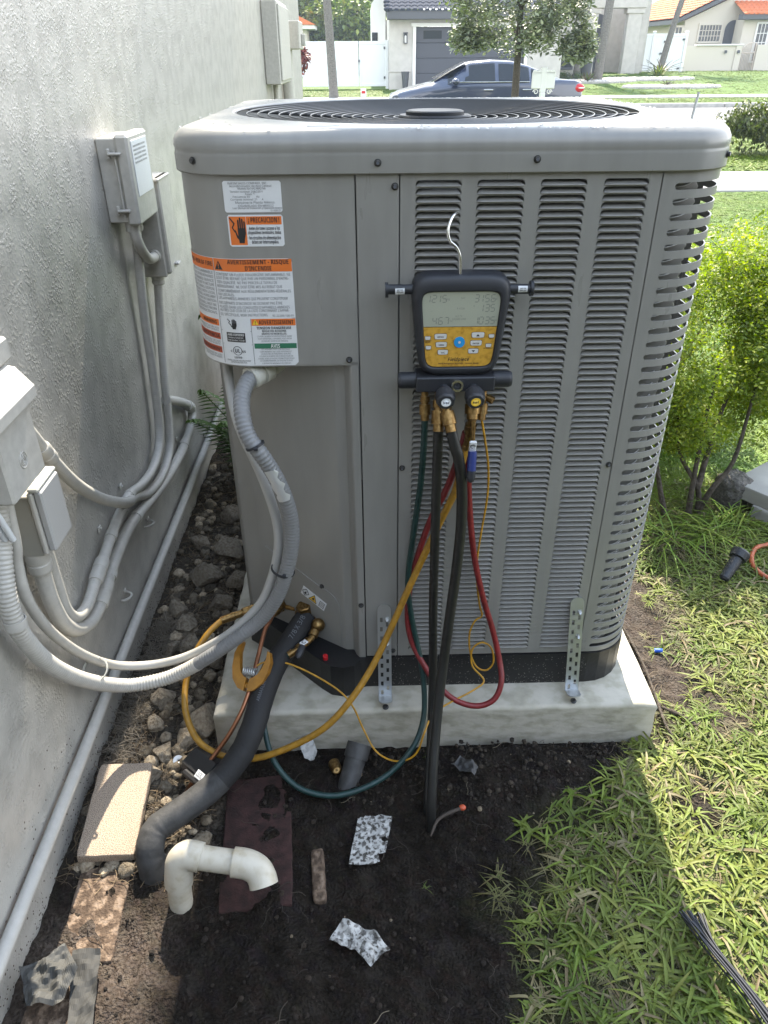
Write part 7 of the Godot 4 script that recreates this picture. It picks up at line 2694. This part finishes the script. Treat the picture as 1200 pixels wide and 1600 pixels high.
func build_litter() -> void:
	# pavers by the wall
	brick("paver", "pale pinkish paver lying tilted beside the black pipe elbow", "paver", M.paver, V(-0.686, 0.032, 0.270), V(0.112, 0.026, 0.214), Basis(Vector3.UP, 0.06) * Basis(Vector3.RIGHT, 0.06) * Basis(Vector3.BACK, -0.07), 3, "loose pavers by the wall")
	brick("paver", "muddy paver half sunk in front of the tilted one", "paver", M.paver_muddy, V(-0.676, -0.014, 0.470), V(0.100, 0.036, 0.180), Basis(Vector3.UP, 0.05) * Basis(Vector3.RIGHT, 0.04), 5, "loose pavers by the wall")
	brick("paver", "sunlit paver under the crumpled plastic at the bottom left", "paver", M.paver_muddy, V(-0.690, -0.004, 0.690), V(0.104, 0.036, 0.200), Basis(Vector3.UP, -0.04), 7, "loose pavers by the wall")
	brick("paver", "dark red stepping paver behind the white drain pipe", "paver", M.paver_red, V(-0.390, -0.010, 0.325), V(0.140, 0.036, 0.300), Basis(Vector3.UP, 0.09) * Basis(Vector3.BACK, 0.02), 9)
	brick("paver_strip", "narrow broken paver strip right of the dark red paver", "paver", M.paver_muddy, V(-0.262, -0.010, 0.402), V(0.026, 0.020, 0.110), Basis(Vector3.UP, 0.10) * Basis(Vector3.BACK, 0.12), 11)
	# limestone lumps
	var spots := [[-0.649, -0.547, 0.050, "tan angular rock, largest of the shaded strip behind the conduit"], [-0.600, -0.700, 0.058, "brown rounded rock against the unit panel"], [-0.640, -0.262, 0.036, "grey rock just behind the crossing conduits"], [-0.665, -0.062, 0.034, "pale sunlit rock between wall and slab corner"], [-0.668, 0.030, 0.026, "small white stone on the sunlit soil"], [-0.560, 0.015, 0.048, "knobbly cream rock inside the yellow hose loop"], [-0.632, 0.100, 0.030, "flat white stone chip beside the cream rocks"], [-0.650, 0.165, 0.030, "round cream stone behind the tilted paver"], [-0.667, -0.335, 0.040, "grey lump close to the foot of the wall"], [-0.560, -0.540, 0.036, "brown stone touching the slab edge"], [-0.705, -0.400, 0.036, "dusty grey stone against the wall foot"], [-0.585, 0.070, 0.030, "cream pebble next to the knobbly rock"], [-0.590, -0.440, 0.040, "grey brown rock under the yellow coupler"], [-0.690, -0.240, 0.030, "small grey rock below the empty pipe clip"], [-0.70, -0.75, 0.040, "dark stone far down the strip by the wall"], [-0.62, -0.90, 0.045, "dark rounded stone deep in the strip"], [-0.565, -0.200, 0.030, "speckled stone beside the slab edge"], [-0.545, -0.330, 0.034, "rough tan stone under the conduits by the slab"]]
	for k in spots.size():
		var q: Array = spots[k]
		var s := rock_shape(100 + k * 7, 0.75)
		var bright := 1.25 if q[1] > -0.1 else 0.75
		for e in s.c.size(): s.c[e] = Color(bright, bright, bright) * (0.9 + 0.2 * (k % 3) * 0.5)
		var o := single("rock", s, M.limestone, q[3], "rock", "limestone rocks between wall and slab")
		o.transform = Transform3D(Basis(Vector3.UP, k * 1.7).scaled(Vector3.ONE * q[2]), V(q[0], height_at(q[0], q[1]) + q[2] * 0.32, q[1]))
	# gravel and crumbs: far too many to count
	var grain := rock_shape(7, 0.8, 0.5)
	var small := Shape.new()
	var pg := PackedVector3Array()
	var nn := FastNoiseLite.new()
	nn.seed = 3
	for j in 7:
		var b := -PI / 2 + PI * j / 6.0
		for i in 10:
			var a := -TAU * (i % 9) / 9.0
			var d := V(cos(b) * cos(a), sin(b), cos(b) * sin(a))
			pg.append(d * (1.0 + 0.5 * nn.get_noise_3dv(d * 90.0)))
	small.grid(pg, 10, 7, true)
	var where := []
	var cols := []
	for k in 4600:
		var x: float
		var z: float
		var tone: Color
		if k < 2100:
			x = rng.randf_range(-0.765, -0.50)
			z = rng.randf_range(-1.3, 0.40)
			tone = Color(0.88, 0.86, 0.82) * (rng.randf_range(0.2, 0.8) if rng.randf() < 0.72 else rng.randf_range(1.0, 1.7))
		else:
			x = rng.randf_range(-0.76, 0.55)
			z = rng.randf_range(0.10, 0.74)
			tone = Color(0.075, 0.060, 0.050) * rng.randf_range(0.6, 1.5)
			if k > 3700:
				x = rng.randf_range(-0.2, 0.50)
				z = 0.085 + 0.17 * rng.randf()
				tone = Color(0.15, 0.135, 0.12) * rng.randf_range(0.4, 1.2)
			if rng.randf() < 0.012: tone = Color(0.8, 0.78, 0.72)
		if grass_at(x, z) > 0.5: continue
		var r := 0.0012 + (0.0170 if k < 2100 else 0.0048 if k < 3701 else 0.0052) * pow(rng.randf(), 4.0)
		where.append(Transform3D(Basis(V(rng.randfn(), rng.randfn(), rng.randfn()).normalized(), rng.randf() * TAU).scaled(V(r, r * 0.75, r)), V(x, height_at(x, z) + r * 0.25, z)))
		cols.append(tone)
	scatter("gravel", small.mesh(), M.limestone, where, cols)
	# straw, roots and dry stems
	var stalk := Shape.new()
	stalk.tube(spline([V(-0.5, 0, 0), V(-0.2, 0.06, 0.07), V(0.2, 0.03, -0.05), V(0.5, 0.0, 0.03)], 3), 0.013, 4, false)
	where = []
	cols = []
	for k in 2900:
		var x: float
		var z: float
		var tone: Color
		if k < 2300:
			x = rng.randf_range(-0.768, -0.50)
			z = rng.randf_range(-1.4, 0.42)
			tone = Color(0.20, 0.145, 0.085) * rng.randf_range(0.3, 1.2)
		elif k < 2500:
			x = rng.randf_range(-0.76, 0.5)
			z = rng.randf_range(0.09, 0.74)
			tone = Color(0.05, 0.04, 0.03) * rng.randf_range(0.4, 1.5)
			if rng.randf() < 0.04: tone = Color(0.20, 0.17, 0.12)
		else:
			x = rng.randf_range(0.50, 0.95)
			z = rng.randf_range(-0.7, 0.35)
			tone = Color(0.22, 0.17, 0.11) * rng.randf_range(0.4, 1.2)
		var long := rng.randf_range(0.012, 0.055)
		var b := Basis(Vector3.UP, rng.randf() * TAU) * Basis(Vector3.BACK, rng.randf_range(-0.25, 0.25))
		where.append(Transform3D(b.scaled(V(long, long, long)), V(x, height_at(x, z) + 0.003 + 0.004 * rng.randf(), z)))
		cols.append(tone)
	scatter("straw_litter", stalk.mesh(), M.straw, where, cols)
	# mat of dry roots against the foot of the wall
	where = []
	cols = []
	for k in 900:
		var z := rng.randf_range(-0.35, 0.16)
		var x := -0.745 + 0.03 * rng.randfn() * 0.6 + 0.02
		if x < -0.772: continue
		var long := rng.randf_range(0.02, 0.06)
		where.append(Transform3D(Basis(V(rng.randfn(), rng.randfn(), rng.randfn()).normalized(), rng.randf() * TAU).scaled(Vector3.ONE * long), V(x, 0.012 + 0.022 * rng.randf(), z)))
		cols.append(Color(0.19, 0.165, 0.13) * rng.randf_range(0.5, 1.2))
	var mat_ := scatter("root_mat", stalk.mesh(), M.straw, where, cols)
	tag(mat_, "tangled mat of dry roots along the foot of the wall", "roots")
	# papers
	var s := crumpled(V(-0.160, height_at(-0.16, 0.32) + 0.006, 0.320), -0.22, PackedVector2Array([Vector2(-0.036, -0.060), Vector2(0.036, -0.060), Vector2(0.038, 0.026), Vector2(0.024, 0.032), Vector2(0.030, 0.046), Vector2(0.012, 0.060), Vector2(-0.030, 0.066)]), 0.006, 61)
	single("paper_scrap", s, M.paper, "mud spattered white rectangular paper lying below the slab", "paper scrap")
	s = crumpled(V(-0.182, height_at(-0.18, 0.55) + 0.008, 0.552), 0.1, PackedVector2Array([Vector2(-0.052, -0.022), Vector2(-0.024, -0.050), Vector2(0.030, -0.026), Vector2(0.056, 0.010), Vector2(0.018, 0.034), Vector2(0.004, 0.020), Vector2(-0.006, 0.004), Vector2(-0.030, -0.006)]), 0.014, 62)
	single("paper_scrap", s, M.paper, "folded muddy white paper nearest the camera", "paper scrap")
	s = crumpled(V(-0.300, 0.012, 0.115), 0.3, PackedVector2Array([Vector2(-0.018, -0.030), Vector2(0.016, -0.034), Vector2(0.020, 0.010), Vector2(0.004, 0.034), Vector2(-0.012, 0.016)]), 0.02, 63)
	single("plastic_scrap", s, M.conduit_light, "crumpled grey plastic scrap at the foot of the slab", "scrap")
	s = crumpled(V(0.055, height_at(0.05, 0.18) + 0.01, 0.185), 0.9, PackedVector2Array([Vector2(-0.020, -0.030), Vector2(0.020, -0.030), Vector2(0.016, 0.020), Vector2(-0.014, 0.028)]), 0.02, 64)
	single("plastic_scrap", s, M.pvc_grey, "dull crumpled scrap on the soil right of the black hoses", "scrap")
	s = crumpled(V(-0.700, 0.042, 0.610), 0.5, PackedVector2Array([Vector2(-0.040, -0.040), Vector2(0.034, -0.044), Vector2(0.046, 0.010), Vector2(0.010, 0.048), Vector2(-0.040, 0.030)]), 0.022, 65)
	single("plastic_sheet", s, M.film, "crumpled silvery plastic sheet on the paver at bottom left", "scrap")
	s = crumpled(V(-0.645, 0.03, 0.620), 0.15, PackedVector2Array([Vector2(-0.028, -0.070), Vector2(0.020, -0.064), Vector2(0.026, 0.060), Vector2(-0.012, 0.075)]), 0.010, 66)
	single("plastic_sheet", s, M.film_dark, "dark folded plastic strip beside the silvery sheet", "scrap")
	# red root end and roots
	s = Shape.new()
	s.tube(spline([V(-0.035, 0.004, 0.330), V(-0.020, 0.010, 0.300), V(0.005, 0.014, 0.285), V(0.030, 0.014, 0.275)], 5), [0.002, 0.002, 0.003, 0.003, 0.003, 0.0035, 0.0035, 0.0035, 0.0035, 0.0035, 0.004, 0.004, 0.004, 0.004, 0.004, 0.0045], 8)
	var root := thing("cut_root", "dark cut root with red end lying right of the black hoses", "root")
	obj("root", s, M.root_dark, root)
	s = Shape.new()
	s.ball(V(0.036, 0.014, 0.272), V(0.008, 0.0055, 0.007), 10, 7)
	obj("red_end", s, M.print_red_orange, root)
	for q in [["long thin root along the right edge of the slab", [V(0.548, 0.012, -0.30), V(0.556, 0.014, -0.155), V(0.551, 0.012, -0.036), V(0.544, 0.012, 0.057), V(0.553, 0.004, 0.085)], 0.0042], ["short thick root in the bare soil right of the slab", [V(0.560, 0.006, 0.000), V(0.593, 0.011, 0.032), V(0.622, 0.004, 0.058)], 0.006]]:
		s = Shape.new()
		var gnarled := []
		for k in (q[1].size() - 1) * 6 + 1: gnarled.append(q[2] * (0.75 + 0.5 * n_soft.get_noise_1d(k * 0.9)))
		s.tube(spline(q[1], 6), gnarled, 8)
		single("root", s, M.bark, q[0], "root", "roots right of the slab")
	s = Shape.new()
	turned(s, V(0.606, 0.008, -0.200), V(0.626, 0.010, -0.196), [[0, 0.0], [0, 0.006], [0.7, 0.0065], [1, 0.0052], [1, 0]], 12)
	single("wire_cap", s, M.cap_blue, "small blue cap on the bare soil right of the slab", "cap")
	s = Shape.new()
	turned(s, V(-0.593, 0.010, 0.130), V(-0.590, 0.016, 0.133), [[0, 0.0], [0, 0.012], [1, 0.012], [1, 0.004], [0.6, 0.0]], 18)
	single("washer", s, M.zinc, "small round metal washer behind the black probe box", "washer")
	s = Shape.new()
	turned(s, V(-0.256, 0.190, 0.002), V(-0.2555, 0.203, 0.004), [[0, 0.0], [0, 0.006], [1, 0.006], [1, 0]], 12)
	single("valve_cap", s, M.tail_red, "small red valve cap on the black base", "cap")
	# bundle of cable ties
	var zips := thing("cable_tie_bundle", "bundle of loose black cable ties lying on the grass", "cable ties", V(0.455, 0.035, 0.635), 0.0, "")
	for k in 22:
		s = Shape.new()
		var off := V(rng.randfn() * 0.005, 0.003 * (k % 4), 0.0)
		var fan := V(rng.randfn() * 0.010, 0.004 * rng.randf(), -rng.randf() * 0.02)
		s.tube(spline([V(0.05, 0, 0.13) + off * 1.6, V(0.015, 0.004, 0.03) + off, V(-0.016, 0.002, -0.045) + off, V(-0.034, 0.0, -0.095) + off + fan], 4), 0.0019, 5)
		obj("tie", s, M.rubber_dark, zips)


func build_right_garden() -> void:
	var s: Shape
	# solar light tube and orange hose
	var t := thing("garden_light", "fallen black tube shaped garden light in the grass", "light")
	s = Shape.new()
	turned(s, V(0.915, 0.012, -0.497), V(0.985, 0.070, -0.560), [[0, 0.0], [0, 0.012], [0.06, 0.0155], [0.74, 0.0185], [0.76, 0.026], [0.95, 0.029], [1.0, 0.026], [1.0, 0.0]], 18)
	obj("tube", s, M.solar_black, t)
	s = Shape.new()
	turned(s, V(0.985, 0.070, -0.560), V(0.986, 0.0712, -0.561), [[0, 0.022], [1, 0.022], [1, 0.0]], 18)
	obj("lens", s, M.window_glass, t)
	s = Shape.new()
	s.tube(spline([V(1.32, 0.012, -0.80), V(1.22, 0.012, -0.72), V(1.133, 0.014, -0.675), V(1.087, 0.016, -0.655), V(1.048, 0.016, -0.602), V(1.034, 0.016, -0.54), V(1.060, 0.014, -0.49), V(1.13, 0.012, -0.45), V(1.25, 0.012, -0.42), V(1.4, 0.01, -0.40)], 8), 0.0075, 12)
	single("garden_hose", s, M.hose_orange, "orange garden hose curving in at the right edge", "hose")
	# coral rock and slab end
	brick("rock", "squarish grey coral rock behind the shrub", "rock", M.rock_grey, V(1.128, 0.055, -0.955), V(0.105, 0.125, 0.105), Basis(Vector3.UP, 0.5) * Basis(Vector3.RIGHT, 0.08), 33, "", 0.028, 0.009)
	brick("stone_slab", "flat grey concrete slab end at the right edge", "slab", M.concrete_pale, V(1.305, 0.075, -0.875), V(0.24, 0.055, 0.34), Basis(Vector3.UP, 0.62), 21)
	for q in [["support", V(1.22, 0.02, -0.85)], ["support", V(1.34, 0.02, -0.93)]]:
		brick("support_stone", "support stone under the concrete slab end, %s" % ("nearer the shrub" if q[1].x < 1.3 else "farther out"), "stone", M.concrete_pale, q[1], V(0.09, 0.06, 0.09), Basis(Vector3.UP, 0.6), 23)
	# loose shrub beside the unit
	t = thing("garden_shrub", "loose light green shrub with bare stems beside the air conditioner", "shrub", V(0.975, 0.0, -0.90))
	s = Shape.new()
	for q in [[V(0.02, 0, 0.0), V(0.0, 0.10, 0.0), V(-0.07, 0.22, -0.05), V(-0.09, 0.42, -0.10)], [V(0.02, 0, 0.0), V(0.045, 0.10, 0.01), V(0.11, 0.19, -0.02), V(0.15, 0.36, -0.08), V(0.17, 0.5, -0.12)], [V(-0.02, 0, 0.02), V(-0.02, 0.12, 0.0), V(0.0, 0.30, -0.06), V(0.03, 0.50, -0.12)], [V(-0.10, 0, 0.02), V(-0.13, 0.10, 0.0), V(-0.16, 0.24, -0.04), V(-0.17, 0.40, -0.10)], [V(0.0, 0.10, 0.0), V(0.05, 0.28, -0.08), V(0.12, 0.45, -0.16)]]:
		var path := spline(q, 5)
		var rad := []
		for k in path.size(): rad.append(lerpf(0.0115, 0.003, float(k) / path.size()))
		s.tube(path, rad, 8)
	obj("stem", s, M.bark, t)
	crown("foliage", t, twig_of_leaves(12, 0.05, 0.024, 0.013, 3), M.leaf_bright, [[V(0.0, 0.52, -0.18), V(0.27, 0.32, 0.24)], [V(0.24, 0.40, -0.20), V(0.17, 0.26, 0.2)], [V(0.12, 0.66, -0.45), V(0.34, 0.22, 0.3)], [V(0.16, 0.44, -0.12), V(0.15, 0.24, 0.16)], [V(-0.10, 0.40, -0.06), V(0.14, 0.24, 0.14)], [V(0.08, 0.76, -0.30), V(0.26, 0.16, 0.22)], [V(0.20, 0.62, -0.2), V(0.13, 0.2, 0.14)], [V(0.02, 0.30, -0.1), V(0.2, 0.12, 0.14)], [V(-0.06, 0.24, -0.25), V(0.16, 0.16, 0.16)], [V(0.30, 0.30, -0.35), V(0.18, 0.22, 0.18)]], 5600, [Color(0.24, 0.33, 0.04), Color(0.32, 0.40, 0.055), Color(0.16, 0.23, 0.035), Color(0.40, 0.44, 0.07)], 0.62, -0.12)
	shrub("hedge_shrub", "leafy bright green hedge running back behind the loose shrub", V(1.10, -0.05, -1.75), V(0.34, 0.40, 0.48), 0.026, 4200, [Color(0.24, 0.33, 0.04), Color(0.32, 0.40, 0.055), Color(0.16, 0.23, 0.035), Color(0.40, 0.44, 0.07)], M.leaf_bright, 52)
	# grass lilies at the shrub's foot
	for q in [[0.97, -0.74, 0.10, "long green grass clump at the foot of the shrub"], [0.82, -0.74, 0.13, "low grass clump between shrub and slab"], [1.08, -0.80, 0.11, "small grass clump in front of the coral rock"]]:
		var clump := MeshInstance3D.new()
		clump.name = numbered("grass_clump")
		clump.mesh = tuft(46, q[2] * 1.7, 0.0045, int(q[2] * 1000.0), 0.0, Color(0.13, 0.20, 0.03))
		clump.material_override = M.blade
		add_child(clump, true)
		clump.position = V(q[0], 0.0, q[1])
		tag(clump, q[3], "grass clump", "long grass clumps around the shrub")
	# ferns behind the unit, against the wall
	for q in [[-0.60, -1.20, "green fern behind the unit against the wall", 0.75], [-0.52, -1.75, "taller fern farther behind the unit", 1.2]]:
		t = thing("fern", q[2], "fern", V(q[0], 0.0, q[1]), 0.0, "ferns behind the air conditioner")
		var frond := Shape.new()
		for k in 22:
			var f := k / 21.0
			var c := V(0, 0.55 * sin(f * 1.5), -0.62 * f)
			for e in [-1.0, 1.0]:
				var long := 0.13 * sin(PI * clampf(f * 0.9 + 0.12, 0.0, 1.0))
				frond.col = Color(0.07, 0.13, 0.025) * (0.85 + 0.3 * (k % 2))
				frond.face([c + V(0, 0, 0.012), c + V(0, 0, -0.014), c + V(e * long * 0.6, -0.004, -0.026), c + V(e * long, -0.02, -0.03), c + V(e * long * 0.6, -0.004, 0.002)])
		frond.tube([V(0, 0, 0), V(0, 0.55 * sin(0.75), -0.31), V(0, 0.55 * sin(1.5), -0.62)], 0.003, 4)
		var fm := frond.mesh()
		for k in 34:
			var ang := k * 2.39996
			if q[0] - sin(ang) * 0.62 * q[3] * 0.8 < -0.77: continue
			part("frond", fm, M.leaf, t, Transform3D((Basis(Vector3.UP, ang) * Basis(Vector3.RIGHT, 0.15 * (k % 4))).scaled(Vector3.ONE * q[3] * (0.7 + 0.1 * (k % 4))), Vector3.ZERO))


# ------------------------------------------------------------------ grass
func tuft(blades: int, long: float, wide: float, seed_: int, lie: float, base := Color.WHITE) -> Mesh:
	var r := RandomNumberGenerator.new()
	r.seed = seed_
	var s := Shape.new()
	for k in blades:
		var a := r.randf() * TAU
		var l := long * r.randf_range(0.6, 1.2)
		var w := wide * r.randf_range(0.7, 1.2)
		var dir := V(cos(a), 0, sin(a))
		var side := V(-sin(a), 0, cos(a))
		var start := V(r.randf_range(-1, 1), 0, r.randf_range(-1, 1)) * long * 0.25
		var rise := r.randf_range(0.25, 1.1) * (1.0 - lie)
		var tone := r.randf_range(0.75, 1.2)
		s.col = Color(tone * r.randf_range(0.92, 1.15), tone, tone * 0.95)
		if r.randf() < 0.10: s.col = Color(1.6, 1.25, 1.4) * tone
		s.col *= base
		var p := PackedVector3Array()
		for j in 5:
			var f := j / 4.0
			var ww: float = [0.55, 1.0, 0.95, 0.7, 0.05][j] * w * 0.5
			var c := start + dir * l * f * (0.55 + 0.45 * f) + V(0, l * (rise * f - (0.25 + 0.5 * rise) * f * f) + 0.002 + 0.02 * l, 0)
			p.append(c - side * ww + V(0, ww * 0.35, 0))
			p.append(c)
			p.append(c + side * ww + V(0, ww * 0.35, 0))
		s.grid(p, 3, 5)
	return s.mesh()


func build_grass() -> void:
	# broad bladed turf near the unit, a few tuft shapes
	var shapes := []
	for k in 4: shapes.append(tuft(8, [0.058, 0.075, 0.066, 0.050][k], [0.0062, 0.0072, 0.0048, 0.0056][k], 300 + k, [0.1, 0.35, 0.0, 0.5][k]))
	var thatch := tuft(14, 0.04, 0.0022, 350, 0.75)
	var low := []
	var low_tone := []
	for k in 9000:
		var x := rng.randf_range(0.08, 1.5)
		var z := rng.randf_range(-1.1, 0.78)
		if rng.randf() > grass_at(x, z) * (0.5 if x < 0.4 else 1.0): continue
		low.append(Transform3D(Basis(Vector3.UP, rng.randf() * TAU).scaled(Vector3.ONE * rng.randf_range(0.6, 1.2)), V(x, height_at(x, z), z)))
		low_tone.append(Color(0.10, 0.115, 0.03).lerp(Color(0.20, 0.17, 0.09), rng.randf()) * rng.randf_range(0.5, 1.1))
	scatter("thatch", thatch, M.blade, low, low_tone)
	for v in 4:
		var where := []
		var cols := []
		for k in 2900:
			var x := rng.randf_range(0.08, 1.5)
			var z := rng.randf_range(-1.1, 0.78)
			var g := grass_at(x, z)
			if rng.randf() > g * (0.34 if x < 0.38 and z > 0.12 else 0.85): continue
			if x > 1.02 and x < 1.22 and z < -0.86 and z > -1.05: continue
			var sc := rng.randf_range(0.55, 1.1) * (0.75 + 0.25 * g)
			var b := Basis(Vector3.UP, rng.randf() * TAU) * Basis(Vector3.RIGHT, rng.randf_range(-0.2, 0.2))
			where.append(Transform3D(b.scaled(Vector3.ONE * sc), V(x, height_at(x, z) - 0.002, z)))
			var dry := clampf(0.45 + 0.9 * n_soft.get_noise_2d(x * 3.0 + 9.0, z * 3.0), 0.0, 1.0)
			var c := Color(0.092, 0.145, 0.018).lerp(Color(0.175, 0.205, 0.044), dry)
			if rng.randf() < 0.07: c = Color(0.22, 0.19, 0.10)
			cols.append(c * rng.randf_range(0.6, 1.25))
		scatter("near_turf", shapes[v], M.blade, where, cols)
	# sprigs straying into the mud
	var where := []
	var cols := []
	for k in 14:
		var x := rng.randf_range(-0.10, 0.2)
		var z := rng.randf_range(0.10, 0.70)
		if grass_at(x, z) > 0.3 or rng.randf() < 0.45: continue
		where.append(Transform3D(Basis(Vector3.UP, rng.randf() * TAU).scaled(Vector3.ONE * rng.randf_range(0.2, 0.5)), V(x, height_at(x, z), z)))
		cols.append(Color(0.09, 0.12, 0.03) * rng.randf_range(0.7, 1.2))
	scatter("sprigs", shapes[1], M.blade, where, cols)
	# lawn further along the side of the house
	var mid := tuft(12, 0.055, 0.0042, 400, 0.1)
	where = []
	cols = []
	for k in 46000:
		var z := -1.0 - 8.4 * pow(rng.randf(), 1.25)
		var x := rng.randf_range(0.45, 1.6 - z * 0.62)
		if z < -7.7 and x > 3.15: continue
		var g := grass_at(x, z)
		if rng.randf() > g: continue
		where.append(Transform3D(Basis(Vector3.UP, rng.randf() * TAU).scaled(Vector3.ONE * rng.randf_range(0.6, 1.1)), V(x, height_at(x, z), z)))
		cols.append(Color(0.110, 0.215, 0.016).lerp(Color(0.175, 0.25, 0.028), clampf(0.4 + n_soft.get_noise_2d(x * 1.5, z * 1.5), 0.0, 1.0)) * rng.randf_range(0.8, 1.2))
	scatter("side_lawn", mid, M.blade, where, cols)
	# verge by the hedge and the lawns across the street
	var coarse := tuft(12, 0.16, 0.022, 500, 0.2)
	where = []
	cols = []
	for k in 12000:
		var x := rng.randf_range(3.0, 10.0)
		var z := rng.randf_range(-17.4, -9.45)
		if k > 5000:
			x = rng.randf_range(4.0, 24.0)
			z = rng.randf_range(-48.0, -31.3)
			if k % 3 == 0: z = rng.randf_range(-29.5, -27.2)
		if k > 10500:
			x = rng.randf_range(-4.5, 1.8)
			z = rng.randf_range(-37.5, -31.3)
		if x > 2.0 and x < 7.3 and z < -31.2 and z > -37.0: continue
		where.append(Transform3D(Basis(Vector3.UP, rng.randf() * TAU).scaled(Vector3.ONE * rng.randf_range(0.4, 0.8)), V(x, height_at(x, z), z)))
		cols.append(Color(0.11, 0.20, 0.012).lerp(Color(0.17, 0.22, 0.02), rng.randf()) * rng.randf_range(0.85, 1.15))
	scatter("far_lawn", coarse, M.blade, where, cols)
